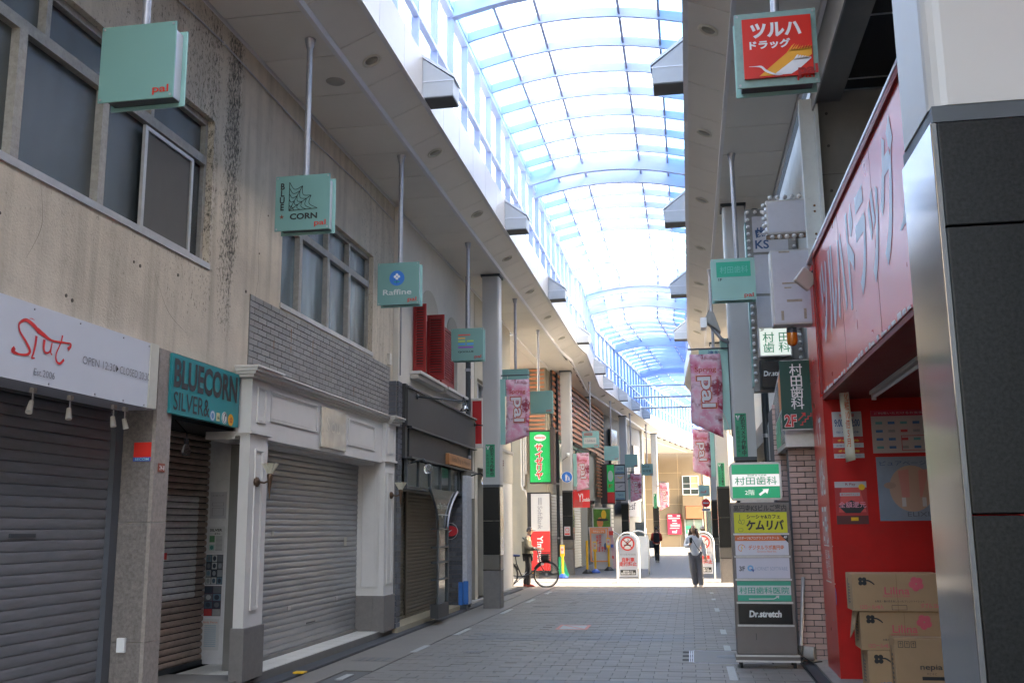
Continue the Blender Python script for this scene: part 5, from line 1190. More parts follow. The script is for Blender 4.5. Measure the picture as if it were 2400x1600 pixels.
def pay(F,w,h):
    F.rect(0,h*.86,w,h, flat('crimson_band',(.42,.02,.05)), 'band', .006); F.text('ご利用いただけるお支払い方法', w*.5,h*.93,w*.9,h*.06, M_PAP, 0, d=.008)
    for i in range(5):
        for j in range(4): k = random.choice([(.05,.15,.35),(.5,.06,.06),(.25,.25,.25),(.1,.3,.3)]); F.rect(w*(.06+.18*i),h*(.10+.19*j),w*(.16+.18*i),h*(.16+.19*j), flat('pc%d%d' % (int(k[0]*99),int(k[1]*99)), k), 'logo_box', .006)
    q = MB(); frame_rect(q, F, w*.42,h*.05,w*.97,h*.40,.006,.008); q.build('box_outline', flat('crimson_band',(.42,.02,.05)), F.p)
sheet('wide payment methods notice high on the red wall', 1.93,2.32,2.62,2.77, flat('pinkish_paper',(.42,.36,.35)), pay)
def eli(F,w,h):
    F.ell(w*.5,h*.5,w*.33,h*.36, flat('peach',(.42,.27,.20)), 'circle', .006); F.text('ピュアベージュ', w*.45,h*.90,w*.8,h*.07, NAVY, 0, d=.008); F.text('ELIXIR', w*.62,h*.10,w*.42,h*.07, flat('dark_slate',(.10,.12,.15)), 0, d=.008)
    pk = flat('tube_pink',(.50,.20,.17))
    for a, s in ((.38,-1),(.68,1)):
        F.poly([(w*(a-.07),h*.78),(w*(a+.09),h*.80),(w*(a+.06*-s+.02),h*.36),(w*(a+.02*-s-.05),h*.36)], pk, 'tube', .010); F.rect(w*(a-.04),h*.22,w*(a+.02),h*.36, M_PAP, 'tube_cap', .011)
    F.ell(w*.18,h*.55,w*.09,h*.05, flat('ring_tone',(.34,.22,.17)), 'stamp', .008)
sheet('large blue grey cosmetics poster reading ELIXIR with two pink tubes', 1.95,1.62,2.62,2.28, mat('blue_grey_poster',(.20,.24,.30),.5,var=.2,scale=2), eli)
hb = thing('hanging_price_banner', 'narrow cream paper banner with red figures hanging from the red band', 'banner', (1.6,10.6,2.95)); 
P = []; N = 10
for j in range(N+1): v = j/N; P += [(1.545+.02*v, 10.5+.02*sin(v*6), 3.02-.82*v), (1.625+.02*v, 10.42+.02*sin(v*6), 3.02-.80*v)]
o = MB().add(P, [(2*j,2*j+1,2*j+3,2*j+2) for j in range(N)], True).build('paper_strip', mat('cream_paper',(.55,.50,.38),.7,var=.08), hb); o.modifiers.new('thick','SOLIDIFY').thickness = .003
F = Face(hb, (1.545,10.40,2.2), '-y'); F.text('化\n粧\n10\n倍\n5\n月', .05,.42,.045,.55, flat('orange_red_ink',(.60,.12,.05)), .01, d=.0)
hb2 = box('blue_pink_flyer', mat('violet_flyer',(.40,.35,.50),.5,var=.5,scale=2), None, 1.55, 1.58, 5.9, 5.95, 2.1, 3.0); hb2.location.x -= .0; tagit(hb2, 'narrow violet paper strip hanging beside the near mirror column', 'flyer')
fl = thing('unlit_tube_lamp', 'unlit fluorescent tube lamps under the dark red ceiling of the drugstore', 'lamp', (1.9,8,2.8))
for x, y0, y1 in ((1.85,6.0,10.4),):
    box('lamp_base', M_WSHOP, fl, x-.03, x+.03, y0, y1, 2.86, 2.895)
    MB().cyl((x,y0+.05,2.83),(x,y0+1.9,2.83),.016).cyl((x,y0+2.1,2.83),(x,y1-.1,2.83),.016).build('tube', M_WHITE, fl)
    for y in (y0+.03, y0+1.92, y0+2.08, y1-.08): box('lamp_socket', M_WSHOP, fl, x-.02, x+.02, y, y+.03, 2.80, 2.858)
# cardboard boxes
def clover(F, cx, cy, r, m, stalk=True, n=4, d=.003):
    q = MB()
    for k in range(n):
        a = 2*pi*k/n + pi/4; pts = []
        for j in range(14):
            b = 2*pi*j/14; pts.append((cx + r*.55*cos(a) + r*.45*cos(b), cy + r*.55*sin(a) + r*.45*sin(b)))
        F.addp(q, pts, d+.0003*k, .001)
    q.build('clover_mark', m, F.p)
    if stalk: q = MB(); F.stroke(q, [(cx+r*.3,cy),(cx+r*1.1,cy+r*.15),(cx+r*1.9,cy-r*.25),(cx+r*2.4,cy-r*.7)], [r*.15,r*.3,r*.3,r*.2], d); q.build('clover_stalk', m, F.p)
M_INKG = flat('grey_black_ink',(.07,.06,.05)); M_BLU = flat('blue_ink',(.03,.12,.35))
def carton(x0, x1, y0, y1, z0, z1, lab, kind, rot=0):
    t = thing('cardboard_box', lab, 'box', (x0, y0, z0), 'cartons stacked by the drugstore wall'); t.rotation_euler[2] = rot
    MB().box(x0, x1, y0, y1, z0, z1).build('carton_body', M_BOX, t, bevel=.006)
    box('tape_seam', mat('parcel_tape',(.34,.20,.10),.3,var=.05), t, x0+.02, x1-.02, (y0+y1)/2-.025, (y0+y1)/2+.025, z1, z1+.001)
    F = Face(t, (x0, y0, z0), '-y'); w_, h_ = x1-x0, z1-z0; S_ = Face(t, (x0, y1, z0), '-x')
    S_.rects([((y1-y0)*.3,h_*.15,(y1-y0)*.36,h_*.85)]+[((y1-y0)*.42,h_*(.2+.08*k),(y1-y0)*.6,h_*(.24+.08*k)) for k in range(7)], M_INKG, 'side_print', .002)
    if kind == 'lilina':
        F.rect(w_*.5,0,w_*.505,h_, mat('box_seam',(.28,.17,.09),.8), 'seam', .002); clover(F, w_*.12, h_*.80, h_*.13, M_BLACKINK, True, 4); clover(F, w_*.72, h_*.73, h_*.20, M_PINKINK, False, 5)
        F.text('Lilina', w_*.50,h_*.55,w_*.28,h_*.20, M_PINKINK, .01); F.text('PRINTED TOILET PAPER', w_*.49,h_*.40,w_*.30,h_*.05, M_PINKINK, 0)
        F.text('お風呂・春の花をあしらったプリントトイレット', w_*.52,h_*.27,w_*.55,h_*.06, M_INKG, .01); F.text('12ロール×8入', w_*.21,h_*.12,w_*.26,h_*.12, M_PINKINK, .01); F.text('ダブル 25m', w_*.86,h_*.16,w_*.22,h_*.13, M_PINKINK, .01)
        q = MB(); frame_rect(q, F, w_*.43,h_*.04,w_*.60,h_*.17,.004,.003); q.build('print_frame', M_INKG, t)
    elif kind == 'lilina_blue':
        clover(F, w_*.12, h_*.80, h_*.13, M_BLACKINK, True, 4); F.text('12ロール', w_*.26,h_*.2,w_*.26,h_*.12, M_BLU, .01)
    else:
        F.text('nepia', w_*.55,h_*.50,w_*.34,h_*.12, M_INKG, .01); F.text('ネピネピ', w_*.55,h_*.40,w_*.16,h_*.045, M_INKG, 0); F.rect(w_*.40,h_*.29,w_*.74,h_*.35, M_BLACKINK, 'label_bar'); 
        for k in range(3): q = MB(); frame_rect(q, F, w_*(.06+.1*k),h_*.84,w_*(.14+.1*k),h_*.95,.005,.003); q.build('handling_mark', M_INKG, t); F.text('↑', w_*(.10+.1*k),h_*.90,w_*.04,h_*.07, M_INKG, .01)
    return t
carton(1.60,2.40,10.22,10.62,.045,.42, 'lowest of three stacked cartons, blue twelve roll print', 'lilina_blue')
carton(1.555,2.36,10.25,10.63,.422,.775, 'middle carton of the stack with bent side flap and pink Lilina print', 'lilina')
carton(1.50,2.31,10.22,10.60,.778,1.125, 'topmost stacked carton with pink Lilina lettering and clover', 'lilina')
carton(1.80,2.36,9.98,10.21,.045,.56, 'front carton reading nepia, standing before the stack', 'nepia')
fp = MB().add([(1.545,10.60,.775),(1.545,10.30,.775),(1.505,10.32,.60),(1.50,10.57,.50)], [(0,1,2,3)]).build('bent_flap', M_BOX, None)
fp.modifiers.new('thick','SOLIDIFY').thickness = .005; fp.parent = [o for o in D.objects if o.get('label','').startswith('middle carton')][0]; fp.location = -origin(fp.parent)
# concrete building above the drugstore
RB = thing('concrete_building', 'fair faced concrete building with dark louvred recess above the red drugstore sign', 'building', (3,6,0))
cw = box('concrete_wall', M_CONC, RB, 1.62, 6.0, 11.6, 12.0, 4.53, 6.62)
q = MB()
for x in (1.78,2.5,3.2):
    for z in (4.9,5.4,5.95,6.35): q.cyl((x,11.598,z),(x,11.592,z),.018,n=10)
q.build('tie_holes', mat('tie_hole',(.07,.068,.06),.9,var=0), RB); box('pour_joint', mat('tie_hole',(.07,.068,.06)), RB, 1.62, 4, 11.596, 11.5995, 5.60, 5.605)
box('edge_beam', M_CONC, RB, 1.62, 1.95, 2.0, 11.6, 6.50, 6.95); box('beam_side', M_CONCL, RB, 1.60, 1.618, 2.0, 11.5, 6.35, 6.95)
box('recess_ceiling', mat('black_slatted_ceiling',(.012,.012,.013),.8,var=0), RB, 1.95, 6.0, 2.0, 11.6, 6.64, 6.95)
for y in (3.2,4.9,6.6,8.2,9.8,11.3): box('ceiling_strip', M_STEEL, RB, 1.95, 6.0, y, y+.02, 6.630, 6.642)
box('recess_back_wall', M_CONC, RB, 6.0, 6.3, -9, 12.0, 0, 13.2); box('upper_mass', M_COLW, RB, 1.75, 12, -9, 12.0, 7.2, 13.2); box('street_wall', M_CONCL, RB, 1.95, 2.3, -9, 2.0, 0, 7.2); box('far_mass', M_CONC, RB, 3.8, 5.99, -9, 11.59, 0, 6.6)  # unseen upper mass, height set to keep sun off the arcade roof
pm_ = mat('pale_steel_post',(.58,.60,.58),.5,var=.06,scale=5,dirt=.15); box('steel_post', pm_, RB, 1.46, 1.62, 11.48, 11.60, 4.53, 6.50); box('post_flange', pm_, RB, 1.62, 1.66, 11.40, 11.48, 4.6, 6.4)
q = MB()
for z in (5.20,5.13,4.86,4.80): q.cyl((1.56,11.48,z),(1.56,11.455,z),.014,.004,8)
q.build('rusty_bolts', M_RUST, RB)

# ================================================================== RIGHT: TENANT BUILDING WITH SIGNS
TB = thing('tenant_building', 'tenant building with ribbed grey cladding and pink brick entrance behind the signs', 'building', (3,20,0))
box('ribbed_cladding', M_DARK, TB, 1.80, 1.82, 12.0, 27.2, 3.6, 8); mc = mat('grey_cladding_sheet',(.42,.42,.39),.5,var=.05,scale=2,dirt=.15)
for k in range(38): box('cladding_sheet', mc, TB, 1.765, 1.798, 12.01+k*.4, 12.40+k*.4, 3.6, 7.2)
box('mass', M_CONCL, TB, 1.83, 12, 12.0, 27.55, 3.6, 13.2); box('entrance_back', M_DARK, TB, 3.2, 12, 12.3, 27.55, 0, 3.6); box('lintel', M_CONC, TB, 1.5, 3.2, 12.6, 27.5, 3.2, 3.6)  # unseen upper part of the mass raised to block sun from the glazing
box('end_wall', M_CONCL, TB, 1.9, 3.2, 27.4, 27.55, 0, 3.2)
box('glass_front', M_DGLASS, TB, 1.9, 1.93, 15.2, 27.0, .05, 3.2)
for y in (15.2,17.2,19.2,21.2,23.2,25.2,27): box('glass_front_post', M_ALU, TB, 1.86, 1.95, y-.03, y+.03, .05, 3.2)
PBk = thing('pink_brick_pillar', 'pillar of pink glazed bricks beside the red drugstore pillar', 'brick pillar', (1.35,12.6,0))
box('mortar_core', mat('dark_joint',(.10,.09,.085),.9,var=0), PBk, 1.215, 1.60, 12.575, 12.9, .02, 2.86)
bricks(PBk, '-y', 1.205, 1.60, 12.555, 0, .02, 2.86, .185, .0665, M_BRICKP, .02, .009, limit=150)
PB2 = thing('pink_brick_pillar', 'farther pillar of pink bricks half hidden behind the tenant sign stand', 'brick pillar', (1.25,13.6,0))
box('mortar_core', mat('dark_joint',(.1,.09,.085)), PB2, 1.125, 1.45, 13.52, 14.2, .02, 3.1); bricks(PB2, '-y', 1.12, 1.30, 13.50, 0, .02, 3.1, .18, .0665, M_BRICKP, .02, .009, limit=100); bricks(PB2, '-y', 1.34, 1.48, 13.35, 0, .02, 3.1, .18, .0665, M_BRICKP, .02, .009, limit=100)
for x in (1.305, 1.325): MB().cyl((x,13.42,.05),(x,13.42,3.1),.010).build('door_pole', M_CHROME, PB2)
mbx = thing('letter_tray', 'grey hooded leaflet box fixed between the two pink brick pillars', 'leaflet box', (1.2,12.9,1.5)); box('tray', mat('smoky_plastic',(.30,.28,.29),.3,var=.1), mbx, 1.17, 1.37, 12.85, 12.98, 1.30, 1.66); box('brown_side', mat('brown_ply',(.22,.15,.07),.6), mbx, 1.155, 1.168, 12.84, 12.99, 1.30, 1.62)
MB().lathe([(0,.0),(.115,0),(.115,.10),(0,.10)], (1.27,12.86,1.63), 'y').build('hood', mat('slate_hood',(.12,.14,.19),.4), mbx)
for z in (1.40,1.52): box('tray_rail', M_DSTEEL, mbx, 1.17, 1.37, 12.842, 12.849, z, z+.012)
pk = thing('folded_umbrella_pole', 'dark metal pole leaning against the pink bricks behind the sign stand', 'pole', (1.2,12.5,0)); MB().cyl((1.19,12.38,.06),(1.29,12.5,.98),.022).build('pole', M_STEEL, pk); MB().cyl((1.185,12.375,.03),(1.20,12.39,.22),.036).build('pole_sleeve', M_DSTEEL, pk)
pt_ = thing('white_paint_can', 'pale round can lying on the floor by the pink brick pillar', 'can', (1.3,12.45,.1)); MB().cyl((1.20,12.46,.13),(1.36,12.40,.13),.075).build('can_body', M_CONCL, pt_)
# power cord and chain
cd_ = thing('power_cord', 'black cord hanging from the tenant sign stand to the ground', 'cord', (1.15,12.2,1.5)); MB().tube([(1.15,12.25,1.6),(1.14,12.28,1.1),(1.15,12.3,.6),(1.16,12.28,.3),(1.14,12.22,.22),(1.2,12.2,.12),(1.30,12.2,.055),(1.42,12.3,.055)],.007,6).build('cable', M_DARK, cd_)
# signs stuck out over the street
def outrig(nm, lab, x0, x1, y, z0, z1, m, dp=.22, frame=M_ALU, r=.0):
    t = thing(nm, lab, 'sign', (x0, y, z0)); MB().box(x0, x1, y, y+dp, z0, z1).build('case', frame, t, bevel=.012)
    box('face_panel', m, t, x0+.022, x1-.022, y-.008, y-.001, z0+.022, z1-.022, bevel=.004); return t, Face(t, (x0, y-.008, z0), '-y')
M_BLK = mat('blank_sign_acrylic',(.52,.52,.58),.35,var=.05,scale=4,dirt=.1)
t, F = outrig('blank_bulb_sign', 'blank white sign edged with round bulbs, highest beside the concrete wall', 1.06, 1.58, 12.0, 5.03, 5.46, M_BLK, .25)
def bulbs(t, pts, y, r=.028):
    for x, z in pts:
        MB().lathe([(0,-1.5*r),(.7*r,-1.3*r),(r,-.5*r),(.9*r,.2*r),(.5*r,.75*r),(.5*r,r)], (x,y,z), 'y', 12).build('bulb', mat('pearl_bulb',(.62,.60,.60),.15,var=.02,coat=.5), t)
bulbs(t, [(1.12+.085*k, 5.495) for k in range(6)] + [(1.035,5.40-.085*k) for k in range(5)] + [(1.12+.085*k,5.0) for k in range(5)], 12.02, .03)
box('bulb_rail', mat('rusty_rail',(.20,.14,.10),.7,var=.3,scale=30), t, 1.05, 1.58, 12.02, 12.06, 4.985, 5.028)
t, F = outrig('blank_tall_sign', 'tall blank white sign with brown tape marks above the orange warning lamp', 1.03, 1.48, 11.5, 3.82, 4.70, M_BLK, .22)
F.rects([(.10,.84,.22,.86),(.12,.47,.30,.49),(.14,.42,.22,.435),(.16,.26,.33,.29),(.09,.05,.12,.16),(.34,.06,.37,.18)], mat('tape_residue',(.36,.30,.24),.7,var=.3,scale=30), 'tape_mark', .003)
am = thing('warning_lamp', 'orange rotating warning lamp under the tall blank sign', 'lamp', (1.23,11.6,3.7)); M_AMB = mat('amber_dome',(.62,.17,.02),.15,var=.1,coat=.5)
MB().lathe([(0,.0),(.055,.0),(.06,-.05),(.062,-.06),(.0,-.06)], (1.235,11.6,3.80)).build('lamp_collar', M_DSTEEL, am); MB().lathe([(.058,0),(.060,-.09),(.05,-.13),(.02,-.15),(0,-.15)], (1.235,11.6,3.74)).build('amber_dome', M_AMB, am)
spk = thing('outdoor_antenna_box', 'small tilted beige square box on the corner of the red sign', 'antenna box', (1.37,11.1,4.27)); q = MB().box(-.10,.10,-.03,.03,-.10,.10); 
mtx = Matrix.Translation((1.35,11.0,4.22)) @ Matrix.Rotation(R(18),4,'Z') @ Matrix.Rotation(R(38),4,'Y'); q.v = [mtx @ v for v in q.v]; q.build('beige_case', mat('beige_plastic',(.46,.40,.36),.5,var=.04), spk, bevel=.018)
MB().tube([(1.40,11.04,4.26),(1.44,11.05,4.32),(1.46,11.0,4.34)],.014,6).build('bracket', M_DSTEEL, spk)
# bulb column with stacked panels
bc = thing('bulb_framed_sign_column', 'tall column of blank sign panels framed by rows of round bulbs', 'sign column', (1.07,15,3.5))
box('case', mat('old_grey_case',(.28,.27,.26),.6,var=.15,scale=8), bc, 1.02, 1.74, 15.0, 15.25, 3.52, 6.30); box('left_side', M_AQUA, bc, 1.00, 1.019, 15.0, 15.25, 3.6, 6.1)
for z0, z1 in ((5.62,6.18),(4.98,5.58),(4.45,4.94)): box('blank_panel', M_BLK, bc, 1.11, 1.62, 14.985, 14.999, z0, z1, bevel=.003)
Face(bc,(1.11,14.985,5.62),'-y').text('歯\nKS', .13,.22,.20,.34, NAVY, .02)
bulbs(bc, [(1.045+.0*k, 6.24-.112*k) for k in range(24)] + [(1.70, 5.9-.112*k) for k in range(18)] + [(1.16+.1*k,6.24) for k in range(5)], 14.97, .03)
t, F = outrig('lit_dental_sign', 'lit white dental clinic sign with four green characters, marked 2F', 1.09, 1.56, 14.72, 3.98, 4.42, mat('lit_white_acrylic',(.80,.92,.90),.4,var=0,emit=.03), .2)
F.text('村 田\n歯 科', .25,.21,.38,.30, mat('green_letter',(.02,.36,.20),.5,var=0), .006); F.text('2F', .06,.40,.055,.035, M_BLACKINK, .01)
t, F = outrig('black_stretch_sign', 'black hanging sign reading Dr.stretch below the lit dental sign', 1.09, 1.56, 14.75, 3.52, 3.94, flat('gloss_black',(.012,.012,.014),rough=.25), .2, M_BLACKINK)
F.text('Dr.stretch', .24,.22,.38,.075, M_WHITE, .02, shear=.1)
# slanted window sign + dark green sign
sl = thing('slanted_window_sign', 'grey framed sign box with slanted panes lettered Dr.stretch beside the green sign', 'sign box', (1.0,13.2,2.5))
# side face along Y leaning: quad prism
pa = [(1.165,12.36,3.54),(1.165,12.36,2.42),(1.165,15.0,2.42),(1.165,15.0,3.54)]
MB().prism([(1.165,12.32,3.54),(1.165,12.32,2.50),(1.165,14.9,2.50),(1.165,14.9,3.0)], (0,0,0), (.45,0,0)).build('sign_body', M_ALU, sl)
for k, (ya, yb) in enumerate(((12.40,12.85),(12.9,13.5),(13.55,14.3))):
    zt = lambda y: 3.54 - (y-12.32)*(.54/2.58) - .06
    for j, (u0, u1) in enumerate(((0,.45),(.5,1))):
        za0 = 2.56+(zt(ya)-2.56)*u0; za1 = 2.56+(zt(ya)-2.56)*u1; zb0 = 2.56+(zt(yb)-2.56)*u0; zb1 = 2.56+(zt(yb)-2.56)*u1
        MB().prism([(1.160,ya,za0),(1.160,yb,zb0),(1.160,yb,zb1),(1.160,ya,za1)], (0,0,0), (.004,0,0)).build('sign_pane', (M_ORANGE if (k,j)==(0,1) else M_GREEN if (k,j)==(1,0) else M_PANEB), sl)
Face(sl,(1.159,14.2,2.7),'-x').text('Dr.stretch', .5,.12,.9,.16, M_WHITE, .01, d=.004)
gs = thing('dark_green_dental_sign', 'dark green dental clinic sign with white characters, red 2F and stair arrow', 'sign', (1.18,12.3,2.72))
box('case', M_ALUW, gs, 1.125, 1.475, 12.08, 12.16, 2.68, 3.50); box('green_face', M_DGREEN, gs, 1.115, 1.47, 12.065, 12.078, 2.69, 3.495)
F = Face(gs, (1.105,12.065,2.68), '-y', .955); F.text('村\n田\n歯\n科', .205,.53,.155,.56, M_WHITE, .008, ls=.9)
M_R2 = flat('sign_red2',(.55,.04,.04)); F.text('2F', .11,.11,.15,.16, M_WHITE, .06, d=.003); F.text('2F', .11,.11,.14,.15, M_R2, .03, d=.005)
q = MB()
for k in range(4): F.addp(q, [(.22+.035*k,.05+.035*k),(.255+.035*k,.05+.035*k),(.255+.035*k,.062+.035*k),(.22+.035*k,.062+.035*k)], .005); F.addp(q, [(.243+.035*k,.05+.035*k),(.255+.035*k,.05+.035*k),(.255+.035*k,.095+.035*k),(.243+.035*k,.095+.035*k)], .007)
F.stroke(q, [(.20,.11),(.28,.19)], .014, .005); F.addp(q, [(.24,.205),(.29,.205),(.29,.155)], .005); q.build('stair_arrow', M_R2, gs)
jb = thing('spot_fixture', 'beige junction box with a small spotlight under the green sign', 'light fixture', (1.35,12.4,2.5)); box('junction_box', mat('cream_plastic',(.48,.44,.32),.5), jb, 1.30, 1.40, 12.40, 12.48, 2.50, 2.60, bevel=.006); MB().lathe([(.02,-.06),(.05,-.05),(.055,.0),(.03,.04),(0,.05)], (1.48,12.42,2.57)).build('spot_head', M_CONCL, jb); MB().cyl((1.40,12.44,2.54),(1.46,12.43,2.55),.015).build('spot_arm', M_STEEL, jb)
# ---------- tenant sign stand
TS = thing('tenant_sign_stand', 'tall grey rolling tenant sign stand, yellow panel on top, black panel lowest', 'sign stand', (.8,12.2,0))
M_ST = mat('brown_grey_metal',(.155,.135,.128),.45,metal=.3,var=.06)
MB().box(.475,1.145,12.15,12.36,.14,1.85).build('stand_body', M_ST, TS, bevel=.006)
box('foot_box', M_ST, TS, .455, 1.16, 12.05, 12.45, .085, .135); box('foot_trim', M_ALU, TS, .455, 1.16, 12.04, 12.05, .13, .15); box('foot_trim', M_ALU, TS, .455, 1.16, 12.04, 12.05, .07, .09)
for x in (.50,1.09):
    for y in (12.1,12.4): MB().cyl((x,y,.035),(x+.03,y,.035),.035).build('castor_wheel', M_DARK, TS)
F = Face(TS, (.475,12.15,.14), '-y'); W_ = .67
F.text('高円寺KSビルご案内', .335,1.645,.60,.075, M_BLACKINK, .015)
def pan(z0, z1, m): F.rect(.035,z0-.14,.635,z1-.14, m, 'tenant_panel', .010, .010); return z0-.14
for z in (1.487,1.232,.972,.715,.462): F.rect(.02,z-.14-.012,.65,z-.14+.008, M_ALU, 'panel_rail', .018, .018)
a = pan(1.50,1.735, flat('lemon_panel',(.62,.60,.03))); F.text('シーシャ&カフェ', .37,a+.185,.38,.05, M_BLACKINK, .03, d=.013); F.text('ケムリバ', .385,a+.09,.43,.12, M_BLACKINK, .045, d=.013, shear=.1)
q = MB(); F.stroke(q, [(.10,a+.21),(.10,a+.16),(.085,a+.12),(.12,a+.11),(.10,a+.16)], .006, .013); F.stroke(q, [(.12,a+.14),(.15,a+.15),(.145,a+.11),(.12,a+.095)], .004, .013); F.stroke(q, [(.08,a+.05),(.09,a+.02),(.125,a+.02),(.13,a+.05),(.08,a+.05)], .004, .013); q.build('pipe_and_cup', flat('dark_green_ink',(.08,.16,.04)), TS)
a = pan(1.245,1.475, flat('panel_white',(.60,.60,.66))); F.rect(.035,a+.165,.635,a+.23, flat('vermilion',(.70,.16,.05)), 'band', .012); F.poly([(.55,a+.23),(.635,a+.23),(.635,a+.14)], M_BLACKINK, 'corner', .014); F.text('4F', .605,a+.205,.04,.03, M_WHITE, .02, d=.016)
F.text('eスポーツ&プログラミングスクール', .30,a+.197,.47,.035, M_WHITE, .01, d=.014); F.text('デジタルラボ高円寺', .385,a+.09,.40,.055, flat('vermilion',(.7,.16,.05)), .02, d=.012); F.text('Groove New Inc.', .39,a+.045,.22,.022, flat('vermilion',(.7,.16,.05)), 0, d=.012)
F.ring(.105,a+.085,.035,.041, flat('vermilion',(.7,.16,.05)), 'headphone', .012, 24, 0, 270); q = MB(); F.stroke(q,[(.12,a+.12),(.10,a+.085),(.115,a+.085),(.10,a+.05)], .006, .012); q.build('bolt', M_YELLOW, TS)
a = pan(.985,1.215, flat('panel_lilac',(.55,.55,.63))); F.text('3F', .10,a+.11,.065,.055, M_BLACKINK, .02, d=.012); F.ring(.195,a+.115,.015,.035, flat('hornet_blue',(.15,.38,.62)), 'emblem', .012); F.poly([(.19,a+.11),(.24,a+.10),(.225,a+.07)], flat('hornet_navy',(.08,.12,.32)), 'emblem', .014); F.text('HORNET SOFTWARE', .43,a+.11,.36,.042, flat('steel_blue_ink',(.28,.34,.46)), .0, d=.012)
a = pan(.73,.955, flat('dental_green',(.03,.36,.24))); F.rect(.035,a+.07,.635,a+.175, flat('panel_pale',(.50,.57,.56)), 'band', .012); F.text('村田歯科医院', .335,a+.122,.56,.075, flat('dental_green',(.03,.36,.24)), .012, d=.014)
q = MB(); F.stroke(q,[(.16,a+.025),(.44,a+.027)], .012, .013); F.stroke(q,[(.44,a+.027),(.48,a+.05)], .012, .013); F.addp(q,[(.46,a+.06),(.50,a+.065),(.495,a+.03)], .013); q.build('arrow', flat('panel_pale',(.5,.57,.56)), TS)
a = pan(.475,.70, flat('gloss_black',(.012,.012,.014))); F.text('Dr.stretch', .335,a+.115,.36,.075, M_WHITE, .035, d=.012, shear=.1)
F.rect(.22,.16,.225,.235, M_DARK, 'slot', .002)
LB = thing('lit_dental_lightbox', 'lit green and white dental lightbox with an arrow on top of the sign stand', 'lightbox', (.78,12.2,1.85))
q = MB(); pts = []; x0, x1, z0, z1, r = .485,1.075,1.875,2.315,.05
for cx_, cz_, a0 in ((x1-r,z1-r,0),(x0+r,z1-r,90),(x0+r,z0+r,180),(x1-r,z0+r,270)):
    for k in range(5): a_ = R(a0+22.5*k); pts.append((cx_+r*cos(a_), 12.14, cz_+r*sin(a_)))
q.prism(pts, (0,0,0), (0,.16,0)); q.build('rounded_case', M_ALU, LB); box('lightbox_foot', M_ALU, LB, .60, .98, 12.16, 12.28, 1.851, 1.874)
F = Face(LB, (.485,12.14,1.875), '-y'); Lw = mat('lit_white_face',(.80,.83,.85),.4,var=0,emit=.035); Lg = mat('lit_green_face',(.0,.36,.17),.4,var=0,emit=.02)
F.rect(.025,.16,.565,.30, Lw, 'lit_band', .006); F.rect(.025,.025,.565,.158, Lg, 'lit_band', .006); F.rect(.025,.302,.565,.415, Lg, 'lit_band', .006)
Gk = mat('green_letter',(.02,.36,.20)); F.text('村田歯科', .295,.225,.48,.095, Gk, .006, d=.009, ls=1); F.text('夜8時まで診療', .31,.287,.22,.02, Gk, .01, d=.009); F.text('2階', .22,.09,.11,.06, Lw, .0, d=.009)
q = MB(); F.stroke(q,[(.33,.06),(.40,.11)], .026, .009); F.addp(q,[(.365,.125),(.44,.13),(.42,.07)], .010); q.build('arrow', Lw, LB)
tagit(o, None)

# ================================================================== BEYOND THE CROSSING, LEFT
SZ = thing('restaurant_building', 'cream corner building with terracotta louvres above shop shutters, beyond the crossing', 'building', (-6,38,0))
def wallseg(nm, m, p, a, b, z0, z1, th=.25, off=0):
    """upright slab from a to b (xy), thickness to the left"""
    a = Vector((*a,0)); b = Vector((*b,0)); d = (b-a).normalized(); n = Vector((-d.y, d.x, 0)); o_ = n*off
    P = [a+o_, b+o_, b+o_+n*th, a+o_+n*th]
    return MB().hexa([p_+Vector((0,0,z0)) for p_ in P] + [p_+Vector((0,0,z1)) for p_ in P]).build(nm, m, p)
WA, WB = (-4.55,33.2), (-3.95,47.2)
M_CREAM = mat('cream_tile_wall',(.33,.30,.235),.7,var=.05,scale=2)
wallseg('wall', M_CREAM, SZ, WA, WB, 2.75, 8.5); box('front_wall', M_CREAM, SZ, -5.75, -4.58, 33.0, 33.25, 2.4, 8.5); box('front_pier', M_CREAM, SZ, -5.75, -5.20, 33.0, 33.3, 0, 2.4)
box('mass', M_CONC, SZ, -11, -4.95, 33.3, 47, 0, 8.4)
def on(u, off=0): 
    a = Vector((*WA,0)); b = Vector((*WB,0)); d = (b-a); n = Vector((-d.y, d.x, 0)).normalized(); p = a + d*u - n*off; return p
def rail(u0, u1, z, off, h, m, nm, z1=None):
    z1 = z if z1 is None else z1; a = on(u0, off); b = on(u1, off); n = (on(0,1)-on(0,0))*.05
    return MB().hexa([a+Vector((0,0,z)), b+Vector((0,0,z1)), b+n+Vector((0,0,z1)), a+n+Vector((0,0,z)), a+Vector((0,0,z+h)), b+Vector((0,0,z1+h)), b+n+Vector((0,0,z1+h)), a+n+Vector((0,0,z+h))]).build(nm, m, SZ)
for k in range(11): rail(.02 if k > 2 else .02, .99, 4.72+k*.20, .10, .10, M_LOUVRE, 'louvre_rail')
for k in range(13): rail(.80, .99, 2.85+k*.15, .10, .07, M_LOUVRE, 'louvre_rail')
for k in range(16): box('louvre_rail', M_LOUVRE, SZ, -5.70+.0, -4.62, 32.86, 32.90, 4.75+k*.14, 4.81+k*.14)
q = MB()
for u in (.02,.35,.68,.99): p = on(u,.08); q.box(p.x-.03,p.x+.03,p.y-.03,p.y+.03,2.8 if u > .9 else 4.6,7.0)
q.build('louvre_post', M_DSTEEL, SZ)
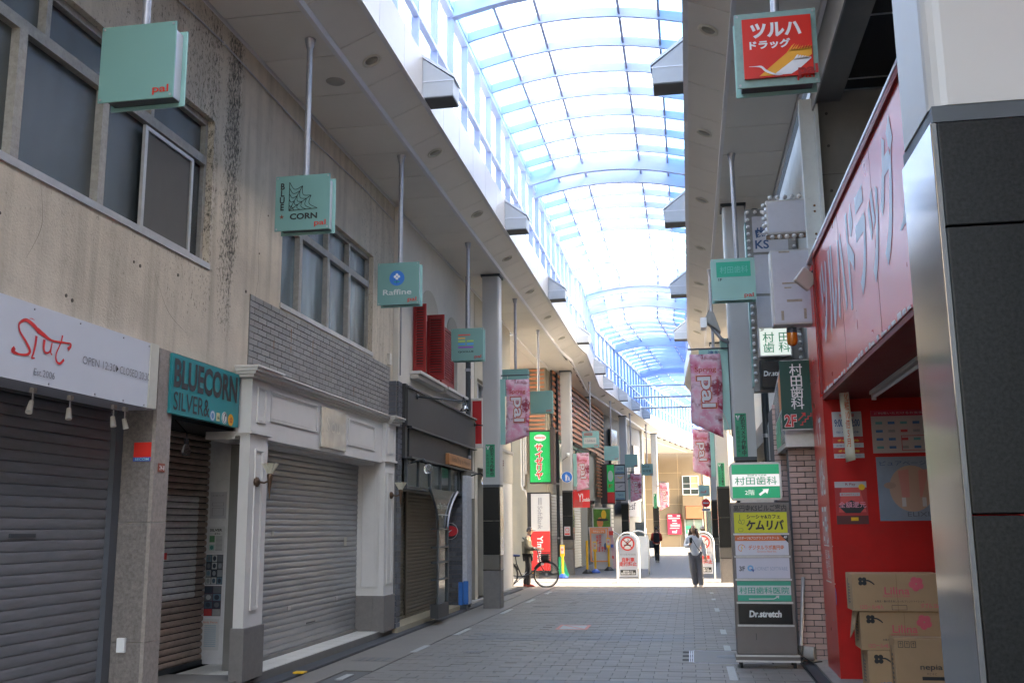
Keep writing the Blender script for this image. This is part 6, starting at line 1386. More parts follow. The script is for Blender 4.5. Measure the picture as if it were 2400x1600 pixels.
for u0, u1 in ((.03,.22),(.24,.42),(.44,.60)):
    a = on(u0,.01); b = on(u1,.01); MB().hexa([a+Vector((0,0,3.25)),b+Vector((0,0,3.25)),b+Vector((.02,0,3.25)),a+Vector((.02,0,3.25)),a+Vector((0,0,4.5)),b+Vector((0,0,4.5)),b+Vector((.02,0,4.5)),a+Vector((.02,0,4.5))]).build('green_framed_window', M_DGLASS, SZ)
    for u in (u0,(u0+u1)/2,u1): p = on(u,.03); box('green_mullion', flat('dark_green_frame',(.02,.12,.08)), SZ, p.x-.02,p.x+.04,p.y-.05,p.y+.05,3.2,4.55)
    a = on(u0,.02); b = on(u1,.02); MB().hexa([a+Vector((0,0,4.5)),b+Vector((0,0,4.5)),b+Vector((.06,0,4.5)),a+Vector((.06,0,4.5)),a+Vector((0,0,4.58)),b+Vector((0,0,4.58)),b+Vector((.06,0,4.58)),a+Vector((.06,0,4.58))]).build('green_mullion', flat('dark_green_frame',(.02,.12,.08)), SZ)
for u0, u1, mm in ((.02,.30,M_SHUT_G),(.32,.48,M_SHUT_G)):
    a = on(u0,.0); b = on(u1,.0); n_ = 26
    for k in range(n_):
        z = .06 + k*.10; MB().hexa([a+Vector((-.02,0,z)),b+Vector((-.02,0,z)),b+Vector((.03,0,z)),a+Vector((.03,0,z)),a+Vector((-.02,0,z+.085)),b+Vector((-.02,0,z+.085)),b+Vector((.01,0,z+.085)),a+Vector((.01,0,z+.085))]).build('shutter_slat', mm, SZ)
wallseg('shop_lintel', M_CREAM, SZ, WA, WB, 2.66, 2.75, .3, -.02)
for u0,u1,m_,nm in ((.50,.64,M_CREAM,'pier'),(.64,.80,M_DGLASS,'dark_entrance'),(.80,.90,M_CREAM,'pier'),(.90,1.0,mat('brown_grey_metal',(.15,.13,.12)),'steel_door')):
    a = on(u0,-.02); b = on(u1,-.02); MB().hexa([a,b,b+Vector((-.2,0,0)),a+Vector((-.2,0,0)),a+Vector((0,0,2.66)),b+Vector((0,0,2.66)),b+Vector((-.2,0,2.66)),a+Vector((-.2,0,2.66))]).build(nm, m_, SZ)
q = MB()
for x, z0, z1 in ((-5.42,2.9,6.6),(-5.34,2.9,6.6),(-5.27,3.3,6.6)): q.cyl((x,32.95,z0),(x,32.95,z1),.035)
q.tube([(-5.42,32.95,2.95),(-5.38,32.92,2.8),(-5.3,32.92,2.75),(-5.22,32.92,2.5),(-5.22,32.92,.4)],.035); q.build('wall_pipes', M_OFFW, SZ)
def lbox(nm, lab, x0, x1, y, z0, z1, m, dp=.3, edge=.12, cm=None):
    t = thing(nm, lab, 'sign', (x0,y,z0)); MB().box(x0-edge, x1+.02, y, y+dp, z0-.05, z1+.05).build('sign_case', cm or mat('dark_brown_case',(.05,.035,.03),.5), t)
    box('face_panel', m, t, x0, x1, y-.012, y-.001, z0, z1); return t, Face(t, (x0,y-.012,z0), '-y')
sg = mat('bright_green_face',(.0,.40,.10),.35,var=.05,emit=.012)
t, F = lbox('green_restaurant_sign', 'bright green restaurant lightbox with red vertical Japanese letters outlined in white', -5.04, -4.38, 32.3, 3.0, 4.62, sg, .3, .02)
F.ell(.34,1.43,.20,.11, M_WHITE, 'oval'); F.text('Saizeriya', .34,1.43,.32,.10, M_RED, .02, d=.008); F.text('サ\nイ\nゼ\nリ\nヤ', .30,.66,.30,1.18, M_WHITE, .09, d=.006, ls=.9); F.text('サ\nイ\nゼ\nリ\nヤ', .30,.66,.25,1.12, M_RED, .035, d=.009, ls=.9)
box('dark_side_board', mat('dark_brown_case',(.05,.035,.03)), t, -4.36, -4.24, 32.25, 32.7, 2.95, 4.75)
t, F = lbox('phone_shop_sign', 'tall white and red phone shop lightbox with SoftBank written downwards', -5.00, -4.40, 32.15, .22, 2.62, flat('panel_white2',(.46,.46,.46)), .3, .13, M_BLACKINK)
F.rects([(0,0,.6,1.22)], flat('phone_red',(.72,.03,.03)), 'red_half', .004); F.rects([(.24,2.05,.27,2.28),(.31,2.05,.34,2.28)], M_TG, 'bars', .004); F.text('SoftBank', .29,1.65,.72,.15, M_TG, .0, roll=-pi/2); F.text('Y!mobile', .28,.60,.95,.19, M_WHITE, .02, d=.007, roll=-pi/2)
# hip sign over the pavement, red flag
rf = thing('red_mobile_flag', 'red shop flag lettered Y!mobile hanging below the bright blossom banner', 'flag', (-3.55,33.7,2.2)); box('flag_cloth', flat('phone_red',(.6,.03,.03)), rf, -3.83, -3.28, 33.95, 33.965, 2.20, 2.79)
F = Face(rf,(-3.83,33.95,2.20),'-y'); F.text('Y!', .24,.33,.17,.28, M_WHITE, .01, d=.005); F.text('mobile', .44,.26,.22,.12, M_WHITE, .02, d=.005); F.poly([(0,.0),(.30,0),(.30,.22),(.05,.27)], flat('salmon_red',(.6,.08,.07)), 'lower_fold', .004)
t, F = lbox('far_green_red_sign', 'green and red restaurant sign with a dark brick side, farther along the louvred building', -3.62, -3.30, 45.8, 2.60, 4.30, sg, .3, .30); F.rects([(0,0,.32,.48)], flat('phone_red',(.6,.03,.03)), 'red_part', .004); F.ell(.16,1.2,.12,.25, flat('pale_crest',(.45,.55,.50)), 'crest', .005); F.text('和食', .16,.75,.2,.2, M_RED, .03, d=.007)
ts = thing('stacked_tenant_signs', 'stack of four small tenant panels in a dark frame by the far pale column', 'sign', (-3.1,46.8,2.9)); box('dark_frame', M_BLACKINK, ts, -3.36, -2.86, 46.8, 46.95, 2.72, 4.38)
for k, (m_, tx, c_) in enumerate(((flat('pale_teal_panel',(.25,.40,.42)),'SALON',NAVY),(M_PAP,'V',M_YELLOW),(M_PAP,'/',M_TG),(flat('pale_teal_panel',(.25,.4,.42)),'TRACK',NAVY))):
    F = Face(ts, (-3.33,46.8,4.35-.40*(k+1)), '-y'); F.rect(0,.02,.44,.37, m_, 'tenant_panel', .012, .01); F.text(tx, .24,.22,.28,.10, c_, .01, d=.015); F.rect(.02,.04,.42,.08, NAVY if k in (0,3) else M_PAP, 'strip', .014)
# photo board, pay boards and posts by the shutters
fb = thing('food_photo_board', 'green photo board of bottles on the wall under the red flag', 'board', (-3.9,39.5,2)); box('board_frame', M_OFFW, fb, -3.78, -3.04, 40.0, 40.04, 1.42, 2.28); F = Face(fb,(-3.78,40.0,1.42),'-y')
F.rect(.04,.04,.70,.82, mat('leafy_green_print',(.08,.20,.02),.5,var=.5,scale=6), 'photo', .006); F.ell(.30,.30,.12,.2, M_ORANGE, 'photo', .008); F.ell(.45,.60,.10,.18, M_YELLOW, 'photo', .008); F.ell(.40,.40,.25,.05, M_BLACKINK, 'photo', .010)
def aboard(x, y, z1, w_, lab, tilt=.12):
    t = thing('leaning_board', lab, 'board', (x,y,0)); q = MB().hexa([(x,y,.05),(x+w_,y,.05),(x+w_,y+.03,.05),(x,y+.03,.05),(x-.18,y+tilt,z1),(x+w_-.18,y+tilt,z1),(x+w_-.18,y+tilt+.03,z1),(x-.18,y+tilt+.03,z1)]); return t, q
t, q = aboard(-3.52, 37.4, 1.55, .72, 'leaning white and orange board announcing same day acceptance in red', .1); q.build('board', M_PAP, t)
F = Face(t,(-3.58,37.36,.30),'-y'); q = MB(); frame_rect(q, F, -.05,.0,.62,1.22,.045,.01,.01); q.build('orange_border', M_ORANGE, t); F.rect(.0,1.02,.52,1.16, M_ORANGE, 'band', .012); F.text('予約なしでも', .26,1.09,.42,.08, M_WHITE, .01, d=.016); F.text('当日\n受付\nできます!!', .26,.66,.46,.62, M_RED, .03, d=.014); F.ell(.50,.55,.05,.13, NAVY, 'figure', .012)
t, q = aboard(-2.98, 37.8, 1.55, .30, 'narrow blue and pink offer board beside the same day board', .1); q.build('board', flat('pink_paper',(.55,.35,.36)), t); F = Face(t,(-3.08,37.76,.3),'-y'); F.rects([(.02,.5,.27,.62)], M_BLUEP, 'band', .01); F.rects([(.02,.95,.27,1.1),(.02,.1,.27,.2)], M_RED, 'band', .01)
def ypost(x, y, h, lab, base=None, notice=True):
    t = thing('yellow_post', lab, 'post', (x,y,0), 'yellow barrier posts'); MB().cyl((x,y,.06),(x,y,h),.038).cyl((x,y,h),(x,y,h+.05),.045,.03).build('post', M_YELLOW, t)
    MB().lathe([(0,.14),(.06,.13),(.15,.05),(.19,.0),(0,0)], (x,y,.0)).build('post_base', base or M_BLACKINK, t)
    if notice: box('notice_head', M_YELLOW, t, x-.07,x+.07,y-.05,y-.03,h-.28,h+.06); box('notice_face', M_PAP, t, x-.05,x+.05,y-.056,y-.051,h-.2,h+.02); Face(t,(x,y-.056,h-.08),'-y').ring(0,0,.018,.034, M_RED, 'stop_ring', .003)
ypost(-4.98, 32.2, 1.05, 'yellow post with a notice, left of the man'); ypost(-3.98, 31.9, .95, 'yellow post on a blue base behind the bicycle basket', M_BLUEP); ypost(-3.52, 35.0, 1.05, 'thin yellow post close to the column by the leaning board', None, False)
ypost(-3.28, 35.4, 1.0, 'yellow post on a blue base in front of the leaning board', M_BLUEP); ypost(-2.95, 37.2, 1.1, 'yellow post on a dark base right of the leaning board'); ypost(-2.62, 39.2, 1.1, 'yellow post under the slanted pale notice')
nb = thing('slanted_notice', 'slanted pale notice board on the far yellow post', 'notice', (-2.6,39.1,1.1)); MB().hexa([(-3.05,39.05,1.42),(-2.45,39.05,1.05),(-2.45,39.35,1.05),(-3.05,39.35,1.42),(-3.05,39.05,1.48),(-2.45,39.05,1.11),(-2.45,39.35,1.11),(-3.05,39.35,1.48)]).build('board', M_PAP, nb)
gb = thing('green_a_board', 'small green leaning board behind the bicycle basket', 'board', (-4.1,32.6,0)); MB().hexa([(-4.2,32.5,.02),(-3.85,32.5,.02),(-3.85,32.53,.02),(-4.2,32.53,.02),(-4.2,32.6,.62),(-4.05,32.6,.62),(-4.05,32.63,.62),(-4.2,32.63,.62)]).build('board', M_GREEN, gb)
# round blue road sign
bs = thing('pedestrian_road_sign', 'round blue road sign with white adult and child figures on the column beyond the crossing', 'road sign', (-3.72,33.4,3.08)); F = Face(bs,(-3.98,33.45,3.20),'-y'); F.ell(0,0,.19,.19, M_WHITE, 'rim', .01, 32, .02); F.ell(0,0,.175,.175, flat('road_blue',(.02,.18,.62)), 'disc', .014)
q = MB(); F.stroke(q,[(-.02,.11),(-.02,.10)], .045, .018); F.stroke(q,[(-.02,.075),(-.02,-.03)], .065, .018); F.stroke(q,[(-.035,-.03),(-.04,-.13)], .025, .018); F.stroke(q,[(-.005,-.03),(.0,-.13)], .025, .018); F.stroke(q,[(.07,.02),(.07,.01)], .03, .018); F.stroke(q,[(.07,-.01),(.07,-.12)], .035, .018); F.stroke(q,[(.01,.05),(.06,-.01)], .015, .018); q.build('figures', M_WHITE, bs)
box('pole_clamp', M_STEEL, bs, -4.02, -3.94, 33.46, 33.70, 3.15, 3.25)
ns_ = thing('small_white_notice', 'small white and red no smoking notice on the dark column panel', 'notice', (-4.02,33.69,1.3)); F = Face(ns_,(-4.13,33.69,1.28),'-y'); F.rect(0,0,.20,.30, M_PAP,'sheet',.006,.006); F.ring(.1,.19,.055,.07, M_RED,'stop_ring',.009); F.rect(.02,.03,.18,.08, M_RED,'band',.009)
def camera(x, y, z, lab, d=1, m=None):
    t = thing('security_camera', lab, 'camera', (x,y,z)); m = m or M_CONCL; MB().tube([(x,y,z),(x+.18*d,y,z+.15),(x+.22*d,y,z+.2)],.03,6).build('bracket', m, t); MB().hexa([(x+.12*d,y-.06,z+.20),(x+.42*d,y-.06,z+.10),(x+.42*d,y+.06,z+.10),(x+.12*d,y+.06,z+.20),(x+.14*d,y-.06,z+.34),(x+.44*d,y-.06,z+.23),(x+.44*d,y+.06,z+.23),(x+.14*d,y+.06,z+.34)]).build('camera_body', m, t)
camera(-2.86, 48.5, 3.75, 'white security camera on the far pale column'); camera(-1.75, 58.4, 3.75, 'dark security camera on the farthest left column', 1, M_CONC); 
rc = thing('bracket_floodlight', 'grey floodlight on an angled bracket on the second right column above the banner', 'floodlight', (.7,16.4,4.6)); MB().hexa([(.62,16.2,4.66),(.36,16.2,4.86),(.36,16.45,4.86),(.62,16.45,4.66),(.52,16.2,4.98),(.44,16.2,5.02),(.44,16.45,5.02),(.52,16.45,4.98)]).build('lamp_case', M_CONCL, rc); MB().tube([(.74,16.35,4.50),(.62,16.3,4.56),(.48,16.3,4.76)],.03,6).build('bracket', M_STEEL, rc); MB().box(.30,.40,16.18,16.46,4.74,4.90).build('lamp_glass', M_ALUW, rc)
cb_ = thing('clip_camera', 'tiny white dome camera on the column above the blue road sign', 'camera', (-4.0,33.6,4.1)); MB().lathe([(0,-.07),(.05,-.05),(.06,0),(.06,.06),(0,.06)], (-3.95,33.6,3.95)).build('dome', M_WHITE, cb_); MB().tube([(-3.95,33.65,3.9),(-4.1,33.6,3.8),(-4.15,33.66,3.75)],.01,5).build('cable', M_DARK, cb_)
# grey far building
GB = thing('grey_far_building', 'dark grey building with faded wall lettering at the far left of the street', 'building', (-4,53,0)); M_GD = mat('slate_grey_wall',(.13,.13,.14),.6,var=.1,scale=2)
wallseg('wall', M_GD, GB, (-3.92,47.3), (-2.55,56.6), 2.9, 8.5, .3); wallseg('lower_wall', mat('deep_grey_wall',(.06,.065,.075),.5), GB, (-3.96,47.3), (-2.6,56.6), 0, 2.9, .3)
box('mass', M_CONC, GB, -11, -4.3, 47.3, 56.5, 0, 8.4)
for a, b, z0, z1, m_ in (((-3.70,48.5),(-3.50,49.9),3.0,6.2,M_DGLASS),((-3.2,51.9),(-3.02,53.1),3.0,5.6,M_CONC),((-2.9,53.9),(-2.70,55.2),2.9,5.8,M_ALU)): wallseg('wall_strip', m_, GB, a, b, z0, z1, .12, -.10)
F = Face(GB,(-3.20,52.0,2.45),'-y'); wallseg('sign_board', mat('lilac_grey_board',(.24,.24,.28),.6,var=.1), GB, (-3.4,50.2), (-2.85,54.3), 2.05, 2.9, .1, -.22); t_ = F.text('bellesf', .1,.1,.9,.35, M_TG, 0, d=.6)
for k in range(14): wallseg('shutter_slat', M_SHUT_G, GB, (-3.86,47.5), (-3.66,48.9), .1+k*.18, .24+k*.18, .05, -.06)
box('white_tiled_corner', mat('white_sunlit_tile',(.62,.58,.48),.6), GB, -2.75, -2.45, 56.4, 57.0, 0, 8)
tb_ = thing('glass_display_board', 'pale glazed display board and stand by the grey far building', 'board', (-2.3,52,0)); box('display_glass', mat('greenish_board',(.30,.32,.27),.4), tb_, -2.75,-2.30,52.0,52.06,.55,1.75); box('display_base', M_DSTEEL, tb_, -2.2,-1.75,52.0,52.3,.45,.85); MB().cyl((-2.2,52.1,.02),(-2.2,52.1,.6),.03).cyl((-1.8,52.1,.02),(-1.8,52.1,.6),.03).box(-2.4,-1.6,51.9,52.3,.0,.04).build('display_feet', M_CONCL, tb_)
# tan building at the end
TN = thing('tan_end_building', 'tan building closing the street with aluminium window and orange band', 'building', (-.3,76,0))
wall_h = box('wall', M_TAN, TN, -3.2, .98, 76, 84, 0, 8.8)
box('bay', M_TAN, TN, -.46, 1.00, 75.4, 75.99, 2.95, 3.75)
box('orange_band', flat('orange_render',(.42,.13,.06)), TN, -.25, .98, 75.35, 75.99, 2.05, 2.93); box('tan_shelf', M_TAN, TN, -.5, -.26, 75.5, 75.99, 2.0, 2.93)
box('window_glass', M_DGLASS, TN, -.42, .72, 75.97, 75.99, 3.78, 5.15)
for a in ((-.45,.75,3.76,3.82),(-.45,.75,5.12,5.18),(-.45,-.39,3.82,5.12),(.70,.76,3.82,5.12),(.12,.18,3.82,5.12),(-.39,.70,4.18,4.25),(-.39,.70,4.58,4.61)): box('window_frame', M_ALUW, TN, a[0],a[1],75.93,75.985,a[2],a[3])
box('yellow_blind', mat('ochre_blind',(.40,.34,.18),.7), TN, .18,.69,75.965,75.969,4.25,5.12); q = MB()
for z in (1.0,2.0,3.1,4.2,5.4): q.box(-3.2,-.5,75.99,75.998,z,z+.02)
q.box(-.75,-.73,75.99,75.998,0,8); q.build('wall_joints', mat('tan_joint',(.42,.31,.19),.9), TN)
box('shop_glass', mat('shop_window_glass',(.16,.22,.19),.2,var=.4,scale=1.5), TN, -.35,.98,75.9,75.99,.1,1.95); 
for x in (-.35,.3,.95): box('shop_frame', M_ALU, TN, x-.03,x+.03,75.85,75.9,.1,2.0)
for k in range(9): box('window_poster', random.choice([M_PAP,M_GREEN,M_AQUALIT]), TN, -.30+.13*(k%3),-.20+.13*(k%3),75.84,75.85,.7+.3*(k//3),.92+.3*(k//3))
rp_ = thing('red_notice_board', 'square crimson notice board with white print on the tan end building', 'notice', (-1.6,75.8,1)); box('board', flat('crimson_board',(.45,.02,.06)), rp_, -1.62, -.62, 75.85, 75.95, .92, 2.38); F = Face(rp_,(-1.62,75.85,.92),'-y'); F.rects([(.05,1.28,.35,1.38),(.7,1.28,.93,1.38),(.08,1.12,.9,1.2),(.35,.95,.65,1.02),(.35,.78,.7,.82),(.2,.66,.9,.70),(.2,.55,.9,.58),(.15,.42,.85,.45)], M_WHITE, 'print', .006); F.text('nuf', .5,.2,.35,.22, M_WHITE, .02)
ne = thing('no_entry_sign', 'round red no entry sign with a white bar and a small plate below', 'road sign', (.88,54.5,2.7)); F = Face(ne,(.88,54.5,2.72),'-y'); F.ell(0,0,.225,.225, M_WHITE,'rim',.01,32,.02); F.ell(0,0,.21,.21, flat('road_red',(.72,.03,.03)),'disc',.014); F.rect(-.15,-.035,.15,.035, M_WHITE,'bar',.018); F.rect(-.22,-.42,.22,-.27, M_WHITE,'plate',.014); F.text('自転車を除く', 0,-.345,.36,.07, M_BLACKINK,.02,d=.018)
MB().cyl((.90,54.56,0),(.90,54.56,3.0),.035).build('sign_pole', M_CONCL, ne)
ob = thing('orange_vending_banner', 'orange and yellow promotional flag by the far right corner', 'flag', (1.2,50,.5)); box('flag_cloth', mat('orange_print',(.75,.25,.03),.5,var=.4,scale=5), ob, 1.05,1.50,50,50.02,.35,2.1); Face(ob,(1.05,50,.35),'-y').ell(.2,.9,.13,.4, M_YELLOW,'print',.006); MB().cyl((1.03,50,.0),(1.03,50,2.2),.015).build('flag_pole', M_WHITE, ob)
# right side beyond the crossing (seen through gaps)
FR = thing('far_right_building', 'pale building on the right beyond the crossing behind the banners', 'building', (3,45,0)); box('wall', M_CREAM, FR, 2.6, 12, 31.3, 45, 0, 13); box('wall', M_CREAM, FR, 3.0, 12, 45.1, 56, 0, 13); box('shop_glass', M_DGLASS, FR, 2.55,2.59,32,44.5,.1,2.8)
EB = thing('far_end_mass', 'distant pale building beyond the second crossing on the right', 'building', (6,80,0)); box('wall', M_CREAM, EB, 1.1, 10, 78, 88, 0, 9); box('shop_glass', M_DGLASS, EB, 1.3,4,77.9,77.99,.2,2.6)
# side street on the left
SS = thing('side_street_shop', 'sunlit side street shop with green and red striped fascia, left of the corner', 'building', (-8,40,0))
box('wall', M_CREAM, SS, -12, -5.9, 41, 48, 0, 9); box('fascia', M_WHITE, SS, -12, -5.95, 40.8, 40.99, 3.2, 4.6); box('green_stripe', M_GREEN, SS, -12, -5.95, 40.77, 40.79, 4.15, 4.6); box('red_stripe', M_RED, SS, -12,-5.95,40.77,40.79,3.3,3.45); box('dark_window', M_DGLASS, SS, -12,-6.2,40.95,41.0,4.8,6.4); box('white_awning', M_WHITE, SS, -8.5,-6.1,40.2,40.95,2.3,3.0); box('green_door', M_GREEN, SS, -6.95,-6.55,40.9,40.99,0,1.9); box('moulding', M_WSHOP, SS, -12,-6,40.7,40.95,2.0,2.15)
NB = thing('side_street_house', 'plain house closing the left side street', 'building', (-16,30,0)); box('wall', M_CREAM, NB, -22, -15, 24, 40.6, 0, 8)
# A-frame no smoking / no cycling boards
def arch_board(x0, x1, y, z1, lab, full=True, face=None):
    t = thing('arched_sign_stand', lab, 'sign stand', ((x0+x1)/2, y, 0), 'arched no cycling stands'); cx_ = (x0+x1)/2; r = (x1-x0)/2; zc = z1-r
    for yy, tl in ((y,0),(y+.35,0)):
        pts = [(x0,yy+(0 if yy==y else 0),.03),(x0,y+.17+(yy-y-.17)*.2,zc)] + [(cx_-r*cos(pi*k/10), y+.17+(yy-y-.17)*.15, zc+r*sin(pi*k/10)) for k in range(1,10)] + [(x1,y+.17+(yy-y-.17)*.2,zc),(x1,yy,.03)]
        MB().tube(pts, .018, 8).build('tubular_frame', M_WHITE, t)
    F = Face(t, (x0, y+.10, 0), '-y'); W = x1-x0
    pts = [(.05,.20),(W-.05,.20),(W-.05,zc)] + [(r+(r-.05)*cos(pi*k/12), zc+(r-.05)*sin(pi*k/12)) for k in range(1,12)] + [(.05,zc)]
    F.poly(pts, flat('stand_white',(.46,.48,.53)), 'board', .012, .02)
    F.ring(r,zc+.0,.155,.195, flat('ban_red',(.60,.04,.03)), 'ban_ring', .018, 36); F.ell(r,zc,.155,.155, M_WHITE,'ban_field',.014)
    q = MB(); F.stroke(q,[(r-.12,zc+.11),(r+.12,zc-.11)],.028,.020); F.stroke(q,[(r+.12,zc+.11),(r-.12,zc-.11)],.028,.020); q.build('ban_cross', flat('ban_red',(.6,.04,.03)), t)
    q = MB(); F.stroke(q,[(r-.1,zc-.04),(r+.1,zc-.04)],.022,.024); F.stroke(q,[(r+.02,zc+.0),(r-.02,zc+.05),(r+.03,zc+.08),(r+.01,zc+.13)],.014,.024); q.build('cigarette', M_BLACKINK, t)
    F.text('歩行者用道路', r,.80,W*.72,.055, M_TG, .0, d=.016); F.text('自転車\n走行禁止', r,.60,W*.80,.24, flat('ban_red',(.6,.04,.03)), .03, d=.016); F.rect(.09,.24,W-.09,.38, M_BLACKINK,'black_band',.016); F.text('高円寺パル\n商店街振興組合', r,.31,W*.66,.11, M_WHITE,.02,d=.019)
    box('foot_bar', M_WHITE, t, x0-.16, x0+.04, y-.02, y+.02, .0, .03); box('foot_bar', M_WHITE, t, x1-.04, x1+.18, y-.02, y+.02, .0, .03)
arch_board(-2.05, -1.44, 28.6, 1.40, 'white arched no smoking and no cycling stand in the middle of the sunlit crossing')
arch_board(.06, .66, 30.3, 1.39, 'white arched no cycling stand partly hidden behind the walking woman')
ab3 = thing('arched_back_stand', 'second white arched stand seen edge on behind the middle one', 'sign stand', (-1.4,33.6,0)); MB().tube([(-2.0,33.6,.03),(-2.0,33.6,1.1)]+[(-1.68-.32*cos(pi*k/8),33.6,1.1+.32*sin(pi*k/8)) for k in range(1,8)]+[(-1.36,33.6,1.1),(-1.36,33.6,.03)],.03).build('tubular_frame', M_WHITE, ab3); box('board', M_WHITE, ab3, -1.97,-1.39,33.6,33.62,.2,1.25)

# ================================================================== BICYCLE
def bicycle(xr, xf, y):
    t = thing('bicycle', 'black city bicycle with a wire front basket, pushed by the man in the olive jacket', 'bicycle', ((xr+xf)/2, y, 0)); r = .33; M_FR = mat('dark_frame_paint',(.03,.03,.035),.35,metal=.3); z = r+.0
    def P(a, b): return (xr + (xf-xr)*a, y, b)
    for k, x in enumerate((xr, xf)):
        wh = MB()
        N = 36
        tp = [(x+r*cos(2*pi*i/N), y, z+r*sin(2*pi*i/N)) for i in range(N+1)]
        tyre = MB().tube(tp, .018, 6).build('wheel', M_DARK, t)
        tp = [(x+(r-.03)*cos(2*pi*i/N), y, z+(r-.03)*sin(2*pi*i/N)) for i in range(N+1)]; MB().tube(tp, .009, 5).build('rim', M_CHROME, tyre)
        q = MB()
        for i in range(16): a = 2*pi*i/16; q.cyl((x,y+.02*(-1)**i,z),(x+(r-.03)*cos(a),y,z+(r-.03)*sin(a)),.0022,n=4,cap=False)
        q.cyl((x,y-.04,z),(x,y+.04,z),.022); q.build('spokes', M_STEEL, tyre)
        MB().tube([(x+(r+.03)*cos(a), y, z+(r+.03)*sin(a)) for a in [R(20+ i*15) for i in range(10)]], .014, 5).build('mudguard', M_FR, t)
    bb = P(.40,.28); st = P(.27,.62); hd = P(.83,.72); hb = P(.86,.58)
    q = MB(); q.tube([hb, P(.62,.36), P(.5,.30), bb], .020).tube([bb, st, P(.245,.80)], .017).tube([P(0,r), bb], .011).tube([P(0,r), st], .010).tube([hd, hb, P(.93,.45), P(1,r)], .014).tube([hd, P(.80,.92), P(.77,1.0)], .014); q.build('frame', M_FR, t)
    MB().tube([(P(.72,1.02)[0],y-.26,1.02),(P(.76,1.03)[0],y-.12,1.04),(P(.78,1.0)[0],y,1.0),(P(.76,1.03)[0],y+.12,1.04),(P(.72,1.02)[0],y+.26,1.02)], .012).build('handlebar', M_CHROME, t)
    q = MB(); q.cyl((P(.70,1.02)[0],y-.30,1.02),(P(.74,1.02)[0],y-.19,1.02),.018).cyl((P(.70,1.02)[0],y+.30,1.02),(P(.74,1.02)[0],y+.19,1.02),.018); q.build('grip', M_DARK, t)
    MB().hexa([P(.14,.80)[:1]+(y-.07,.80), P(.36,.8)[:1]+(y-.03,.80), P(.36,.8)[:1]+(y+.03,.80), P(.14,.8)[:1]+(y+.07,.80), P(.13,.8)[:1]+(y-.09,.87), P(.37,.8)[:1]+(y-.03,.85), P(.37,.8)[:1]+(y+.03,.85), P(.13,.8)[:1]+(y+.09,.87)]).build('saddle', flat('saddle_blue',(.02,.04,.14)), t, bevel=.02)
    x0, x1 = P(.86,0)[0], P(1.10,0)[0]; q = MB()
    for k in range(5):
        zz = .70+.055*k; g = .02*k/4
        q.tube([(x0-g,y-.14-g,zz),(x1+g,y-.14-g,zz),(x1+g,y+.14+g,zz),(x0-g,y+.14+g,zz),(x0-g,y-.14-g,zz)], .0045, 4)
    for k in range(9): q.cyl((x0+(x1-x0)*k/8,y-.14,.70),(x0+(x1-x0)*k/8,y-.16,.92),.0035,n=4); q.cyl((x0+(x1-x0)*k/8,y+.14,.70),(x0+(x1-x0)*k/8,y+.16,.92),.0035,n=4)
    q.box(x0,x1,y-.14,y+.14,.695,.705); q.build('basket', M_DARK, t)
    box('bag_in_basket', flat('dark_bag',(.04,.03,.03)), t, x0+.02,x1-.02,y-.12,y+.12,.71,.86, bevel=.03)
    q = MB(); q.lathe([(.085,-.004),(.095,-.004),(.095,.004),(.085,.004)], bb, 'y', 20).cyl((bb[0]-.12,y-.06,bb[2]-.12),(bb[0],y-.06,bb[2]),.009).cyl((bb[0]+.12,y+.06,bb[2]+.12),(bb[0],y+.06,bb[2]),.009).box(bb[0]-.17,bb[0]-.08,y-.13,y-.05,bb[2]-.13,bb[2]-.11); q.build('crank_and_pedals', M_STEEL, t)
    MB().box(P(.02,0)[0]-.1,P(.16,0)[0],y-.06,y+.06,.70,.715).build('rear_carrier', M_STEEL, t); MB().cyl(P(.88,.62),P(.94,.60),.035,.03).build('front_light', M_ALUW, t)
bicycle(-4.92, -3.82, 27.05)

# ================================================================== PEOPLE
def skinned(name, chains, m, parent, sub=2):
    """chains: list of (points, radii) joined at shared first points -> one Skin surface"""
    vs, es, rs = [], [], []
    def vid(p, r):
        for i, q_ in enumerate(vs):
            if (Vector(q_)-Vector(p)).length < 1e-5: return i
        vs.append(tuple(p)); rs.append(r); return len(vs)-1
    for pts, rad in chains:
        ids = [vid(p, r_) for p, r_ in zip(pts, rad)]
        for a, b in zip(ids, ids[1:]):
            if a != b: es.append((a, b))
    me = D.meshes.new(name); o0 = origin(parent); me.from_pydata([tuple(Vector(v)-o0) for v in vs], es, []); me.materials.append(m)
    o = link(name, me, parent); md = o.modifiers.new('skin', 'SKIN'); md.use_smooth_shade = True
    for i, r_ in enumerate(rs):
        rr = r_ if isinstance(r_, tuple) else (r_, r_); me.skin_vertices[0].data[i].radius = rr
    me.skin_vertices[0].data[0].use_root = True
    s_ = o.modifiers.new('sub', 'SUBSURF'); s_.levels = sub; s_.render_levels = sub; return o
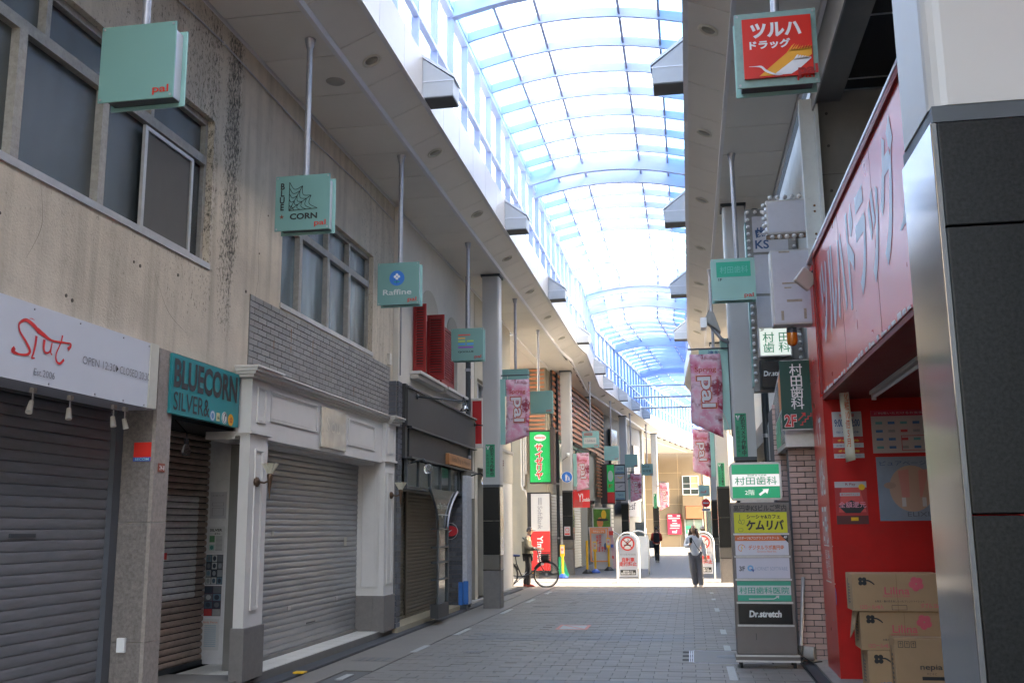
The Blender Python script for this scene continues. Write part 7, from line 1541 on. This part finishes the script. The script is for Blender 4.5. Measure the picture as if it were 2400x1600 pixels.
def head(t, x, y, z, yaw, h=.225, hair=None, hairm=None, hat=None):
    """z = chin height; yaw: facing direction angle (0 = +X, -90 = towards camera)"""
    c_ = Vector((x, y, z+h*.5)); f = Vector((cos(R(yaw)), sin(R(yaw)), 0)); s_ = Vector((-f.y, f.x, 0)); up = Vector((0,0,1))
    mb = MB(); NU, NV = 16, 12; P = []
    for j in range(NV+1):
        v = pi*j/NV
        for i in range(NU):
            u = 2*pi*i/NU; a = sin(v)*cos(u); b = sin(v)*sin(u); w_ = cos(v)
            jaw = 1 - .28*max(0, -w_)**1.3
            px = a*h*.40*(jaw if a > 0 else 1) + (.014 if abs(b) < .3 and -.25 < w_ < .1 and a > .8 else 0); py = b*h*.33*jaw
            P.append(c_ + f*px + s_*py + up*(w_*h*.5))
    mb.add(P, [(j*NU+i, j*NU+(i+1)%NU, (j+1)*NU+(i+1)%NU, (j+1)*NU+i) for j in range(NV) for i in range(NU)], True)
    # nose, ears
    n0 = c_ + f*h*.38; mb.hexa([n0-s_*.012-up*.03, n0+f*.022-s_*.010-up*.028, n0+f*.022+s_*.010-up*.028, n0+s_*.012-up*.03, n0-s_*.006+up*.012, n0+f*.004-s_*.004+up*.012, n0+f*.004+s_*.004+up*.012, n0+s_*.006+up*.012])
    for sg_ in (-1,1): e0 = c_ + s_*sg_*h*.325; mb.lathe([(0,-.008),(.024,-.006),(.026,.006),(0,.008)], e0, 'y', 10)
    o = mb.build('head', M_SKIN, t)
    q = MB(); 
    for sg_ in (-1,1): e0 = c_ + f*h*.385 + s_*sg_*.032 + up*.005; q.lathe([(0,-.007),(.010,-.004),(.010,.004),(0,.007)], e0, 'z', 8)
    m0 = c_ + f*h*.355 - up*h*.24; q.box(m0.x-.014,m0.x+.014,m0.y-.014,m0.y+.014,m0.z-.004,m0.z+.004); q.build('eyes_and_mouth', mat('dark_feature',(.12,.05,.04),.5), o)
    # hair cap
    q = MB(); P = []; NV2 = 8
    for j in range(NV2+1):
        v = pi*.56*j/NV2
        for i in range(NU):
            u = 2*pi*i/NU; a = sin(v)*cos(u); b = sin(v)*sin(u); w_ = cos(v); lim = 0
            fr_ = -.0 if a <= .35 else .012
            P.append(c_ - f*.010 + f*(a*h*.43) + s_*(b*h*.37) + up*(w_*h*.54 + (.05 if (a > .55 and j == NV2) else 0)))
    q.add(P, [(j*NU+i, j*NU+(i+1)%NU, (j+1)*NU+(i+1)%NU, (j+1)*NU+i) for j in range(NV2) for i in range(NU)], True)
    if hair == 'long':
        for k in range(9):
            a = R(-76 + 19*k) ; d_ = -f*cos(a) + s_*sin(a); b0 = c_ + d_*h*.34 + up*.02; q.tube([b0, b0+d_*.03-up*.14, b0+d_*.05-up*.30, b0+d_*.04-up*.40], [.05,.055,.05,.02], 7)
    hm = hairm or M_HAIR; o2 = q.build('hair' if not hat else 'cap', hat or hm, t)
    if hat:
        q = MB(); b0 = c_ + f*h*.38 + up*h*.12; q.hexa([b0-s_*.07-up*.006, b0+f*.07-s_*.05-up*.015, b0+f*.07+s_*.05-up*.015, b0+s_*.07-up*.006, b0-s_*.07+up*.004, b0+f*.07-s_*.05-up*.005, b0+f*.07+s_*.05-up*.005, b0+s_*.07+up*.004]); q.build('cap_brim', hat, o2)
def hand(t, w_, tip, m=M_SKIN):
    """small curled hand from the wrist w_ towards tip: palm, four fingers, thumb"""
    w_ = Vector(w_); d = (Vector(tip)-w_).normalized(); a = d.orthogonal().normalized(); b = d.cross(a); q = MB()
    q.tube([w_-d*.02, w_+d*.03, w_+d*.075], [.022,.030,.026], 8)
    for k, L_ in enumerate((.065,.075,.07,.055)):
        o_ = w_+d*.07 + a*(-.024+.016*k); q.tube([o_, o_+d*L_*.5+b*.006, o_+d*L_*.8+b*.03], [.0095,.0085,.006], 6)
    q.tube([w_+d*.02+a*.026, w_+d*.045+a*.045+b*.01, w_+d*.075+a*.045+b*.03], [.012,.010,.007], 6); return q.build('hand', m, t)
def person(lab, x, y, H, pose):
    t = thing('person', lab, 'person', (x, y, 0)); k = H/1.7
    def V(a, b, c_): return (x+a*k, y+b*k, c_*k)
    pose(t, V, k); return t
M_OLIVE = mat('olive_grey_jacket',(.115,.11,.085),.85,var=.12,scale=14,bump=.4,bscale=30); M_BLKC = mat('black_cloth',(.025,.025,.028),.9,var=.1); M_SHIRT = mat('white_shirt',(.62,.64,.68),.75,var=.06,scale=14,bump=.4,bscale=26)
M_GREYP = mat('grey_trousers',(.16,.155,.165),.85,var=.1,scale=14,bump=.35,bscale=24); M_REDJ = mat('red_jacket',(.45,.04,.03),.8,var=.1,bump=.3,bscale=30); M_SHOE = mat('red_brown_shoes',(.28,.05,.04),.6,var=.1)
def man(t, V, k):   # walking to the right beside the bicycle
    skinned('body', [([V(0,0,.98),V(-.01,0,1.22),V(.0,0,1.40),V(.03,0,1.50)],[.10,.12,.09,.05])], M_SKIN, t)
    skinned('trousers', [([V(0,0,.93),V(.0,-.09,.86),V(.05,-.10,.50),V(.02,-.10,.12),V(.02,-.10,.03)],[.13,.10,.075,.065,.06]),([V(0,0,.93),V(0,.09,.86),V(-.02,.10,.50),V(-.10,.10,.14),V(-.10,.10,.04)],[.13,.10,.075,.065,.06])], M_BLKC, t)
    skinned('jacket', [([V(-.02,0,1.14),V(-.03,0,.93)],[(.17,.15),(.17,.16)]),([V(-.02,0,1.14),V(-.04,0,1.36),V(.0,0,1.44)],[(.17,.15),(.13,.16),.07]),
             ([V(-.04,0,1.36),V(-.03,-.20,1.34),V(.04,-.25,1.10),V(.26,-.22,1.08)],[(.13,.16),.075,.065,.048]),([V(-.04,0,1.36),V(-.03,.20,1.34),V(.05,.24,1.10),V(.28,.18,1.07)],[(.13,.16),.075,.065,.048])], M_OLIVE, t)
    hand(t, V(.30,-.22,1.07), V(.42,-.24,1.06)); hand(t, V(.32,.16,1.07), V(.44,.14,1.06))
    for a, b in ((.04,-.10),(-.09,.10)): MB().hexa([V(a-.07,b-.05,0),V(a+.19,b-.045,0),V(a+.19,b+.045,0),V(a-.07,b+.05,0),V(a-.07,b-.04,.11),V(a+.13,b-.035,.06),V(a+.13,b+.035,.06),V(a-.07,b+.04,.11)]).build('shoe', M_SHOE, t, bevel=.02)
    p = V(.07,0,1.49); head(t, p[0], p[1], p[2], -10, .23*k, None, mat('grey_hair',(.15,.14,.13),.6), mat('dark_cap',(.05,.05,.06),.8))
    MB().tube([V(-.13,-.13,1.42),V(-.02,-.18,1.30),V(.10,-.16,1.05)],.018,6).build('bag_strap', M_DARK, t)
person('older man in a dark cap and olive jacket with black trousers pushing the bicycle', -4.36, 27.36, 1.56, man)
def woman(t, V, k):  # walking toward the camera, slightly left, phone in hand
    skinned('body', [([V(0,0,1.0),V(0,0,1.22),V(0,0,1.40),V(-.01,-.01,1.48)],[.09,.11,.08,.045])], M_SKIN, t)
    skinned('trousers', [([V(0,0,.92),V(-.08,0,.86),V(-.07,-.06,.50),V(-.02,-.02,.14),V(-.02,-.02,.03)],[.14,.115,.095,.08,.07]),([V(0,0,.92),V(.09,0,.86),V(.12,.02,.50),V(.13,-.10,.12),V(.13,-.10,.03)],[.14,.115,.095,.08,.07])], M_GREYP, t)
    skinned('shirt', [([V(0,0,1.12),V(.01,0,.82)],[(.18,.14),(.205,.16)]),([V(0,0,1.12),V(0,0,1.34),V(-.01,0,1.43)],[(.18,.14),(.14,.12),.06]),
             ([V(0,0,1.34),V(-.18,.0,1.32),V(-.25,-.04,1.10),V(-.15,-.22,1.14)],[(.14,.12),.08,.07,.055]),([V(0,0,1.34),V(.19,.0,1.31),V(.25,.03,1.06),V(.29,-.02,.84)],[(.14,.12),.08,.07,.055])], M_SHIRT, t)
    hand(t, V(-.14,-.24,1.15), V(-.10,-.32,1.22)); hand(t, V(.29,-.03,.82), V(.29,-.06,.70))
    p = V(-.10,-.33,1.22); box('phone', M_DARK, t, p[0]-.035,p[0]+.035,p[1]-.02,p[1]-.01,p[2]-.02,p[2]+.12)
    for a, b in ((-.02,-.03),(.13,-.12)): MB().hexa([V(a-.045,b-.17,0),V(a+.045,b-.17,0),V(a+.05,b+.07,0),V(a-.05,b+.07,0),V(a-.035,b-.12,.05),V(a+.035,b-.12,.05),V(a+.04,b+.07,.10),V(a-.04,b+.07,.10)]).build('shoe', mat('beige_shoes',(.36,.30,.26),.6), t, bevel=.02)
    p = V(-.02,-.02,1.455); head(t, p[0], p[1], p[2], -112, .225*k, 'long', mat('brown_hair',(.055,.025,.018),.45,var=.3,scale=30))
    MB().tube([V(-.10,-.12,1.38),V(.05,-.16,1.1),V(.20,-.12,.9)],.008,5).build('bag_strap', M_DARK, t)
    q = MB(); 
    for z in (.92,1.0,1.08,1.16,1.24): q.cyl(V(0,-.165+.02*(z-1),z),V(0,-.175+.02*(z-1),z),.008,n=8)
    q.build('buttons', M_ALUW, t)
person('long haired woman in loose white shirt and grey trousers walking with a phone', .10, 27.25, 1.60, woman)
def back(t, V, k):
    skinned('body', [([V(0,0,1.0),V(0,0,1.25),V(0,0,1.42),V(0,0,1.50)],[.10,.12,.08,.05])], M_SKIN, t)
    skinned('trousers', [([V(0,0,.94),V(-.07,0,.86),V(-.06,.06,.48),V(-.05,.12,.12),V(-.05,.13,.03)],[.13,.09,.06,.05,.045]),([V(0,0,.94),V(.07,0,.86),V(.07,-.04,.48),V(.06,-.08,.14),V(.06,-.08,.03)],[.13,.09,.06,.05,.045])], M_BLKC, t)
    skinned('jacket', [([V(0,0,1.12),V(0,0,.88)],[(.17,.14),(.18,.15)]),([V(0,0,1.12),V(0,0,1.36),V(0,0,1.44)],[(.17,.14),(.14,.12),.06]),([V(0,0,1.36),V(-.18,0,1.34),V(-.24,.04,1.10),V(-.20,.20,1.05)],[(.14,.12),.075,.06,.05]),([V(0,0,1.36),V(.18,0,1.34),V(.24,.04,1.10),V(.20,.20,1.05)],[(.14,.12),.075,.06,.05])], M_REDJ, t)
    hand(t, V(-.20,.22,1.05), V(-.18,.34,1.04)); hand(t, V(.20,.22,1.05), V(.18,.34,1.04))
    for a, b in ((-.05,.14),(.06,-.06)): MB().hexa([V(a-.04,b-.07,0),V(a+.04,b-.07,0),V(a+.04,b+.17,0),V(a-.04,b+.17,0),V(a-.035,b-.07,.09),V(a+.035,b-.07,.09),V(a+.03,b+.1,.05),V(a-.03,b+.1,.05)]).build('shoe', M_CONCL, t, bevel=.015)
    p = V(0,0,1.48); head(t, p[0], p[1], p[2], 90, .22*k, None, M_HAIR)
    a0 = V(-.15,-.28,.95); a1 = V(.15,-.13,1.42); MB().box(a0[0],a1[0],a0[1],a1[1],a0[2],a1[2]).build('backpack', M_BLKC, t, bevel=.05)
person('small distant walker in a red jacket with a black backpack, seen from behind', -1.47, 45.2, 1.52, back)
def cap(t, V, k):
    skinned('body', [([V(0,0,1.0),V(0,0,1.25),V(0,0,1.42),V(0,0,1.50)],[.10,.12,.08,.05])], M_SKIN, t)
    skinned('trousers', [([V(0,0,.94),V(-.07,0,.86),V(-.06,.06,.48),V(-.05,.12,.12),V(-.05,.13,.03)],[.13,.09,.06,.05,.045]),([V(0,0,.94),V(.07,0,.86),V(.07,-.04,.48),V(.06,-.08,.14),V(.06,-.08,.03)],[.13,.09,.06,.05,.045])], M_GREYP, t)
    skinned('jacket', [([V(0,0,1.12),V(0,0,.88)],[(.17,.14),(.18,.15)]),([V(0,0,1.12),V(0,0,1.36),V(0,0,1.44)],[(.17,.14),(.14,.12),.06]),([V(0,0,1.36),V(-.18,0,1.34),V(-.22,.04,1.06),V(-.2,-.05,.82)],[(.14,.12),.075,.06,.05]),([V(0,0,1.36),V(.18,0,1.34),V(.22,.04,1.06),V(.2,-.05,.82)],[(.14,.12),.075,.06,.05])], M_BLKC, t)
    p = V(0,0,1.48); head(t, p[0], p[1], p[2], -90, .22*k, None, M_HAIR, M_WHITE)
    hand(t, V(-.2,-.05,.80), V(-.2,-.07,.68)); hand(t, V(.2,-.05,.80), V(.2,-.07,.68))
person('person in a white cap mostly hidden behind the walking woman', .42, 36, 1.55, cap)
finish_text()
